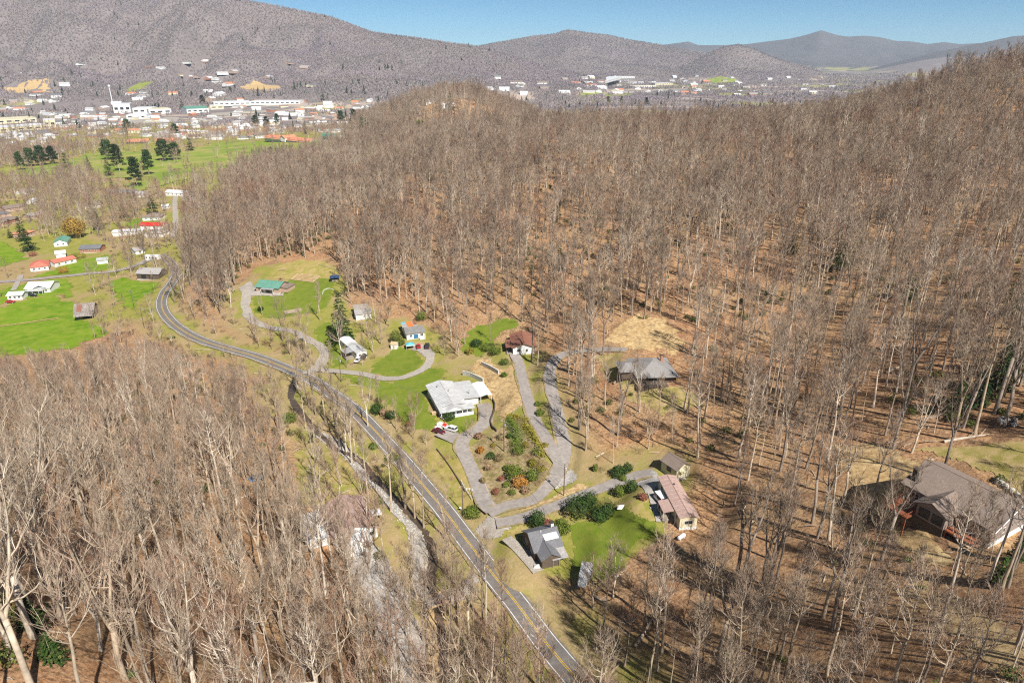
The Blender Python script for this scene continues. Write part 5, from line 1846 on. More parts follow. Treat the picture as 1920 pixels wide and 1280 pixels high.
# slate roof cottage by the road
h = House('dark cottage with two-tone slate roof and dormer beside the main road', (1003, 1052), (1052, 1040), 8.5, 2.9, 'gable', 2.4, 'dark_wood', 'slate_shingle', 'x', name='cottage', cat='cottage', over=.5)
L, D = h.L, h.D
h.part('front_wing_wall', walls_mb(4.6, 3.4, 2.6, 'gable', 1.3, 'y', .6, -3.41), 'dark_wood')
h.part('front_wing_roof', roof_mb(4.6, 6.2, 2.7, 'gable', 1.4, 'y', .4, .14, .6, -3.4), 'slate_shingle')
h.part('dormer_wall', walls_mb(2.2, 1.8, 4.3, 'flat', 0, 'x', L * .5, 1.6, 3.2), 'white_paint')
h.part('dormer_roof', MB().slab([(L * .5 - .4, 1.2, 4.45), (L * .5 + 3.4, 1.2, 4.45), (L * .5 + 3.4, 4.2, 5.1), (L * .5 - .4, 4.2, 5.1)], .12), 'white_metal')
h.part('rear_porch_roof', MB().slab([(L * .45, -3.8, 2.1), (L + .4, -3.8, 2.1), (L + .4, -.3, 2.85), (L * .45, -.3, 2.85)], .1), 'worn_roof')
posts(h, [(L * .47, -3.6), (L + .2, -3.6), (L * .72, -3.6)], -1.5, 2.0, .08, 'grey_wood')
chimney(h, L * .93, D * .62, 3, 6.2, .75, 'white_paint')
h.part('roof_vent', MB().lathe([(.1, 4.3), (.1, 5.6), (.16, 5.62)], 7, (L * .42, D * .45, 0)), 'white_paint')
for k in range(4):
    h.part('roof_vent', MB().box((L * .5 + 1.0 * k, D * .52, 5.0), (L * .5 + .25 + 1.0 * k, D * .52 + .25, 5.45)), 'dark_trim')
h.win('l', (2.5, .9, 1.0, 1.2), (6, .9, 1.0, 1.2), frame=M['white_paint']).win('r', (3.5, .9, 1.0, 1.2)).win('f', (L * .8, .9, 1.0, 1.2))

# large house on the right with the taupe roof, rust red deck
h = House('big taupe roofed house with rust red deck on the right hillside', (1851, 1028), (1926, 986), 17.5, 3.2, 'gable', 3.0, 'taupe_siding', 'taupe_shingle', 'y', over=.5, found='white_paint', lift=1.2)
L, D = h.L, h.D
h.win('f', (L * .3, 1.1, .8, 1.1), (L * .68, 1.1, .8, 1.1), frame=M['white_paint'])
h.part('gable_window', MB().box((L / 2 - .4, -.08, 4.2), (L / 2 + .4, .02, 5.0)), 'glass')
h.part('cross_wing_wall', walls_mb(3.6, 5.6, 2.9, 'flat', 0, 'x', -3.61, 6.6), 'taupe_siding')
XR = MB().slab([(-4.3, 5.9, 2.95), (1.0, 5.9, 2.95), (3.4, 9.4, 5.1), (-4.3, 9.4, 4.7)], .15).slab([(-4.3, 9.4, 4.7), (3.4, 9.4, 5.1), (1.0, 12.9, 2.95), (-4.3, 12.9, 2.95)], .15)
h.part('cross_wing_roof', XR, 'taupe_shingle')
h.part('cross_gable', MB().poly([(-3.6, 6.6, 2.9), (-3.6, 12.2, 2.9), (-3.6, 9.4, 4.5), (-3.4, 6.6, 2.9), (-3.4, 12.2, 2.9), (-3.4, 9.4, 4.5)], [(0, 2, 1), (3, 4, 5), (0, 3, 5, 2), (1, 2, 5, 4), (0, 1, 4, 3)]), 'taupe_siding')
h.win('l', (1.8, .9, 1.2, 1.3), (4.6, .9, 1.2, 1.3), (14.8, .9, 1.4, 1.3))
for k in range(2):
    h.part('tall_window', MB().box((-3.69, 7.0 + 2.6 * k, .4), (-3.615, 9.1 + 2.6 * k, 2.4)), 'glass')
h.part('deck', MB().box((-3.2, 1.0, -.25), (-.07, 6.55, -.02)), 'rust_stain')
h.part('deck', MB().box((-6.2, 12.3, -.25), (-.07, 17.0, -.02)), 'rust_stain')
rail(h, (-3.1, 1.0), (-3.1, 6.5), -.02, 1.0, 'rust_stain'); rail(h, (-6.1, 12.4), (-6.1, 17.0), -.02, 1.0, 'rust_stain'); rail(h, (-6.1, 12.4), (-3.7, 12.4), -.02, 1.0, 'rust_stain'); rail(h, (-6.1, 16.95), (-.2, 16.95), -.02, 1.0, 'rust_stain')
for x, y in ((-3.1, 1.2), (-3.1, 6.3), (-6.1, 12.5), (-6.1, 16.8)):
    h.part('deck_post', MB().box((x - .12, y - .12, -4.5), (x + .12, y + .12, -.26)), 'rust_stain')
for k in range(6):
    h.part('deck_step', MB().box((-3.75 - .5 * k, .9, -.5 - .42 * k), (-3.28 - .5 * k, 2.2, -.38 - .42 * k)), 'raw_wood')
chimney(h, 1.6, 16.6, 2, 6.6, .9, 'dark_trim')
h.part('lower_wall', MB().box((-3.55, 6.65, -4), (-.08, 12.15, -.03)), 'dark_wood')
h.part('eave_trim', MB().bar((-.6, -.62, 2.95), (L / 2, -.62, 6.35), .1).bar((L / 2, -.62, 6.35), (L + .6, -.62, 2.95), .1), 'white_paint')

# low white building with pinkish roof in the trees by the gravel lot
h = House('long low building with brownish pink roof and white gable by the gravel lot', (628, 1030), (700, 1008), 15.0, 3.0, 'gable', 2.2, 'white_paint', 'pink_roof', 'y', name='workshop', cat='workshop', over=.5, L=11.5)
L, D = h.L, h.D
h.part('front_wing_wall', walls_mb(7.0, 5.0, 2.8, 'gable', 1.6, 'y', 1.5, -5.01), 'white_paint')
h.part('front_wing_roof', roof_mb(7.0, 6.5, 2.85, 'gable', 1.6, 'y', .4, .14, 1.5, -5.0), 'white_metal')
h.part('side_canopy', MB().slab([(L + .2, 5.5, 2.6), (L + 3.2, 5.5, 2.3), (L + 3.2, 8.5, 2.3), (L + .2, 8.5, 2.6)], .1), 'white_metal')
posts(h, [(L + 3, 5.7), (L + 3, 8.3)], -.8, 2.15)
h.part('left_wing_wall', walls_mb(6.0, 12.0, 2.4, 'flat', 0, 'x', -6.01, 2.5), 'white_paint')
h.part('left_wing_roof', MB().slab([(-6.5, 2.0, 2.4), (-.55, 2.0, 2.75), (-.55, 15.0, 2.75), (-6.5, 15.0, 2.4)], .1), 'white_metal')
h.win('f', (10, .9, 1.0, 1.1)).win('r', (3.5, .9, 1.1, 1.1), (11.5, .9, 1.1, 1.1))
h.part('garage_door', MB().box((2.4, -5.07, 0), (5.0, -5.02, 2.3)), 'white_metal')

# ------------------------------------------------------------------ buildings in the valley on the left
def simple(label, a, b, D, h, roof, rise, wall, top, axis='x', name='house', cat='house', wins=0, seams=0, over=.5, group=None):
    hs = House(label, a, b, D, h, roof, rise, wall, top, axis, name=name, cat=cat, over=over, seams=seams, group=group)
    for k in range(wins):
        hs.win('f', (hs.L * (k + .7) / (wins + .4), .9, 1.1, 1.1))
    return hs


h = simple('white farmhouse with bright white metal roof by the hay field', (49, 551), (95, 548), 13.0, 3.0, 'gable', 2.0, 'white_paint', 'white_metal', 'x', wins=4, seams=1.5)
h.part('porch_roof', MB().slab([(1.5, -3.0, 2.2), (h.L * .8, -3.0, 2.2), (h.L * .8, -.55, 2.65), (1.5, -.55, 2.65)], .1), 'grey_metal')
posts(h, [(1.8, -2.8), (5, -2.8), (8.5, -2.8), (h.L * .78, -2.8)], -.5, 2.1)
h.part('cross_roof', MB().slab([(5, -1, 3.4), (8.5, -1, 4.9), (8.5, 7, 5.0), (5, 7, 4.5)], .1).slab([(8.5, -1, 4.9), (12, -1, 3.4), (12, 7, 4.5), (8.5, 7, 5.0)], .1), 'white_metal')
h = simple('small white outbuilding with pale roof next to the red car', (15, 563), (43, 562), 7.0, 2.6, 'gable', 1.0, 'white_paint', 'white_metal', 'x', 'outbuilding', 'outbuilding', 3)
h = simple('collapsing grey plank barn with rusty roof at the field corner', (143, 600), (178, 594), 9.0, 4.2, 'gable', 2.6, 'barn_wood', 'barn_wood', 'x', 'barn', 'barn')
h.part('rust_sheet', MB().slab([(1.0, -.3, 4.25), (3.4, -.3, 4.25), (3.4, 4.0, 6.7), (1.0, 4.0, 6.7)], .04), 'brown_roof', h.roof)
h.part('lean_to', MB().slab([(-.2, -3.4, 2.4), (h.L, -3.4, 2.2), (h.L, -.6, 3.9), (-.2, -.6, 3.9)], .1), 'barn_wood')
h.part('dark_opening', MB().box((3.5, -.06, 0), (6.5, .02, 2.6)), 'dark')
h = simple('long old barn with grey metal roof near the road bend', (258, 525), (299, 523), 9.5, 3.6, 'gable', 2.2, 'dark_wood', 'worn_roof', 'x', 'barn', 'barn', seams=1.5)
h.part('dark_opening', MB().box((3, -.06, 0), (6, .02, 2.6)).box((8, -.06, 0), (10.5, .02, 2.4)), 'dark')
h = simple('low house with salmon red hip roof by the valley road', (58, 510), (92, 506), 14.0, 2.8, 'hip', 2.6, 'white_paint', 'red_roof', wins=3)
h = simple('long annex with salmon red roof next to the hip roofed house', (104, 501), (144, 492), 8.0, 2.8, 'gable', 1.3, 'white_paint', 'red_roof', wins=3)
h = simple('pale garage with blue white roof behind the red roofed annex', (106, 484), (124, 482), 8.0, 2.6, 'gable', 1.2, 'white_paint', 'white_metal', name='garage', cat='garage')
h = simple('white house with sea green metal roof in the valley', (102, 463), (127, 461), 15.0, 3.0, 'gable', 1.9, 'white_paint', 'green_roof', 'y', wins=2, seams=1.5)
h = simple('brick ranch house with grey roof beside the green roofed house', (150, 475), (188, 473), 10.0, 2.8, 'gable', 1.6, 'brick_wall', 'slate_shingle', 'x', wins=3)
h = simple('small white shed with grey flat roof on the lawn', (183, 496), (203, 494), 5.0, 2.4, 'shed', .5, 'white_paint', 'grey_metal', name='shed', cat='shed')
h = simple('white camper trailer parked near the old barn', (272, 489), (297, 487), 3.2, 2.6, 'flat', 0, 'white_paint', 'white_metal', name='camper_trailer', cat='camper', wins=4, over=.1)
h = simple('pale grey house half hidden in bare trees by the brook', (255, 478), (272, 474), 9.0, 2.6, 'gable', 1.4, 'white_paint', 'worn_roof', wins=1)
h = simple('long low white shed in front of the red tarp', (212, 444), (268, 438), 6.0, 2.8, 'shed', .5, 'white_paint', 'white_metal', name='long_shed', cat='shed')
h = simple('grey roofed house in front of the red tarp', (272, 446), (303, 445), 11.0, 3.0, 'hip', 2.0, 'white_paint', 'worn_roof', wins=3)
h = simple('carport covered with a bright red tarp', (262, 432), (306, 429), 9.0, 3.0, 'gable', 1.5, 'white_paint', 'red_tarp', name='carport', cat='carport')
h = simple('taupe roofed house behind the red tarp', (268, 415), (300, 413), 13.0, 2.8, 'hip', 2.4, 'white_paint', 'taupe_shingle', wins=3)
h = simple('white metal roofed house at the street end', (311, 368), (352, 367), 9.0, 3.0, 'gable', 1.8, 'white_paint', 'white_metal', wins=5)
h = simple('white house east of the street end with pale roof', (356, 378), (372, 374), 10.0, 3.0, 'gable', 1.6, 'white_paint', 'white_metal', 'y', wins=1)
h = simple('pale blue house at the wood edge below the street end', (357, 392), (376, 388), 10.0, 3.0, 'gable', 1.6, 'white_paint', 'grey_metal', wins=2)
h = simple('small white shed beside the north street', (304, 392), (316, 391), 6.0, 2.4, 'gable', 1.0, 'white_paint', 'white_metal', name='shed', cat='shed')
h = simple('dark roofed long house below the fairway', (195, 367), (250, 366), 12.0, 3.0, 'hip', 2.2, 'brick_wall', 'slate_shingle', wins=4)
h = simple('white gabled house next to the long dark roofed house', (254, 371), (280, 369), 10.0, 3.2, 'gable', 2.0, 'white_paint', 'worn_roof', wins=3)
for k, (a, b, D, r, w, t) in enumerate([((-12, 410), (22, 405), 14, 'hip', 'pale_brick', 'slate_shingle'), ((10, 398), (48, 392), 12, 'gable', 'pale_brick', 'taupe_shingle'), ((0, 425), (42, 414), 14, 'hip', 'brick_wall', 'taupe_shingle'),
                                       ((50, 365), (66, 361), 12, 'gable', 'white_paint', 'white_metal'), ((46, 446), (66, 440), 10, 'hip', 'pale_brick', 'terracotta_roof'), ((66, 383), (76, 380), 9, 'gable', 'white_paint', 'white_metal'),
                                       ((58, 412), (86, 406), 11, 'gable', 'pale_brick', 'worn_roof'), ((160, 392), (190, 389), 11, 'gable', 'white_paint', 'grey_shingle')]):
    simple(['dark grey hip roofed house at the left picture edge', 'taupe roofed brick house above the left lawn', 'low brownish hip roofed house at the left edge', 'white roofed house standing alone among left trees',
            'terracotta roofed brick house by the dark conifers', 'tiny white roofed cottage among the left trees', 'worn grey roofed house behind a screen of bare trunks', 'grey shingled white house near the dark holly'][k],
           a, b, D, 2.8, r, 1.9, w, t, wins=2)
# golf lodge and its neighbours
def lodge(label, a, b, D, top, n):
    hs = simple(label, a, b, D, 4.2, 'gable', 2.6, 'white_paint', top, 'x', 'lodge', 'lodge', 0)
    for k in range(n):
        hs.win('f', (hs.L * (k + .6) / (n + .2), 1.2, 2.2, 1.8))
    hs.part('veranda_roof', MB().slab([(0, -3, 2.9), (hs.L, -3, 2.9), (hs.L, -.55, 3.6), (0, -.55, 3.6)], .15), top)
    return hs


lodge('long white lodge row with orange red roof above the fairway', (236, 270), (279, 269), 18, 'terracotta_roof', 8)
lodge('second red roofed lodge row right beside the dark pines', (291, 268), (333, 267), 18, 'terracotta_roof', 8)
h = lodge('clubhouse with wide orange roofs and centre gable by the fairway', (497, 267), (580, 267), 26, 'terracotta_roof', 12)
L = h.L
h.part('centre_gable', walls_mb(12, 10, 6.5, 'gable', 3.0, 'y', L * .42, -4), 'white_paint')
h.part('centre_roof', roof_mb(12, 22, 6.6, 'gable', 3.2, 'y', 1, .2, L * .42, -4), 'terracotta_roof')
lodge('teal roofed pavilion right of the clubhouse', (604, 262), (632, 261), 15, 'green_roof', 4)

# town: pale buildings on the valley floor
TOWN = [  # photo outline of each block of buildings, width, depth, height, colours
    ('long white factory hall at the left edge of town', (0, 249), (95, 242), 55, 9, 'flat', 'cream_paint', 'white_metal'),
    ('wide cream warehouse behind the factory hall', (-20, 234), (70, 229), 60, 10, 'flat', 'cream_paint', 'cream_paint'),
    ('tall cream mill block in the left of town', (84, 240), (106, 239), 40, 16, 'flat', 'cream_paint', 'white_metal'),
    ('white office row below the factory hall', (0, 262), (44, 256), 30, 6, 'flat', 'white_paint', 'white_metal'),
    ('blue grey roofed hall near the white office row', (78, 258), (100, 256), 30, 7, 'gable', 'white_paint', 'slate_shingle'),
    ('large white hospital block in the town centre', (214, 212), (246, 211), 60, 22, 'flat', 'white_paint', 'white_metal'),
    ('white hospital wing with a short tower', (250, 214), (286, 213), 60, 14, 'flat', 'white_paint', 'white_metal'),
    ('long white store block right of the hospital', (280, 215), (322, 213), 60, 12, 'flat', 'white_paint', 'cream_paint'),
    ('wide white hall below the hospital', (238, 224), (276, 223), 45, 10, 'flat', 'white_paint', 'white_metal'),
    ('teal roofed arena in the town', (351, 213), (392, 211), 60, 11, 'gable', 'white_paint', 'green_roof'),
    ('long white shopping strip at the back of town', (402, 203), (470, 200), 60, 9, 'flat', 'white_paint', 'white_metal'),
    ('second white shopping strip farther right', (470, 200), (562, 195), 60, 9, 'flat', 'white_paint', 'white_metal'),
    ('pale cream hall left of the shopping strip', (395, 206), (420, 205), 40, 9, 'flat', 'cream_paint', 'white_metal'),
    ('white school block across the centre valley', (1128, 157), (1165, 156), 70, 9, 'flat', 'white_paint', 'white_metal'),
    ('long white hall in the centre valley', (1190, 165), (1230, 164), 60, 8, 'flat', 'white_paint', 'cream_paint'),
    ('pale plant building at the right of the centre valley', (1228, 160), (1262, 159), 70, 9, 'flat', 'cream_paint', 'white_metal'),
    ('low white block behind the school', (1150, 150), (1190, 149), 70, 9, 'flat', 'white_paint', 'white_metal'),
]
for lb, a, b, D, hh, rf, w, t in TOWN:
    pa, pb = at(*a), at(*b)
    hs = House(lb, a, b, D, hh, rf, 5 if rf == 'gable' else 0, w, t, 'x', name='town_building', cat='building', over=.3)
    n = max(2, int(hs.L / 14))
    W_ = MB()
    for k in range(n):
        window(hs.root, 'f', hs.L, hs.D, hs.L * (k + .5) / n, hh * .35, hs.L / n * .6, hh * .3, M['white_metal'])
hs.part('roof_unit', MB().box((8, 20, 9.3), (20, 34, 12)), 'white_metal')

t_ = random.Random(5)
small_top = ['worn_roof', 'grey_shingle', 'white_metal', 'taupe_shingle', 'white_metal', 'worn_roof', 'white_metal', 'grey_metal', 'grey_metal', 'terracotta_roof', 'slate_shingle']
small_wall = ['white_paint', 'white_paint', 'white_metal', 'pale_brick', 'cream_paint', 'white_paint', 'brick_wall']
words_top = {'worn_roof': 'weathered grey', 'grey_shingle': 'grey shingled', 'white_metal': 'white', 'taupe_shingle': 'taupe', 'slate_shingle': 'dark slate', 'terracotta_roof': 'terracotta', 'grey_metal': 'light grey metal'}
words_wall = {'white_paint': 'white', 'white_metal': 'bright white', 'pale_brick': 'pale brick', 'cream_paint': 'cream', 'brick_wall': 'red brick'}
SMALL_XY = []


def small_house(px, py, place, big=1.0):
    p = at(px, py)
    if any((p.x - q[0]) ** 2 + (p.y - q[1]) ** 2 < (9 + 9 * big) ** 2 for q in SMALL_XY):
        return
    SMALL_XY.append((p.x, p.y))
    Lh, Dh = t_.uniform(13, 24) * big, t_.uniform(9, 14) * big
    hh = t_.choice([3.2, 3.2, 5.6]) * (1 + .25 * (big - 1))
    w, tp = t_.choice(small_wall), t_.choice(small_top)
    r = thing('house', '%s house with %s roof %s' % (words_wall[w], words_top[tp], place), 'house', (p.x, p.y, p.z), t_.choice([0, .2, -.3, 1.4, 1.2, .5]), 'small houses of the far town')
    walls_mb(Lh, Dh, hh, 'gable', Dh * .22, 'x', -Lh / 2, -Dh / 2, -1.5).build('wall', M[w], r)
    roof_mb(Lh, Dh, hh, 'gable', Dh * .22, 'x', .5, .2, -Lh / 2, -Dh / 2).build('roof', M[tp], r)


def cluster(n, x0, x1, y0, y1, place, big=1.0):
    for k in range(n):
        small_house(t_.uniform(x0, x1), t_.uniform(y0, y1), place, big)


cluster(85, 300, 520, 214, 262, 'in the streets behind the fairway')
cluster(30, 520, 650, 214, 250, 'in the streets behind the clubhouse')
cluster(70, 100, 300, 214, 262, 'in the middle of the town')
cluster(26, -20, 130, 250, 290, 'in the lower left of the town')
cluster(40, 420, 700, 190, 214, 'at the back of the town', 1.3)
cluster(16, 0, 220, 190, 228, 'behind the factory halls', 1.3)
cluster(14, 0, 420, 172, 190, 'at the foot of the big mountain', 1.5)
cluster(12, 0, 640, 110, 165, 'high on the wooded mountain slope', 1.8)
cluster(9, 290, 440, 115, 150, 'around the green clearing on the mountain', 1.7)
cluster(60, 900, 1330, 145, 178, 'scattered in the centre valley', 2.0)
cluster(34, 1280, 1560, 140, 180, 'scattered in the right of the valley', 1.7)
for k, (px, py, L, t, w, lb) in enumerate([(817, 168, 16, 'white_metal', 'white_paint', 'white roofed house on top of the wooded knoll'), (853, 166, 18, 'white_metal', 'white_paint', 'pale green white house on the knoll crest'),
                                           (842, 180, 22, 'terracotta_roof', 'pale_brick', 'tan house on the bare patch of the knoll'), (805, 195, 13, 'worn_roof', 'white_paint', 'small grey house low on the knoll'),
                                           (838, 201, 20, 'white_metal', 'white_paint', 'white house at the foot of the knoll clearing'), (668, 300, 16, 'worn_roof', 'dark_wood', 'dark gabled house hidden in the near woods')]):
    p = at(px, py)
    r = thing('house', lb, 'house', (p.x, p.y, p.z), .15 * k)
    walls_mb(L, 9, 3.4 if k < 5 else 7, 'gable', 2, 'x', -L / 2, -4.5, -2).build('wall', M[w], r)
    roof_mb(L, 9, 3.4 if k < 5 else 7, 'gable', 2, 'x', .5, .2, -L / 2, -4.5).build('roof', M[t], r)

# ------------------------------------------------------------------ woods of the far valley and mountains
def far_trees(name, X, Y, H, W, cols, mt, blades, seed, label, cone=False):
    g = np.random.default_rng(seed)
    n = len(X)
    Z = gz(X, Y) - .5
    a0 = g.uniform(0, 6.28, n)
    V = np.zeros((n, blades, 3, 3))
    for b in range(blades):
        a = a0 + b * 2.4 + g.uniform(-.4, .4, n)
        if cone:
            z0, z1, rr = H * (.02 + .6 * (b / blades)), H * (.45 + .55 * (b / blades)), W * (1 - .8 * b / blades)
            p0 = np.stack([X + np.cos(a) * rr, Y + np.sin(a) * rr, Z + z0], -1)
            p1 = np.stack([X - np.cos(a) * rr, Y - np.sin(a) * rr, Z + z0], -1)
            tip = np.stack([X, Y, Z + z1], -1)
        else:
            r0 = W * g.uniform(.0, .35, n)
            r1 = W * g.uniform(.35, 1.0, n)
            z1 = H * (1.02 - .5 * (r1 / W) ** 2) * g.uniform(.8, 1.1, n)
            zb = H * g.uniform(.0, .45, n)
            cx, cy = np.cos(a), np.sin(a)
            w = W * g.uniform(.06, .17, n)
            p0 = np.stack([X + cx * r0 - cy * w, Y + cy * r0 + cx * w, Z + zb], -1)
            p1 = np.stack([X + cx * r0 + cy * w, Y + cy * r0 - cx * w, Z + zb], -1)
            tip = np.stack([X + cx * r1, Y + cy * r1, Z + z1], -1)
        if not cone and b % 3:
            w2 = (W * g.uniform(.16, .34, n))
            p0 = np.stack([tip[:, 0] - cy * w2, tip[:, 1] + cx * w2, tip[:, 2] - H * g.uniform(0, .2, n)], -1)
            p1 = np.stack([tip[:, 0] + cy * w2, tip[:, 1] - cx * w2, tip[:, 2] - H * g.uniform(0, .2, n)], -1)
            tip = np.stack([X + cx * r0, Y + cy * r0, Z + zb], -1)
        V[:, b, 0], V[:, b, 1], V[:, b, 2] = p0, p1, tip
    me = bpy.data.meshes.new(name)
    nv = n * blades * 3
    me.vertices.add(nv); me.vertices.foreach_set('co', V.astype(np.float32).ravel())
    me.loops.add(nv); me.loops.foreach_set('vertex_index', np.arange(nv, dtype=np.int32))
    me.polygons.add(nv // 3); me.polygons.foreach_set('loop_start', np.arange(0, nv, 3, dtype=np.int32))
    me.update(calc_edges=True)
    C = np.ones((n, blades * 3, 4), np.float32)
    C[..., :3] = cols[:, None, :]
    ca = me.color_attributes.new('tint', 'FLOAT_COLOR', 'POINT')
    ca.data.foreach_set('color', C.ravel())
    me.materials.append(mt)
    o = link_mesh(name, me)
    return tag(o, label, 'woodland', None, 'stuff')


m_, nt_, b_ = new_mat('far_twigs', .95, .05)
_a = nt_.nodes.new('ShaderNodeAttribute'); _a.attribute_name = 'tint'
nt_.links.new(_a.outputs['Color'], b_.inputs['Base Color'])
M['far_twigs'] = m_
FX, FY = [], []
for y0, y1 in ((1480, 2000), (2000, 2600), (2600, 3100), (3100, 3700), (3700, 4600), (4600, 6100)):
    sp = max(8.5, 0.0030 * (y0 + y1) / 2)
    hw = .86 * y1
    gx, gy = np.meshgrid(np.arange(-hw, .62 * y1, sp), np.arange(y0, y1, sp))
    gx = gx + (nrg.random(gx.shape) - .5) * sp; gy = gy + (nrg.random(gy.shape) - .5) * sp
    k = np.abs(gx) < .86 * gy
    FX.append(gx[k]); FY.append(gy[k])
FX, FY = np.concatenate(FX), np.concatenate(FY)
fz = gz(FX, FY)
fpx, fpy, _ = proj(FX, FY, fz)
flat = sstep(12, -12, fz)
town_d = fbm(FX / 130, FY / 110, 401, 3)
pf = (1 - flat) * .95 + flat * (.08 + .65 * sstep(.45, .58, town_d))
for k in ('far_meadow', 'tan_meadow', 'quarry_slope', 'ball_field', 'valley_meadow'):
    pf[in_poly(FX, FY, lawn_r[k])] = 0
for q in SMALL_XY:
    dd_ = (np.abs(FX - q[0]) < 22) & (FY - q[1] < 14) & (FY - q[1] > -70)
    pf[dd_] *= .25
for k in gravel_r:
    if 'parking' in k:
        pf[in_poly(FX, FY, gravel_r[k])] = 0
for lb, a, b, D, hh, rf, w, t in TOWN:
    pa, pb = at(*a), at(*b)
    pf[(FX > pa.x - 15) & (FX < pb.x + 15) & (FY > pa.y - 130) & (FY < pa.y + D + 10)] = 0
kf = (nrg.random(FX.shape) < pf) & (fpx > -60) & (fpx < 1700)
FX, FY = FX[kf], FY[kf]
spn = np.maximum(8.5, .0030 * FY)
nF = len(FX)
tone = fbm(FX / 300, FY / 180, 77, 4)
base = np.array([.285, .245, .24]) + (tone[:, None] - .5) * np.array([.16, .12, .08])
purple = sstep(.5, .62, fbm(FX / 420, FY / 260, 78, 3))[:, None]
base = base * (1 - purple * .6) + np.array([.31, .255, .28]) * purple * .6
base *= nrg.uniform(.82, 1.16, (nF, 1))
print('far trees', nF)
far_trees('mountain_woodland', FX, FY, np.where(FY < 2300, nrg.uniform(7, 14, nF), nrg.uniform(9, 15, nF)), spn * .55, np.clip(base, .05, .6), M['far_twigs'], 7, 5, 'greyish mauve leafless woodland over valley and mountains')
# dark evergreens sprinkled through the far valley
ev = nrg.random(nF) < np.where(FY < 2450, .018, .0) + .022 * sstep(.62, .7, fbm(FX / 160, FY / 120, 91, 3)) * (FY < 4300)
EX, EY = FX[ev], FY[ev]
nE = len(EX)
far_trees('far_evergreens', EX, EY, nrg.uniform(14, 28, nE), nrg.uniform(4, 7, nE), np.clip(np.array([.045, .062, .035]) * nrg.uniform(.7, 1.4, (nE, 1)), 0, 1), M['far_twigs'], 7, 6, 'small dark evergreens dotted over the far valley', True)

# ------------------------------------------------------------------ evergreens and shrubs that can be told apart
CON = [conifer(1, 20, 5.2, M['needles'], .55), conifer(2, 15, 3.8, M['needles'], .5, .04), conifer(3, 12, 4.2, M['leaf_dark'], .5, .03, 12)]
PIN = [clump_pine(11, 24, 6.0, M['needles'], .75, 30, .25), clump_pine(12, 19, 6.5, M['needles'], .75, 26, .2), clump_pine(13, 17, 4.5, M['needles_yellow'], .7, 26, .15)]


def evergreen(px, py, label, H, proto=None, h0=20.0, cat='tree', name='evergreen_tree', group=None):
    p = at(px, py)
    t = thing(name, label, cat, tuple(p), rng.uniform(0, 6.28), group)
    s = H / h0
    t.scale = (s, s, s)
    link_mesh('trunk', proto[0], t)
    link_mesh('crown', proto[1], t)
    return t


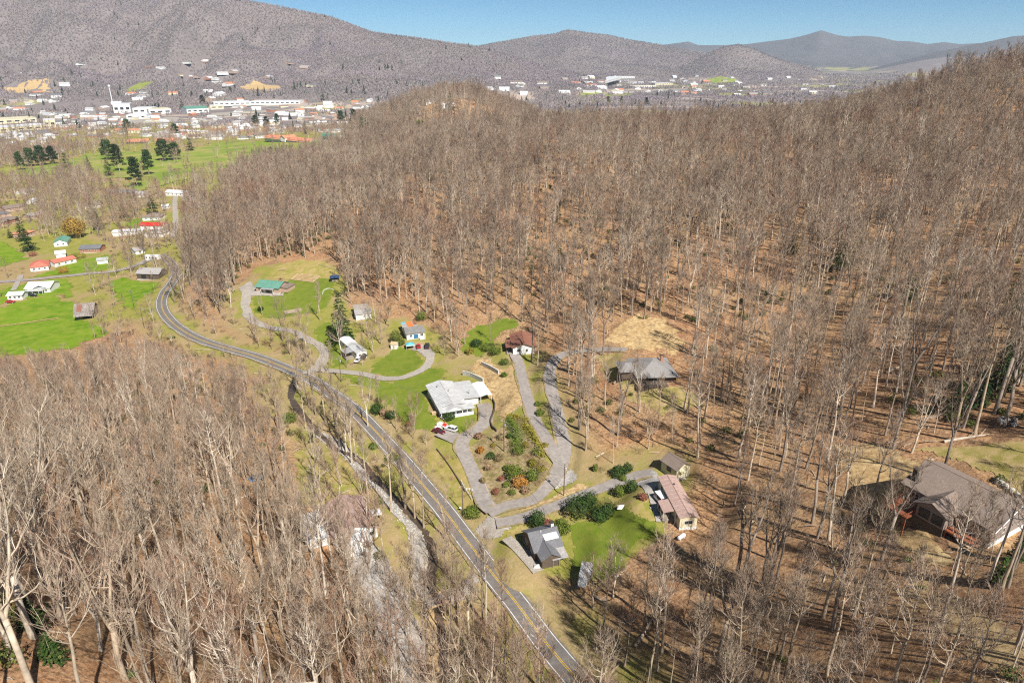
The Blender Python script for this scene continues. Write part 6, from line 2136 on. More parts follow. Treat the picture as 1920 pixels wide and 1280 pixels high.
evergreen(642, 640, 'tall dark green spruce in the yard by the white garage', 24, CON[0])
evergreen(790, 262, 'lone yellow green pine rising above the bare woods', 24, PIN[2], 17, name='pine_tree')
for px, py, H, pr, h0, lb in [
        (225, 322, 34, PIN[0], 24, 'tallest dark pine of the fairway grove'), (205, 300, 28, PIN[1], 19, 'broad pine at the left rear of the fairway grove'), (258, 350, 32, PIN[0], 24, 'dark pine nearest the street houses in the fairway grove'),
        (280, 328, 30, PIN[0], 24, 'pine at the right front of the fairway grove'), (310, 302, 30, PIN[1], 19, 'pine beside the red roofed lodge rows'), (330, 300, 24, PIN[1], 19, 'right pine of the pair by the lodge rows'),
        (357, 283, 22, CON[2], 12, 'dark round evergreen right of the lodge rows'), (205, 330, 24, CON[0], 20, 'dark conifer in front of the fairway grove'), (125, 315, 22, CON[2], 12, 'round green evergreen at the fairway end'),
        (60, 312, 24, PIN[1], 19, 'first dark pine at the left fairway end'), (80, 310, 26, PIN[1], 19, 'second dark pine of the left fairway row'), (100, 308, 24, PIN[1], 19, 'third dark pine of the left fairway row'),
        (40, 320, 24, PIN[0], 24, 'narrow dark pine at the far left of the fairway'), (168, 320, 20, CON[1], 15, 'narrow spruce between the fairway row and grove'), (508, 305, 20, PIN[1], 19, 'dark pine poking out of the near woods edge'),
        (588, 286, 18, CON[2], 12, 'round dark evergreen at the right fairway end'), (665, 240, 30, PIN[0], 24, 'tall pine of the cluster behind the clubhouse'), (640, 232, 28, PIN[1], 19, 'left pine of the cluster behind the clubhouse'),
        (683, 250, 22, PIN[1], 19, 'right low pine of the cluster behind the clubhouse'), (655, 268, 14, CON[2], 12, 'small evergreen at the right of the fairway'), (212, 360, 16, CON[1], 15, 'small dark evergreen by the long dark roofed house'),
        (44, 452, 20, CON[0], 20, 'tall dark conifer of the pair above the left lawn'), (55, 470, 18, CON[2], 12, 'wide dark conifer of the pair above the left lawn'), (175, 410, 16, CON[2], 12, 'dark holly mass behind the bare grove'),
        (185, 430, 16, CON[2], 12, 'lower dark holly beside the bare grove'), (288, 402, 18, CON[2], 12, 'big round holly behind the taupe roofed house'), (232, 408, 14, CON[2], 12, 'dark evergreen left of the red tarp houses'),
        (480, 237, 24, PIN[1], 19, 'dark pine left in the town pine row'), (500, 238, 22, PIN[1], 19, 'middle pine in the town pine row'), (520, 236, 26, PIN[0], 24, 'right pine in the town pine row'),
        (574, 252, 26, CON[0], 20, 'narrow dark conifer between clubhouse and pavilion'), (330, 254, 22, PIN[1], 19, 'pine behind the second lodge row'), (240, 246, 24, PIN[1], 19, 'dark pine behind the first lodge row'),
        (342, 205, 30, CON[0], 20, 'tall dark conifer by the teal roofed arena'), (380, 196, 26, PIN[1], 19, 'pine behind the teal roofed arena'), (606, 190, 34, CON[0], 20, 'dark conifer behind the far shopping strip'),
        (1660, 190, 26, CON[0], 20, 'open dark spruce standing out of the right ridge'), (1910, 110, 30, PIN[0], 24, 'dark pine at the top right ridge'), (1640, 160, 20, PIN[2], 17, 'olive pine on the right ridge line'),
        (1140, 195, 24, PIN[2], 17, 'left pine on the middle ridge line'), (1165, 194, 22, PIN[2], 17, 'second pine on the middle ridge line'), (1212, 200, 26, PIN[0], 24, 'tallest pine on the middle ridge line'),
        (1775, 140, 24, PIN[2], 17, 'olive pine high on the right ridge'), (845, 205, 22, CON[2], 12, 'dark evergreen in front of the knoll houses'), (20, 446, 8, CON[2], 12, 'small dark bush tree at the left lawn edge'),
        (1868, 735, 17, CON[0], 20, 'tall dark hemlock in the green patch at the right edge'), (1830, 760, 13, CON[1], 15, 'hemlock beside the tall one at the right edge'), (1895, 700, 16, CON[0], 20, 'upper dark hemlock at the right picture edge'), (1790, 775, 10, CON[2], 12, 'low bushy hemlock left of the green patch'),
        (1575, 505, 14, CON[2], 12, 'dark evergreen alone in the right woods'), (1485, 475, 12, CON[1], 15, 'small spruce in the middle of the right woods'), (1890, 590, 15, CON[0], 20, 'dark hemlock high on the right slope'), (1700, 560, 12, CON[2], 12, 'round evergreen midway on the right slope'),
        (1240, 460, 13, CON[2], 12, 'dark evergreen in the woods above the grey hip roofed house'), (1050, 505, 12, CON[1], 15, 'small evergreen in the woods behind the brown roofed house'), (745, 420, 13, CON[2], 12, 'dark evergreen in the woods above the green house meadow'), (805, 340, 15, CON[2], 12, 'dark evergreen halfway up the wooded hill'),
        (1400, 340, 14, CON[2], 12, 'dark evergreen high in the central woods'), (1620, 300, 14, CON[2], 12, 'dark evergreen below the right ridge'), (525, 350, 14, CON[2], 12, 'dark evergreen near the hill nose'), (1870, 1095, 6, CON[2], 12, 'green bushy evergreen below the taupe roofed house'),
        (1905, 1050, 7, CON[1], 15, 'small green evergreen at the lower right edge'), (60, 1180, 6, CON[2], 12, 'dark green holly under the left trees'), (100, 1240, 5, CON[2], 12, 'lower holly at the bottom left')]:
    evergreen(px, py, lb, H, pr, h0, name='pine_tree' if 'pine' in lb else 'evergreen_tree')


def bushy(px, py, label, rx, rz, mt, n=900, leaf=.22, name='shrub', cat='shrub', ry=None, sink=.25, rz_=0, flat=False):
    p = at(px, py)
    t = thing(name, label, cat, tuple(p), rz_)
    ry = ry or rx
    leaf_ball(int(px * 7 + py), rx, ry, rz, n, leaf, rz * (1 - sink), .45).build('foliage', M[mt], t)
    B = MB()
    r = random.Random(int(px))
    for k in range(5):
        B.bar((sway(r, .2), sway(r, .2), -.3), (sway(r, rx * .5), sway(r, ry * .5), rz * .9), .06, 0, 4, .02)
    B.build('stem', M['bark'], t)
    return t


for a in [
        (1007, 988, 'tall oval dark evergreen shrub left of the cottage lawn', 2.3, 3.2, 'leaf_dark', 1500), (1053, 998, 'round olive green shrub behind the cottage', 2.5, 2.5, 'leaf_mid', 1400),
        (1085, 962, 'largest dark shrub mass on the drive edge', 3.8, 3.0, 'leaf_dark', 2000), (1103, 950, 'dark shrub joined to the large mass, behind it', 2.8, 2.8, 'leaf_dark', 1300),
        (1126, 972, 'low dark bush right of the large shrub mass', 2.8, 2.0, 'leaf_dark', 1300), (1140, 962, 'small dark bush at the right end of the mass', 1.9, 1.8, 'leaf_dark', 900),
        (1160, 892, 'dark laurel at the edge of the woods by the drive', 2.3, 1.9, 'leaf_dark', 1100), (1176, 884, 'smaller dark laurel beside the first at the wood edge', 1.5, 1.7, 'leaf_dark', 700),
        (1168, 900, 'small yellow green bush under the laurels', 1.1, .9, 'leaf_mid', 500), (1163, 928, 'round green bush by the gravel pad', 2.0, 1.9, 'leaf_mid', 1000), (1182, 922, 'darker round bush nearest the gravel pad', 1.9, 2.2, 'leaf_dark', 1000),
        (885, 966, 'broad green bush at the junction beside the mailbox', 2.6, 1.6, 'leaf_mid', 1200), (966, 896, 'large round green bush in the bank garden', 2.9, 2.4, 'leaf_mid', 1500), (997, 898, 'round green bush right of the orange one', 2.2, 2.0, 'leaf_mid', 1100),
        (975, 909, 'glowing orange bush in the bank garden', 2.4, 1.7, 'leaf_orange', 1300), (949, 911, 'small lime green bush left of the orange one', 1.1, .8, 'leaf_mid', 500), (940, 900, 'small dusty red bush in the bank garden', 1.0, .8, 'leaf_red', 450),
        (901, 848, 'small orange bush near the parking curve', 1.2, 1.2, 'leaf_orange', 600), (920, 858, 'dark spreading juniper beside the curve', 1.6, 1.0, 'leaf_dark', 700), (897, 820, 'brown bush on the inside of the drive curve', 1.4, .9, 'brush', 600),
        (972, 850, 'olive green bush beside the silver shrub', 1.9, 1.5, 'leaf_mid', 900), (1000, 872, 'low olive bush below the hedges', 1.7, 1.2, 'leaf_olive', 700), (707, 775, 'dark round holly on the lawn bank', 2.4, 2.6, 'leaf_dark', 1400),
        (733, 783, 'smaller dark holly on the lawn bank', 2.1, 1.6, 'leaf_dark', 1100), (841, 786, 'green bush at the corner of the front porch', 2.2, 1.6, 'leaf_dark', 1000), (720, 778, 'brown leafless bush between the two hollies', 1.5, 1.6, 'brush', 700),
        (768, 797, 'small orange brown shrub by the bare lawn tree', 1.2, .9, 'leaf_orange', 500), (489, 582, 'small dark round bush on the green house lawn', 1.5, 1.3, 'leaf_dark', 700),
        (742, 640, 'leafy green shrub left of the blue door house', 2.6, 3.2, 'leaf_mid', 1400), (752, 646, 'lower green shrub at the blue door house corner', 1.9, 1.8, 'leaf_mid', 900), (790, 600, 'dark green shrub in the woods behind the blue door house', 2.6, 2.6, 'leaf_mid', 1100),
        (915, 655, 'wide green azalea bank below the hill lawn', 3.2, 1.5, 'leaf_mid', 1300), (893, 648, 'dark azalea at the top of the bank', 2.6, 1.7, 'leaf_dark', 1100), (930, 662, 'green azalea nearest the brown roofed house', 2.4, 1.5, 'leaf_mid', 1000), (880, 662, 'olive azalea at the left of the bank', 2.0, 1.3, 'leaf_olive', 800),
        (946, 682, 'green shrub above the upper block wall', 1.9, 1.3, 'leaf_mid', 800), (945, 706, 'small green shrub by the cut bank', 1.3, 1.1, 'leaf_mid', 600), (1012, 778, 'green bush between the two drives', 1.7, 1.2, 'leaf_mid', 700), (1008, 760, 'low green bush higher between the drives', 1.2, .9, 'leaf_mid', 500),
        (1205, 935, 'dark brown shrub on the lawn by the gravel pad', 1.4, .9, 'leaf_red', 600), (1026, 985, 'dusty red shrub between two evergreen shrubs', 1.4, 1.2, 'leaf_red', 600), (120, 512, 'round orange brown bush by the valley road', 3.4, 2.6, 'leaf_orange', 1000),
        (150, 484, 'olive hedge below the brick ranch house', 4.5, 2.2, 'leaf_olive', 1000), (135, 487, 'dark hedge left of the brick ranch house', 4.0, 2.2, 'leaf_dark', 1000), (62, 480, 'purple brown shrub under the dark conifers', 3.0, 2.0, 'leaf_red', 800), (340, 392, 'yellow green bush beside the north street', 3.4, 2.6, 'leaf_olive', 800),
        (1115, 882, 'tiny green shrub at a trunk on the litter slope', .9, 1.3, 'leaf_mid', 400), (540, 790, 'dark green thicket bush by the upper creek', 3.0, 1.8, 'leaf_mid', 900), (735, 862, 'mossy green bush on the creek bank', 2.4, 1.2, 'leaf_mid', 800), (700, 840, 'small bright green bush above the creek', 1.6, 1.1, 'leaf_mid', 600)]:
    px, py, lb, rx, rz, mt, n = a
    bushy(px, py, lb, rx, rz, mt, n)


for k, (px, py, c_, m_) in enumerate([(925, 838, 'low olive', 'leaf_olive'), (935, 862, 'brown leafless', 'brush'), (950, 880, 'yellow green', 'leaf_mid'), (915, 880, 'tan', 'brush'), (1015, 882, 'olive', 'leaf_olive'), (985, 922, 'small brown', 'brush'), (960, 925, 'low yellow green', 'leaf_mid'),
                                      (905, 905, 'straw coloured', 'brush'), (1005, 850, 'round yellow green', 'leaf_mid'), (985, 838, 'round olive', 'leaf_olive'), (955, 820, 'dark green', 'leaf_dark'), (940, 822, 'loose brown', 'brush'), (1022, 838, 'small olive', 'leaf_olive'), (930, 925, 'reddish', 'leaf_red')]):
    bushy(px, py, c_ + ' garden bush ' + ['left of the hedges', 'below the hedges on the left', 'at the middle of the bank garden', 'along the left drive', 'near the upper drive bend', 'at the lower bank rim', 'low in the bank garden', 'by the timber kerb', 'under the olive hedge', 'between the two hedges', 'touching the green hedge',
          'by the garden pole', 'at the olive hedge end', 'at the bottom tip of the garden'][k], .9 + .12 * (k * 5 % 7), .8 + .1 * (k * 3 % 6), m_, 420)


def hedge(pts, label, w, h, mt, n):
    ln = catmull(ats(pts), 0.5)
    c = ln[len(ln) // 2]
    z0 = float(gz(c[0], c[1]))
    t = thing('hedge', label, 'hedge', (c[0], c[1], z0))
    r = random.Random(len(label))
    B = MB()
    for k in range(n):
        q = ln[r.randrange(len(ln))]
        a = r.uniform(-.5, 3.64)
        rr = r.uniform(.5, 1.05) * (1 + .28 * math.sin(q[0] * 1.3) + .24 * math.sin(q[1] * 1.9 + 1))
        d = Vector((math.cos(r.uniform(0, 6.28)), math.sin(r.uniform(0, 6.28)), 0)) * abs(math.cos(a)) * w * rr
        p = Vector((q[0] - c[0] + d.x, q[1] - c[1] + d.y, float(gz(q[0], q[1])) - z0 + max(.05, math.sin(a) * h * rr)))
        u = Vector((sway(r, 1), sway(r, 1), sway(r, 1))).normalized() * .24 * r.uniform(.6, 1.3)
        v = u.orthogonal().normalized() * .14
        B.poly([p - u, p + v, p + u, p - v], [(0, 1, 2, 3)])
    B.build('foliage', M[mt], t)
    B = MB()
    for q in ln[::3]:
        b = Vector((q[0] - c[0], q[1] - c[1], float(gz(q[0], q[1])) - z0 - .2))
        B.bar(b, b + Vector((sway(r, .3), sway(r, .3), h * .8)), .04)
    B.build('stem', M['bark'], t)


hedge([(955, 788), (965, 806), (972, 828), (965, 842)], 'bright green hedge on the inside of the bank', 2.2, 1.9, 'leaf_mid', 2600)
hedge([(982, 796), (996, 812), (1008, 832), (1018, 856)], 'olive green hedge along the upper drive', 1.5, 1.5, 'leaf_olive', 2400)
hedge([(955, 780), (975, 786), (988, 790)], 'olive brush hedge at the top of the bank', 1.8, 1.2, 'leaf_olive', 1200)

# ochre willow and single bare trees standing in the open
def single_bare(px, py, label, k, s, name='bare_tree', mt=None):
    p = at(px, py)
    t = thing(name, label, 'tree', tuple(p), rng.uniform(0, 6.28))
    t.scale = (s, s, s)
    link_mesh('trunk', PROTO[k][0], t)
    link_mesh('crown', PROTO[k][1], t)


p = at(143, 446)
t = thing('willow_tree', 'rounded ochre willow beside the green roofed valley house', 'tree', tuple(p))
MB().tube([(0, 0, -.5), (0, .2, 5), (.3, 0, 10)], [.6, .45, .1], 6).build('trunk', M['bark'], t)
leaf_ball(77, 8.5, 7.5, 7.5, 3600, .5, 9.0, .35).build('crown', M['leaf_ochre'], t)
for px, py, lb, k, s in [
        (777, 806, 'bare tree standing alone on the lawn bank by the main house', 6, .78), (640, 668, 'broad bare tree on the grass before the long mobile home', 4, .95), (576, 668, 'pale bare tree where the gravel drive bends', 3, .95),
        (531, 640, 'white trunked bare tree leaning beside the west drive', 4, 1.0), (920, 640, 'thin bare tree on the hill lawn', 7, .85), (860, 668, 'dark bare tree between the blue door and brown roofed houses', 6, .9), (833, 666, 'bare tree right of the parked cars above', 6, .8),
        (1008, 684, 'bare tree at the corner of the brown roofed house', 1, .9), (1098, 845, 'pale forked tree at the loop drive edge', 3, 1.0), (650, 848, 'white sycamore standing by the rock bank', 3, 1.0), (637, 838, 'grey sycamore leaning behind the white one', 5, .9),
        (700, 660, 'bare tree behind the long mobile home', 6, .85), (620, 740, 'bare tree at the road edge left of the lawn bank', 3, .9), (775, 848, 'slim bare tree below the lone lawn tree', 7, .9), (1228, 1165, 'tall pale bare tree at the bottom of the cottage lawn', 3, 1.05),
        (735, 918, 'bare tree right by the creek and road', 7, 1.0), (1090, 700, 'bare tree inside the loop drive', 5, .95),
        (592, 778, 'tall bare tree first in the row between creek and road', 3, .95), (611, 792, 'tall pale tree second in the creek row', 10, .95), (575, 758, 'bare tree at the top of the creek row', 1, .95), (558, 732, 'bare tree where creek and road come close', 3, .9),
        (630, 806, 'dark bare tree in the creek row', 9, .9), (668, 862, 'bare tree by the white sycamore on the creek', 10, .85), (690, 800, 'forked bare tree between creek and yellow lined road', 3, .8), (760, 955, 'first of the tall bare trees by the creek lower down', 5, .9),
        (778, 972, 'second of the tall bare trees by the creek lower down', 10, .9), (795, 990, 'third of the tall bare trees by the creek lower down', 0, .9), (835, 1010, 'bare tree on the verge right below the junction', 3, .75), (748, 938, 'bushy bare tree on the creek bank', 6, .8),
        (715, 645, 'bare tree left of the blue door house', 4, .8), (730, 612, 'bare tree behind the white garden shed', 6, .9), (704, 606, 'bare tree right of the white garage', 11, .85), (690, 632, 'bare tree between the garage and the long mobile home', 4, .85),
        (846, 640, 'spreading bare tree on the brown slope between houses', 4, .9), (872, 645, 'reddish bare tree above the azalea bank', 11, .85), (815, 604, 'bare tree behind the blue door house', 4, .9), (800, 585, 'tall bare tree at the wood edge behind the blue door house', 3, .9),
        (560, 655, 'bare tree inside the west drive', 6, .8), (600, 600, 'pale bare tree on the spruce lawn', 10, .8), (545, 665, 'bare tree on the scrub between drive and road', 11, .8), (510, 655, 'bare tree above the road at the scrub', 6, .75), (480, 640, 'small bare tree by the dark utility pole', 6, .7),
        (235, 1272, 'huge pale bare tree leaning in the bottom left', 4, 1.28), (60, 1290, 'big bare tree at the bottom left corner', 3, 1.15), (600, 1275, 'big pale bare tree at the bottom on the left slope', 4, 1.1), (425, 1282, 'broad pale bare tree low at the bottom left', 6, 1.15), (1150, 1120, 'bare tree below the small grey shed', 4, .75),
        (590, 1052, 'broad bare tree before the white workshop wing', 4, 1.05), (622, 1062, 'reddish dense tree before the workshop', 11, 1.15), (655, 1068, 'broad grey tree before the workshop front wing', 4, 1.0), (692, 1062, 'spreading bare tree by the workshop gravel', 6, 1.15), (640, 1035, 'dense reddish tree against the workshop front', 11, 1.0),
        (612, 1120, 'bare tree downhill of the workshop', 0, 1.0), (665, 1150, 'bare tree beside the gravel lot edge', 10, 1.0), (705, 1190, 'tall white tree at the gravel lot', 8, 1.25), (735, 1225, 'white tree at the lower gravel lot', 1, 1.1), (770, 1250, 'pale tree at the lowest gravel', 8, 1.2),
        (720, 1050, 'bare tree on the grass right of the workshop', 3, .8), (702, 1012, 'bare tree at the workshop corner', 6, .85), (566, 1000, 'bare tree behind the workshop wing', 10, .95), (640, 945, 'reddish bare tree behind the workshop roof', 11, .9), (603, 945, 'bare tree behind the workshop left end', 4, .9), (690, 985, 'dense bare tree at the workshop side', 11, .95),
        (770, 1150, 'bare tree between gravel lot and bridge', 3, .9), (860, 1150, 'bare tree on the bank right of the bridge', 4, .8), (880, 1200, 'bare tree on the bank below the bridge', 10, .9), (930, 1230, 'bare tree by the road left edge', 11, .85), (850, 1230, 'bare tree between creek and road at the bottom', 0, .9),
        (905, 1165, 'slender bare tree leaning to the road left edge', 9, .9), (835, 1075, 'bare tree beside the bridge approach', 4, .75), (940, 1175, 'bare tree right at the road edge', 2, .85), (1110, 1140, 'bare tree beside the lower grey shed', 6, .8)]:
    single_bare(px, py, lb, k, s)

# ------------------------------------------------------------------ vehicles
def car(px, py, heading, label, paint, L=4.6, W=1.8, kind='car', name='parked_car'):
    p = at(px, py)
    cat = kind if kind != 'suv' else 'car'
    t = thing(name, label, cat, (p.x, p.y, p.z + .40), heading)
    hb = {'car': (.32, .85, 1.42), 'suv': (.36, 1.0, 1.75), 'van': (.34, 1.05, 2.05), 'pickup': (.4, 1.0, 1.8)}[kind]
    z0, z1, z2 = hb
    w = W / 2
    B = MB()
    n = 10
    prof = [(-L / 2, z0 + .15), (-L / 2 + .05, z1 - .08), (-L / 2 + .4, z1), (L / 2 - .5, z1 - .06), (L / 2 - .06, z1 - .22), (L / 2, z0 + .18), (L / 2 - .15, z0), (-L / 2 + .15, z0)]
    m = len(prof)
    pts = [(x, -w, z) for x, z in prof] + [(x, w, z) for x, z in prof]
    pts += [(x * .985, -w + .0, z) for x, z in prof][:0]
    B.poly(pts, [tuple(range(m)), tuple(range(2 * m - 1, m - 1, -1))] + [(i, m + i, m + (i + 1) % m, (i + 1) % m) for i in range(m)])
    B.build('body', paint, t)
    c0, c1, c2, c3 = {'car': (-L * .40, -L * .24, L * .08, L * .26), 'suv': (-L * .47, -L * .42, L * .10, L * .26), 'van': (-L * .49, -L * .47, L * .20, L * .34), 'pickup': (-L * .12, -L * .08, L * .12, L * .24)}[kind]
    G = MB()
    wi = w * .8
    zt = z2 - .07
    G.poly([(c0, -w * .95, z1 - .03), (c3, -w * .95, z1 - .08), (c3, w * .95, z1 - .08), (c0, w * .95, z1 - .03), (c1, -wi, zt), (c2, -wi, zt), (c2, wi, zt), (c1, wi, zt)],
           [(3, 2, 1, 0), (4, 5, 6, 7), (0, 1, 5, 4), (1, 2, 6, 5), (2, 3, 7, 6), (3, 0, 4, 7)])
    G.build('window', M['glass'], t)
    R = MB()
    R.box((c1 - .04, -wi - .03, zt + .002), (c2 + .05, wi + .03, z2))
    for x0, x1 in ((c0, c1), (c3, c2), ((c0 + c3) / 2, (c1 + c2) / 2)):
        for s in (-1, 1):
            R.bar((x0, s * (w * .96), z1 - .04), (x1, s * (wi + .01), zt + .01), .045)
    if kind in ('van', 'suv'):
        for s in (-1, 1):
            R.poly([(c0, s * w * .965, z1), ((c0 + c3) / 2 - .5, s * w * .965, z1), ((c1 + c2) / 2 - .5, s * (wi + .02), zt), (c1, s * (wi + .02), zt)], [(0, 1, 2, 3), (3, 2, 1, 0)]) if kind == 'van' else None
    R.build('roof', paint, t)
    if kind == 'pickup':
        MB().box((-L / 2 + .12, -w + .14, z1 + .002), (-L * .14, w - .14, z1 + .03)).build('cargo_bed', M['dark'], t)
    for x in (-L * .31, L * .31):
        for s in (-1, 1):
            W_ = MB().bar((x, s * (w - .2), -.06), (x, s * (w + .02), -.06), .34, 0, 12)
            wo_ = W_.build('wheel', M['dark'], t)
            MB().bar((x, s * (w + .022), -.06), (x, s * (w + .04), -.06), .2, 0, 10).build('rim', M['insulator'], wo_)
    for s in (-1, 1):
        MB().box((L / 2 - .05, s * w * .72 - .2, z0 + .3), (L / 2 + .02, s * w * .72 + .2, z0 + .46)).build('headlight', M['lamp'], t)
        MB().box((-L / 2 - .02, s * w * .75 - .15, z0 + .3), (-L / 2 + .06, s * w * .75 + .15, z0 + .5)).build('tail_light', M['car_red'], t)
    MB().box((L / 2 - .05, -w * .9, z0), (L / 2 + .06, w * .9, z0 + .16)).build('bumper', M['dark_trim'], t)
    return t


D2 = math.radians
car(823, 812, D2(-33), 'maroon car parked on the drive next to the silver one', M['car_maroon'], 4.8)
car(846, 808, D2(150), 'silver white estate car parked beside the maroon car', M['car_white'], 4.7, kind='suv')
car(1240, 944, D2(-72), 'white cargo van beside the pink roofed mobile home', M['car_white'], 5.2, 1.95, 'van', 'parked_van')
car(801, 652, D2(95), 'dark pickup truck at the blue door house', M['car_black'], 5.2, 1.95, 'suv')
car(785, 652, D2(100), 'bright red car left of the dark truck', M['car_red'], 4.2)
car(671, 678, D2(-100), 'white car parked before the long mobile home', M['car_white'], 4.4)
car(683, 672, D2(85), 'black car parked at the mobile home end', M['car_black'], 4.6, kind='suv')
car(20, 568, D2(5), 'red car left of the small white outbuilding', M['car_red'], 5.0)
car(62, 556, D2(0), 'dark car under the farmhouse porch edge', M['car_black'], 4.6)
car(482, 900, D2(40), 'pale blue car half hidden in the left woods', M['car_blue'], 4.6)

# utility trailer with a red tarp, by the parked cars
p = at(830, 800)
t = thing('utility_trailer', 'white utility trailer with red cover by the parked cars', 'trailer', tuple(p), D2(-30))
MB().box((-1.8, -.9, .45), (1.8, .9, .6)).build('bed', M['white_paint'], t)
MB().box((-1.85, -.95, .6), (-1.78, .95, 1.2)).box((-1.78, -.95, .6), (1.4, -.88, 1.2)).box((-1.78, .88, .6), (1.4, .95, 1.2)).build('side_panel', M['white_paint'], t)
MB().bar((1.8, 0, .5), (3.1, 0, .5), .06).build('drawbar', M['insulator'], t)
for s in (-1, 1):
    MB().bar((0, s * .92, .33), (0, s * 1.12, .33), .33, 0, 12).build('wheel', M['dark'], t)
B = MB()
B.poly([(.1, -.7, .62), (1.6, -.7, .62), (1.6, .7, .62), (.1, .7, .62), (.35, -.5, 1.5), (1.3, -.45, 1.35), (1.3, .5, 1.4), (.3, .45, 1.55)], [(3, 2, 1, 0), (4, 5, 6, 7), (0, 1, 5, 4), (1, 2, 6, 5), (2, 3, 7, 6), (3, 0, 4, 7)])
o = B.build('tarp', M['red_tarp'], None)
o.location = p; o.rotation_euler = (0, 0, D2(-30))
tag(o, 'red tarp over a load on the white trailer', 'tarp')
p = at(822, 806)
B = MB().box((-1.1, -.8, .3), (1.1, .8, 1.0)).box((-1.0, -.75, 1.002), (.4, .75, 1.35))
o = B.build('crate', M['white_paint']); o.location = p; o.rotation_euler = (0, 0, D2(-35))
tag(o, 'small white covered crate beside the maroon car', 'crate')

# ------------------------------------------------------------------ utility poles and wires
def pole(px, py, h, label, arm=0.0, ang=0.0):
    p = at(px, py)
    t = thing('utility_pole', label, 'utility pole', tuple(p))
    MB().tube([(0, 0, -1), (0, 0, h * .5), (0, 0, h)], [.17, .15, .12], 8).build('pole', M['pole_wood'], t)
    ca, sa = math.cos(ang), math.sin(ang)
    MB().bar((-1.1 * ca, -1.1 * sa, h - .6), (1.1 * ca, 1.1 * sa, h - .6), .08).build('crossarm', M['grey_wood'], t)
    for s in (-1, 0, 1):
        MB().lathe([(.05, 0), (.07, .08), (.07, .2), (.03, .26)], 8, (s * ca, s * sa, h - .52 if s else h)).build('insulator', M['insulator'], t)
    if arm:
        MB().lathe([(.22, 0), (.24, .05), (.24, .75), (.1, .85)], 10, (.42 * ca, .42 * sa, h - 2.2)).build('transformer', M['insulator'], t)
    return p + Vector((0, 0, h - .5))


tA = pole(1057, 929, 10.5, 'wooden utility pole at the turnout between the two drives', 1, .6)
tB = pole(945, 846, 11.5, 'wooden utility pole among the bank garden shrubs', 1, -.4)
tC = pole(1300, 1235, 11, 'utility pole in the woods below the cottage lawn', 0, -.4)
tD = pole(640, 716, 11, 'utility pole beside the road at the lawn bank', 1, .5)
tE = pole(474, 625, 10.5, 'dark utility pole beside the west drive', 0, .5)
tF = pole(271, 615, 11, 'utility pole on the scrub slope left of the road bend', 0, 0)
tG = pole(252, 578, 10.5, 'utility pole on the green strip before the old barn', 0, 0)
tH = pole(2, 557, 10.5, 'utility pole at the left field corner', 0, 0)
tI = pole(868, 960, 9.5, 'utility pole at the road junction by the mailbox', 0, .7)


def wire(a, b, label, sag=1.2, n=3):
    d = (b - a)
    s = Vector((-d.y, d.x, 0)).normalized()
    t = thing('power_line', label, 'power line', tuple(a))
    for k in range(n):
        o = s * (k - (n - 1) / 2) * .9
        pts = [o + d * (i / 12) - Vector((0, 0, 4 * sag * (i / 12) * (1 - i / 12))) for i in range(13)]
        MB().tube(pts, [.035] * 13, 3).build('wire', M['wire'], t)


wire(tB, tC, 'long power line crossing the cottage lawn', 2.5, 2)
wire(tB, tD, 'power line from the garden pole to the road pole', 1.8, 2)
wire(tA, tB, 'power line between the two drive poles', .8, 2)
wire(tA, tI, 'power line crossing the drive to the junction pole', 1.0, 1)
wire(tD, tE, 'power line over the west loop drive', 1.6, 2)
wire(tE, tF, 'power line over the road bend', 1.8, 2)
wire(tF, tG, 'short power line along the green strip', .7, 2)

# ------------------------------------------------------------------ walls, fences, bridge
def wall_line(pts, label, h, t, mt, name='retaining_wall', cat='retaining wall', cap=None, step=1.4):
    ln = catmull(ats(pts), step)
    c = ln[0]
    z0 = float(gz(c[0], c[1]))
    r = thing(name, label, cat, (c[0], c[1], z0))
    for a, b in zip(ln[:-1], ln[1:]):
        d = Vector((b[0] - a[0], b[1] - a[1], 0))
        L = d.length
        za = float(gz((a[0] + b[0]) / 2, (a[1] + b[1]) / 2)) - z0
        o = MB().box((0.005, -t / 2, -1.2), (L - .005, t / 2, h)).build('block_panel' if mt == 'block_wall' else 'panel', M[mt], r)
        o.location = (a[0] - c[0], a[1] - c[1], za)
        o.rotation_euler = (0, 0, math.atan2(d.y, d.x))
        if cap:
            MB().box((0.0, -t / 2 - .05, h + .002), (L, t / 2 + .05, h + .1)).build('coping', M[cap], o)
    return r


wall_line([(868, 703), (882, 706), (906, 717)], 'pale block wall right behind the grey metal roofed house', 1.7, .4, 'block_wall', cap='block_wall')
wall_line([(903, 685), (918, 692), (935, 702)], 'upper pale block wall on the straw bank', 1.7, .4, 'block_wall', cap='block_wall')
wall_line([(922, 748), (928, 760), (925, 776), (920, 790), (923, 802), (931, 810)], 'dark curved wall along the parking court', 1.0, .3, 'dark_wood')
wall_line([(819, 843), (838, 868), (856, 895), (872, 922)], 'low dark timber edging on the bank above the road', .6, .25, 'dark_wood', 'timber_edging', 'edging')
wall_line([(908, 905), (920, 935), (929, 960)], 'rusty timber kerb along the left drive', .35, .25, 'raw_wood', 'timber_kerb', 'edging')
wall_line([(605, 552), (607, 545), (616, 541), (626, 544)], 'pale curved stone edging by the dark tent', .35, .3, 'block_wall', 'stone_edging', 'edging', None, .7)


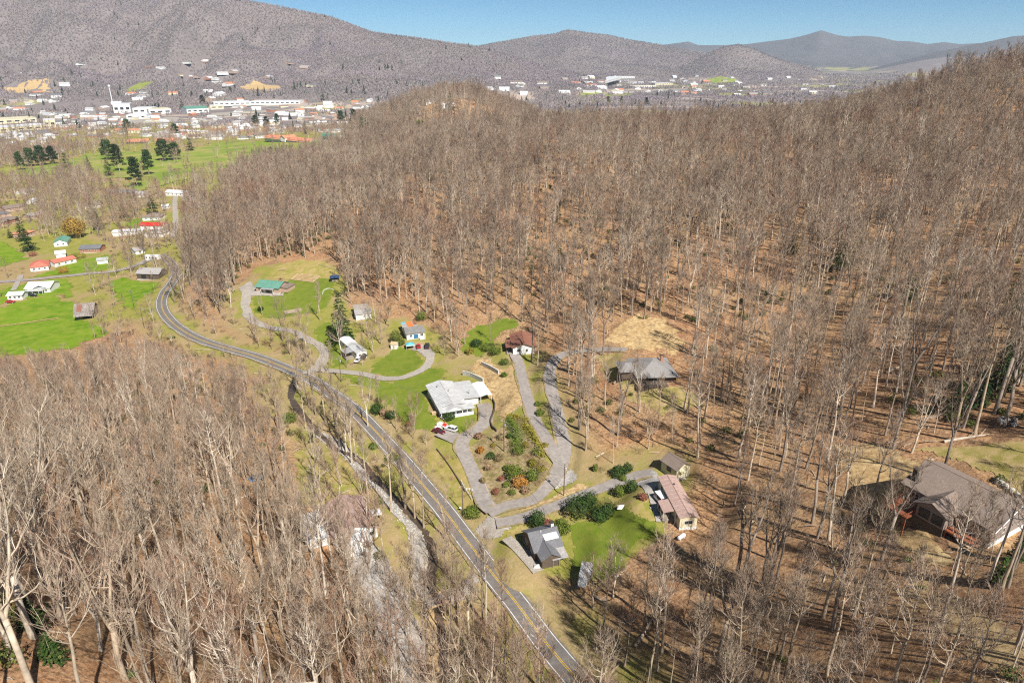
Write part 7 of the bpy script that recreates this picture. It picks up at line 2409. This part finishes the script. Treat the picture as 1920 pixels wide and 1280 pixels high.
def fence(pts, label, h, mt, gap=2.2, rails=2):
    ln = catmull(ats(pts), gap)
    c = ln[0]
    z0 = float(gz(c[0], c[1]))
    r = thing('fence', label, 'fence', (c[0], c[1], z0))
    P = [Vector((q[0] - c[0], q[1] - c[1], float(gz(q[0], q[1])) - z0)) for q in ln]
    for p in P:
        MB().box((p.x - .07, p.y - .07, p.z - .4), (p.x + .07, p.y + .07, p.z + h)).build('post', M[mt], r)
    for a, b in zip(P[:-1], P[1:]):
        for k in range(rails):
            up = Vector((0, 0, h * (.5 + .42 * k)))
            MB().bar(a + up, b + up, .05).build('rail', M[mt], r)


fence([(865, 904), (872, 918), (885, 938)], 'short white rail fence on the road bank', .9, 'white_paint', 1.4)
fence([(875, 919), (886, 920)], 'white rail crosspiece on the road bank', .8, 'white_paint', 1.2)
fence([(598, 498), (630, 508), (645, 525)], 'brown rail fence at the meadow edge', 1.1, 'grey_wood', 2.6)
fence([(955, 792), (962, 776), (975, 762)], 'weathered rail fence beside the straw bank', 1.0, 'grey_wood', 2.0)

# plank bridge over the creek
c4 = ats([(797, 1124), (826, 1118), (829, 1139), (802, 1144)])
ctr = sum(c4, Vector((0, 0, 0))) / 4
ax = ((c4[1] + c4[2]) - (c4[0] + c4[3])).normalized()
ang = math.atan2(ax.y, ax.x)
br = thing('plank_bridge', 'wooden plank bridge across the creek at the gravel lot', 'bridge', (ctr.x, ctr.y, max(p.z for p in c4) + .45), ang)
for k in range(19):
    MB().box((-3.7 + k * .4, -1.75, -.06), (-3.7 + k * .4 + .37, 1.75, .02 + .012 * (k % 3))).build('plank', M['grey_wood'], br)
for s in (-1, 1):
    MB().box((-4.0, s * 1.9 - .16, -.05), (4.0, s * 1.9 + .16, .3)).build('side_beam', M['raw_wood'], br)
    MB().box((-4.0, s * 1.2 - .15, -.5), (4.0, s * 1.2 + .15, -.065)).build('girder', M['dark_wood'], br)
for s in (-1, 1):
    MB().box((s * 3.9 - .3, -2.2, -2.2), (s * 3.9 + .3, 2.2, -.51)).build('abutment', M['block_wall'], br)

# ------------------------------------------------------------------ yard things
def put(name, label, cat, px, py, rz=0.0, lift=0.0):
    p = at(px, py)
    return thing(name, label, cat, (p.x, p.y, p.z + lift), rz)


t = put('mailbox', 'white mailbox on a post at the drive junction', 'mailbox', 864, 958)
MB().box((-.07, -.07, -.3), (.07, .07, 1.0)).build('post', M['grey_wood'], t)
MB().bar((-.35, 0, 1.2), (.35, 0, 1.2), .22, 0, 10).build('box', M['white_paint'], t)
MB().box((.3, -.02, 1.3), (.34, .02, 1.6)).build('flag', M['red_tarp'], t)

t = put('canopy_tent', 'dark navy canopy tent beside the green house lawn', 'tent', 628, 526, .2)
MB().poly([(-2.6, -2.2, 2.3), (2.6, -2.2, 2.3), (2.6, 2.2, 2.3), (-2.6, 2.2, 2.3), (-.4, 0, 3.4), (.4, 0, 3.4)], [(0, 1, 5, 4), (1, 2, 5), (2, 3, 4, 5), (3, 0, 4)]).box((-2.6, -2.2, 2.0), (2.6, 2.2, 2.29)).build('canopy', M['blue_tarp'], t)
for x in (-2.4, 2.4):
    for y in (-2, 2):
        MB().box((x - .06, y - .06, -.4), (x + .06, y + .06, 2.0)).build('post', M['dark_trim'], t)
MB().box((-1.6, -1.2, -.1), (1.6, 1.0, .8)).build('table', M['grey_wood'], t)
MB().box((-2.5, 1.9, -.3), (2.5, 1.98, 1.9)).build('back_screen', M['blue_tarp'], t)

# fenced vegetable plot
q4 = ats([(546, 525), (587, 530), (600, 519), (559, 514)])
c = sum(q4, Vector()) / 4
t = thing('vegetable_plot', 'tan fenced vegetable plot behind the green roofed house', 'garden plot', tuple(c))
L4 = [p - c for p in q4]
soil = MB()
soil.slab([(p.x, p.y, p.z + .42) for p in L4], .5)
soil.build('soil', M['straw'], t)
for k in range(4):
    a, b = L4[k], L4[(k + 1) % 4]
    MB().bar(a + Vector((0, 0, .4)), b + Vector((0, 0, .4)), .2).build('board', M['raw_wood'], t)
    for i in range(4):
        p = a.lerp(b, i / 4)
        MB().box((p.x - .06, p.y - .06, p.z - .3), (p.x + .06, p.y + .06, p.z + 1.5)).build('post', M['grey_wood'], t)
for k in range(5):
    a, b = L4[0].lerp(L4[3], (k + .5) / 5), L4[1].lerp(L4[2], (k + .5) / 5)
    MB().bar(a.lerp(b, .06) + Vector((0, 0, .45)), a.lerp(b, .94) + Vector((0, 0, .45)), .22, 0, 6).build('planting_row', M['mulch'], t)

# stacks of timber
q = put('timber_stack', 'stack of pale planks on the green house lawn', 'timber stack', 550, 585, .55)
for k in range(3):
    for j in range(6):
        MB().box((-4.5 + .3 * (j % 2), -1.5 + j * .5, .1 + k * .3), (4.2 + .2 * (k % 2), -1.5 + j * .5 + .44, .1 + k * .3 + .26)).build('plank', M['raw_wood'] if (j + k) % 2 else M['grey_wood'], q)
t = put('picnic_bench', 'brown picnic bench at the edge of the woods above the green roofed house', 'bench', 529, 507, .1)
MB().box((-1.8, -.4, .7), (1.8, .4, .78)).build('table_top', M['raw_wood'], t)
for s in (-1, 1):
    MB().box((-1.8, s * .8 - .15, .42), (1.8, s * .8 + .15, .48)).build('seat', M['raw_wood'], t)
    MB().bar((s * 1.3, -.8, -.1), (s * 1.3, .1, .7), .06).bar((s * 1.3, .8, -.1), (s * 1.3, -.1, .7), .06).build('leg', M['raw_wood'], t)

t = put('canopy_tent', 'teal and white pop-up canopy beside the red car', 'tent', 769, 653, .3)
MB().poly([(-1.9, -1.6, 2.1), (1.9, -1.6, 2.1), (1.9, 1.6, 2.1), (-1.9, 1.6, 2.1), (0, 0, 3.0)], [(0, 1, 4), (1, 2, 4), (2, 3, 4), (3, 0, 4)]).build('canopy', M['teal'], t)
MB().box((-1.9, -1.6, 1.8), (1.9, -1.55, 2.095)).box((-1.9, 1.55, 1.8), (1.9, 1.6, 2.095)).build('valance', M['white_paint'], t)
for x in (-1.8, 1.8):
    for y in (-1.5, 1.5):
        MB().box((x - .04, y - .04, -.3), (x + .04, y + .04, 1.8)).build('post', M['insulator'], t)
h = House('tiny white garden shed left of the teal canopy', (733, 655), (744, 655), 2.6, 1.9, 'gable', .7, 'white_paint', 'raw_wood', 'x', name='shed', cat='shed', over=.15)
h.door('f', h.L / 2, w=.8, h=1.6, mt=M['raw_wood'])
h = House('small shed with crumpled grey metal roof below the cottage lawn', (1087, 1098), (1104, 1097), 4.2, 2.1, 'shed', .5, 'grey_wood', 'grey_metal', 'x', name='shed', cat='shed', over=.35)
h.part('roof_sheet', MB().slab([(-.3, -2.4, 1.0), (h.L * .8, -2.4, 1.2), (h.L * .8, -.4, 2.1), (-.3, -.4, 2.1)], .05), 'grey_metal_dark', h.roof)
h.door('f', h.L / 2, w=.9, h=1.8, mt=M['grey_wood'])
t = put('propane_tank', 'white propane tank on the grass below the pink roofed trailer', 'tank', 1277, 1010, -.9)
MB().lathe([(.1, -1.3), (.42, -1.15), (.5, -.9), (.5, .9), (.42, 1.15), (.1, 1.3)], 12).build('tank', M['white_metal'], t).rotation_euler = (math.pi / 2, 0, 0)
t.children[0].location = (0, 0, .75)
for s in (-.7, .7):
    MB().box((-.4, s - .1, -.3), (.4, s + .1, .35)).build('leg', M['block_wall'], t)
o = MB().poly([(-1.4, -.8, .05), (1.2, -1.0, .05), (1.5, .8, .05), (-1.1, 1.0, .05), (-.9, -.5, .55), (.6, -.6, .35), (.9, .5, .6), (-.6, .6, .4)],
              [(4, 5, 6, 7), (0, 1, 5, 4), (1, 2, 6, 5), (2, 3, 7, 6), (3, 0, 4, 7), (3, 2, 1, 0)]).build('tarp', M['white_paint'])
o.location = at(1166, 951); tag(o, 'white tarp lying on the dry lawn by the brown shrub', 'tarp')
o = MB().poly([(-1.0, -.7, 0), (1.0, -.7, 0), (1.1, .7, 0), (-1, .8, 0), (-.6, -.4, .8), (.5, -.4, .6), (.6, .4, .9), (-.6, .4, .7)],
              [(4, 5, 6, 7), (0, 1, 5, 4), (1, 2, 6, 5), (2, 3, 7, 6), (3, 0, 4, 7), (3, 2, 1, 0)]).build('tarp', M['grey_metal'])
o.location = at(1006, 1064); tag(o, 'grey blue tarp heap at the corner of the cottage', 'tarp')
t = put('woodpile', 'orange tinted log pile beside the front of the main house', 'woodpile', 815, 776, .2)
for k in range(11):
    r_, c_ = divmod(k, 4)
    MB().bar((-1.1, -.7 + c_ * .42 + .2 * (r_ % 2), .2 + r_ * .36), (1.1, -.7 + c_ * .42 + .2 * (r_ % 2), .2 + r_ * .36), .2, 0, 7).build('log', M['raw_wood'], t)

# stones: debris on the right slope, wall behind the taupe house
def boulder(r, sx, sy, sz):
    B = MB()
    n = 7
    for ring, (zz, rr) in enumerate([(-.5, .6), (-.1, 1.0), (.35, .85), (.6, .35)]):
        for i in range(n):
            a = 6.283 * i / n + ring * .4
            k = r.uniform(.8, 1.15)
            B.v.append((sx * rr * k * math.cos(a), sy * rr * k * math.sin(a), sz * zz * r.uniform(.85, 1.15)))
    for ring in range(3):
        for i in range(n):
            j = (i + 1) % n
            B.f.append((ring * n + i, ring * n + j, ring * n + n + j, ring * n + n + i)); B.m.append(0)
    B.f.append(tuple(range(n - 1, -1, -1))); B.m.append(0)
    B.f.append(tuple(range(3 * n, 4 * n))); B.m.append(0)
    return B


r_ = random.Random(9)
STONE = [boulder(r_, .7, .5, .6).mesh('stone', M['stone']) for k in range(6)]
t = put('boulder_heap', 'heap of pale boulders and logs on the orange slope at the right edge', 'boulder heap', 1890, 795)
for k in range(16):
    o = link_mesh('stone', STONE[k % 6], t)
    o.location = (r_.uniform(-2.6, 2.6), r_.uniform(-1.6, 1.6), r_.uniform(.2, 1.0)); o.rotation_euler = (r_.random() * 3, r_.random() * 3, r_.random() * 6); o.scale = (r_.uniform(.7, 1.3),) * 3
for k in range(3):
    MB().bar((-3 + k, -1.2 + k * .8, .5), (2 + k, .5 + k * .6, 1.2), .25, 0, 7, .15).build('log', M['dark_wood'], t)
ln = catmull(ats([(1868, 905), (1885, 916), (1905, 932), (1925, 950)]), 1.0)
t = thing('stone_wall', 'white stone wall behind the taupe roofed house', 'stone wall', (ln[0][0], ln[0][1], float(gz(*ln[0]))))
for k, q in enumerate(ln):
    for row in range(2):
        o = link_mesh('stone', STONE[(k + row) % 6], t)
        o.location = (q[0] - ln[0][0] + r_.uniform(-.2, .2), q[1] - ln[0][1] + r_.uniform(-.2, .2), float(gz(q[0], q[1])) - t.location.z + .35 + .6 * row)
        o.rotation_euler = (0, 0, r_.random() * 6)

proto_rock = bpy.data.collections.new('rock_kinds')
for k in range(6):
    proto_rock.objects.link(bpy.data.objects.new('rock_kind_%02d' % k, STONE[k]))
RB = catmull(ats(bank_px), .5)
pts = []
for q in RB:
    for k in range(7):
        pts.append((q[0] + r_.gauss(0, 1.0), q[1] + r_.gauss(0, 1.0)))
for q in creek_l:
    for k in range(4):
        pts.append((q[0] + r_.gauss(0, 1.6), q[1] + r_.gauss(0, 1.6)))
pts = np.array(pts)
n_ = len(pts)
o = gn_scatter('bank_rocks', np.column_stack([pts, gz(pts[:, 0], pts[:, 1]) + .12]), nrg.uniform(0, 6.28, (n_, 3)), np.where(np.arange(n_) < len(RB) * 7, nrg.uniform(.15, .5, n_), nrg.uniform(.1, .28, n_)), nrg.integers(0, 6, n_), proto_rock)
tag(o, 'grey and white rocks lining the creek bank', 'rocks')

# fallen logs in the woods
for px, py, L, a, lb in [(1660, 700, 12, .3, 'fallen trunk lying on the slope above the straw clearing'), (1770, 830, 9, -.2, 'fallen log above the taupe roofed house'), (1150, 720, 8, .5, 'fallen log near the grey hip roofed house'),
                         (1640, 245, 22, -.25, 'pale fallen tree high on the right wooded hill'), (1190, 1215, 10, .9, 'fallen trunk in the woods at the bottom below the lawn'), (430, 1180, 10, 1.2, 'fallen log on the left slope')]:
    p = at(px, py)
    t = thing('fallen_log', lb, 'log', (p.x, p.y, p.z + .35), a)
    zz = lambda x: float(gz(p.x + x * math.cos(a), p.y + x * math.sin(a))) - p.z
    MB().tube([(x, sway(rng, .15), zz(x)) for x in (0, L * .33, L * .66, L)], [.38, .33, .25, .12], 7).build('trunk', M['bark'], t)
    for k in range(4):
        x = L * (.55 + .12 * k)
        MB().bar((x, 0, zz(x)), (x + 1.6, (-1) ** k * 1.5, zz(x) + 1.2), .09, 0, 5, .03).build('branch', M['bark'], t)
p = at(213, 203)
t = thing('radio_mast', 'thin white radio mast rising over the town', 'mast', tuple(p))
MB().tube([(0, 0, -1), (0, 0, 30), (0, 0, 62)], [1.6, 1.3, .9], 6).build('mast', M['white_metal'], t)
MB().lathe([(1.5, 56), (3.2, 58), (3.2, 61), (1.5, 63)], 10).build('antenna', M['white_metal'], t)

# dead branches lying on the leaf litter
r_ = random.Random(21)
proto_log = bpy.data.collections.new('branch_kinds')
for k in range(4):
    B = MB()
    L = 1.5 + k * 1.4
    B.tube([(-L / 2, 0, .1), (0, sway(r_, .3), .16), (L / 2, sway(r_, .4), .12)], [.07 + .03 * k, .06 + .025 * k, .03], 5)
    for q in range(3):
        x = sway(r_, L * .4)
        B.bar((x, 0, .12), (x + .8, sway(r_, 1.2), .5), .035, 0, 4, .012)
    proto_log.objects.link(bpy.data.objects.new('branch_kind_%02d' % k, B.mesh('branch_kind', M['bark'])))
LX, LY = scatter(30, 420, 6.0)
kl = (nrg.random(LX.shape) < .4 * (allowed(LX, LY) > .05))
LX, LY = LX[kl], LY[kl]
nl = len(LX)
o = gn_scatter('fallen_branches', np.column_stack([LX, LY, gz(LX, LY)]), np.column_stack([np.zeros(nl), np.zeros(nl), nrg.uniform(0, 6.28, nl)]), nrg.uniform(.6, 1.3, nl), nrg.integers(0, 4, nl), proto_log)
tag(o, 'dead branches strewn over the leaf litter', 'branches')
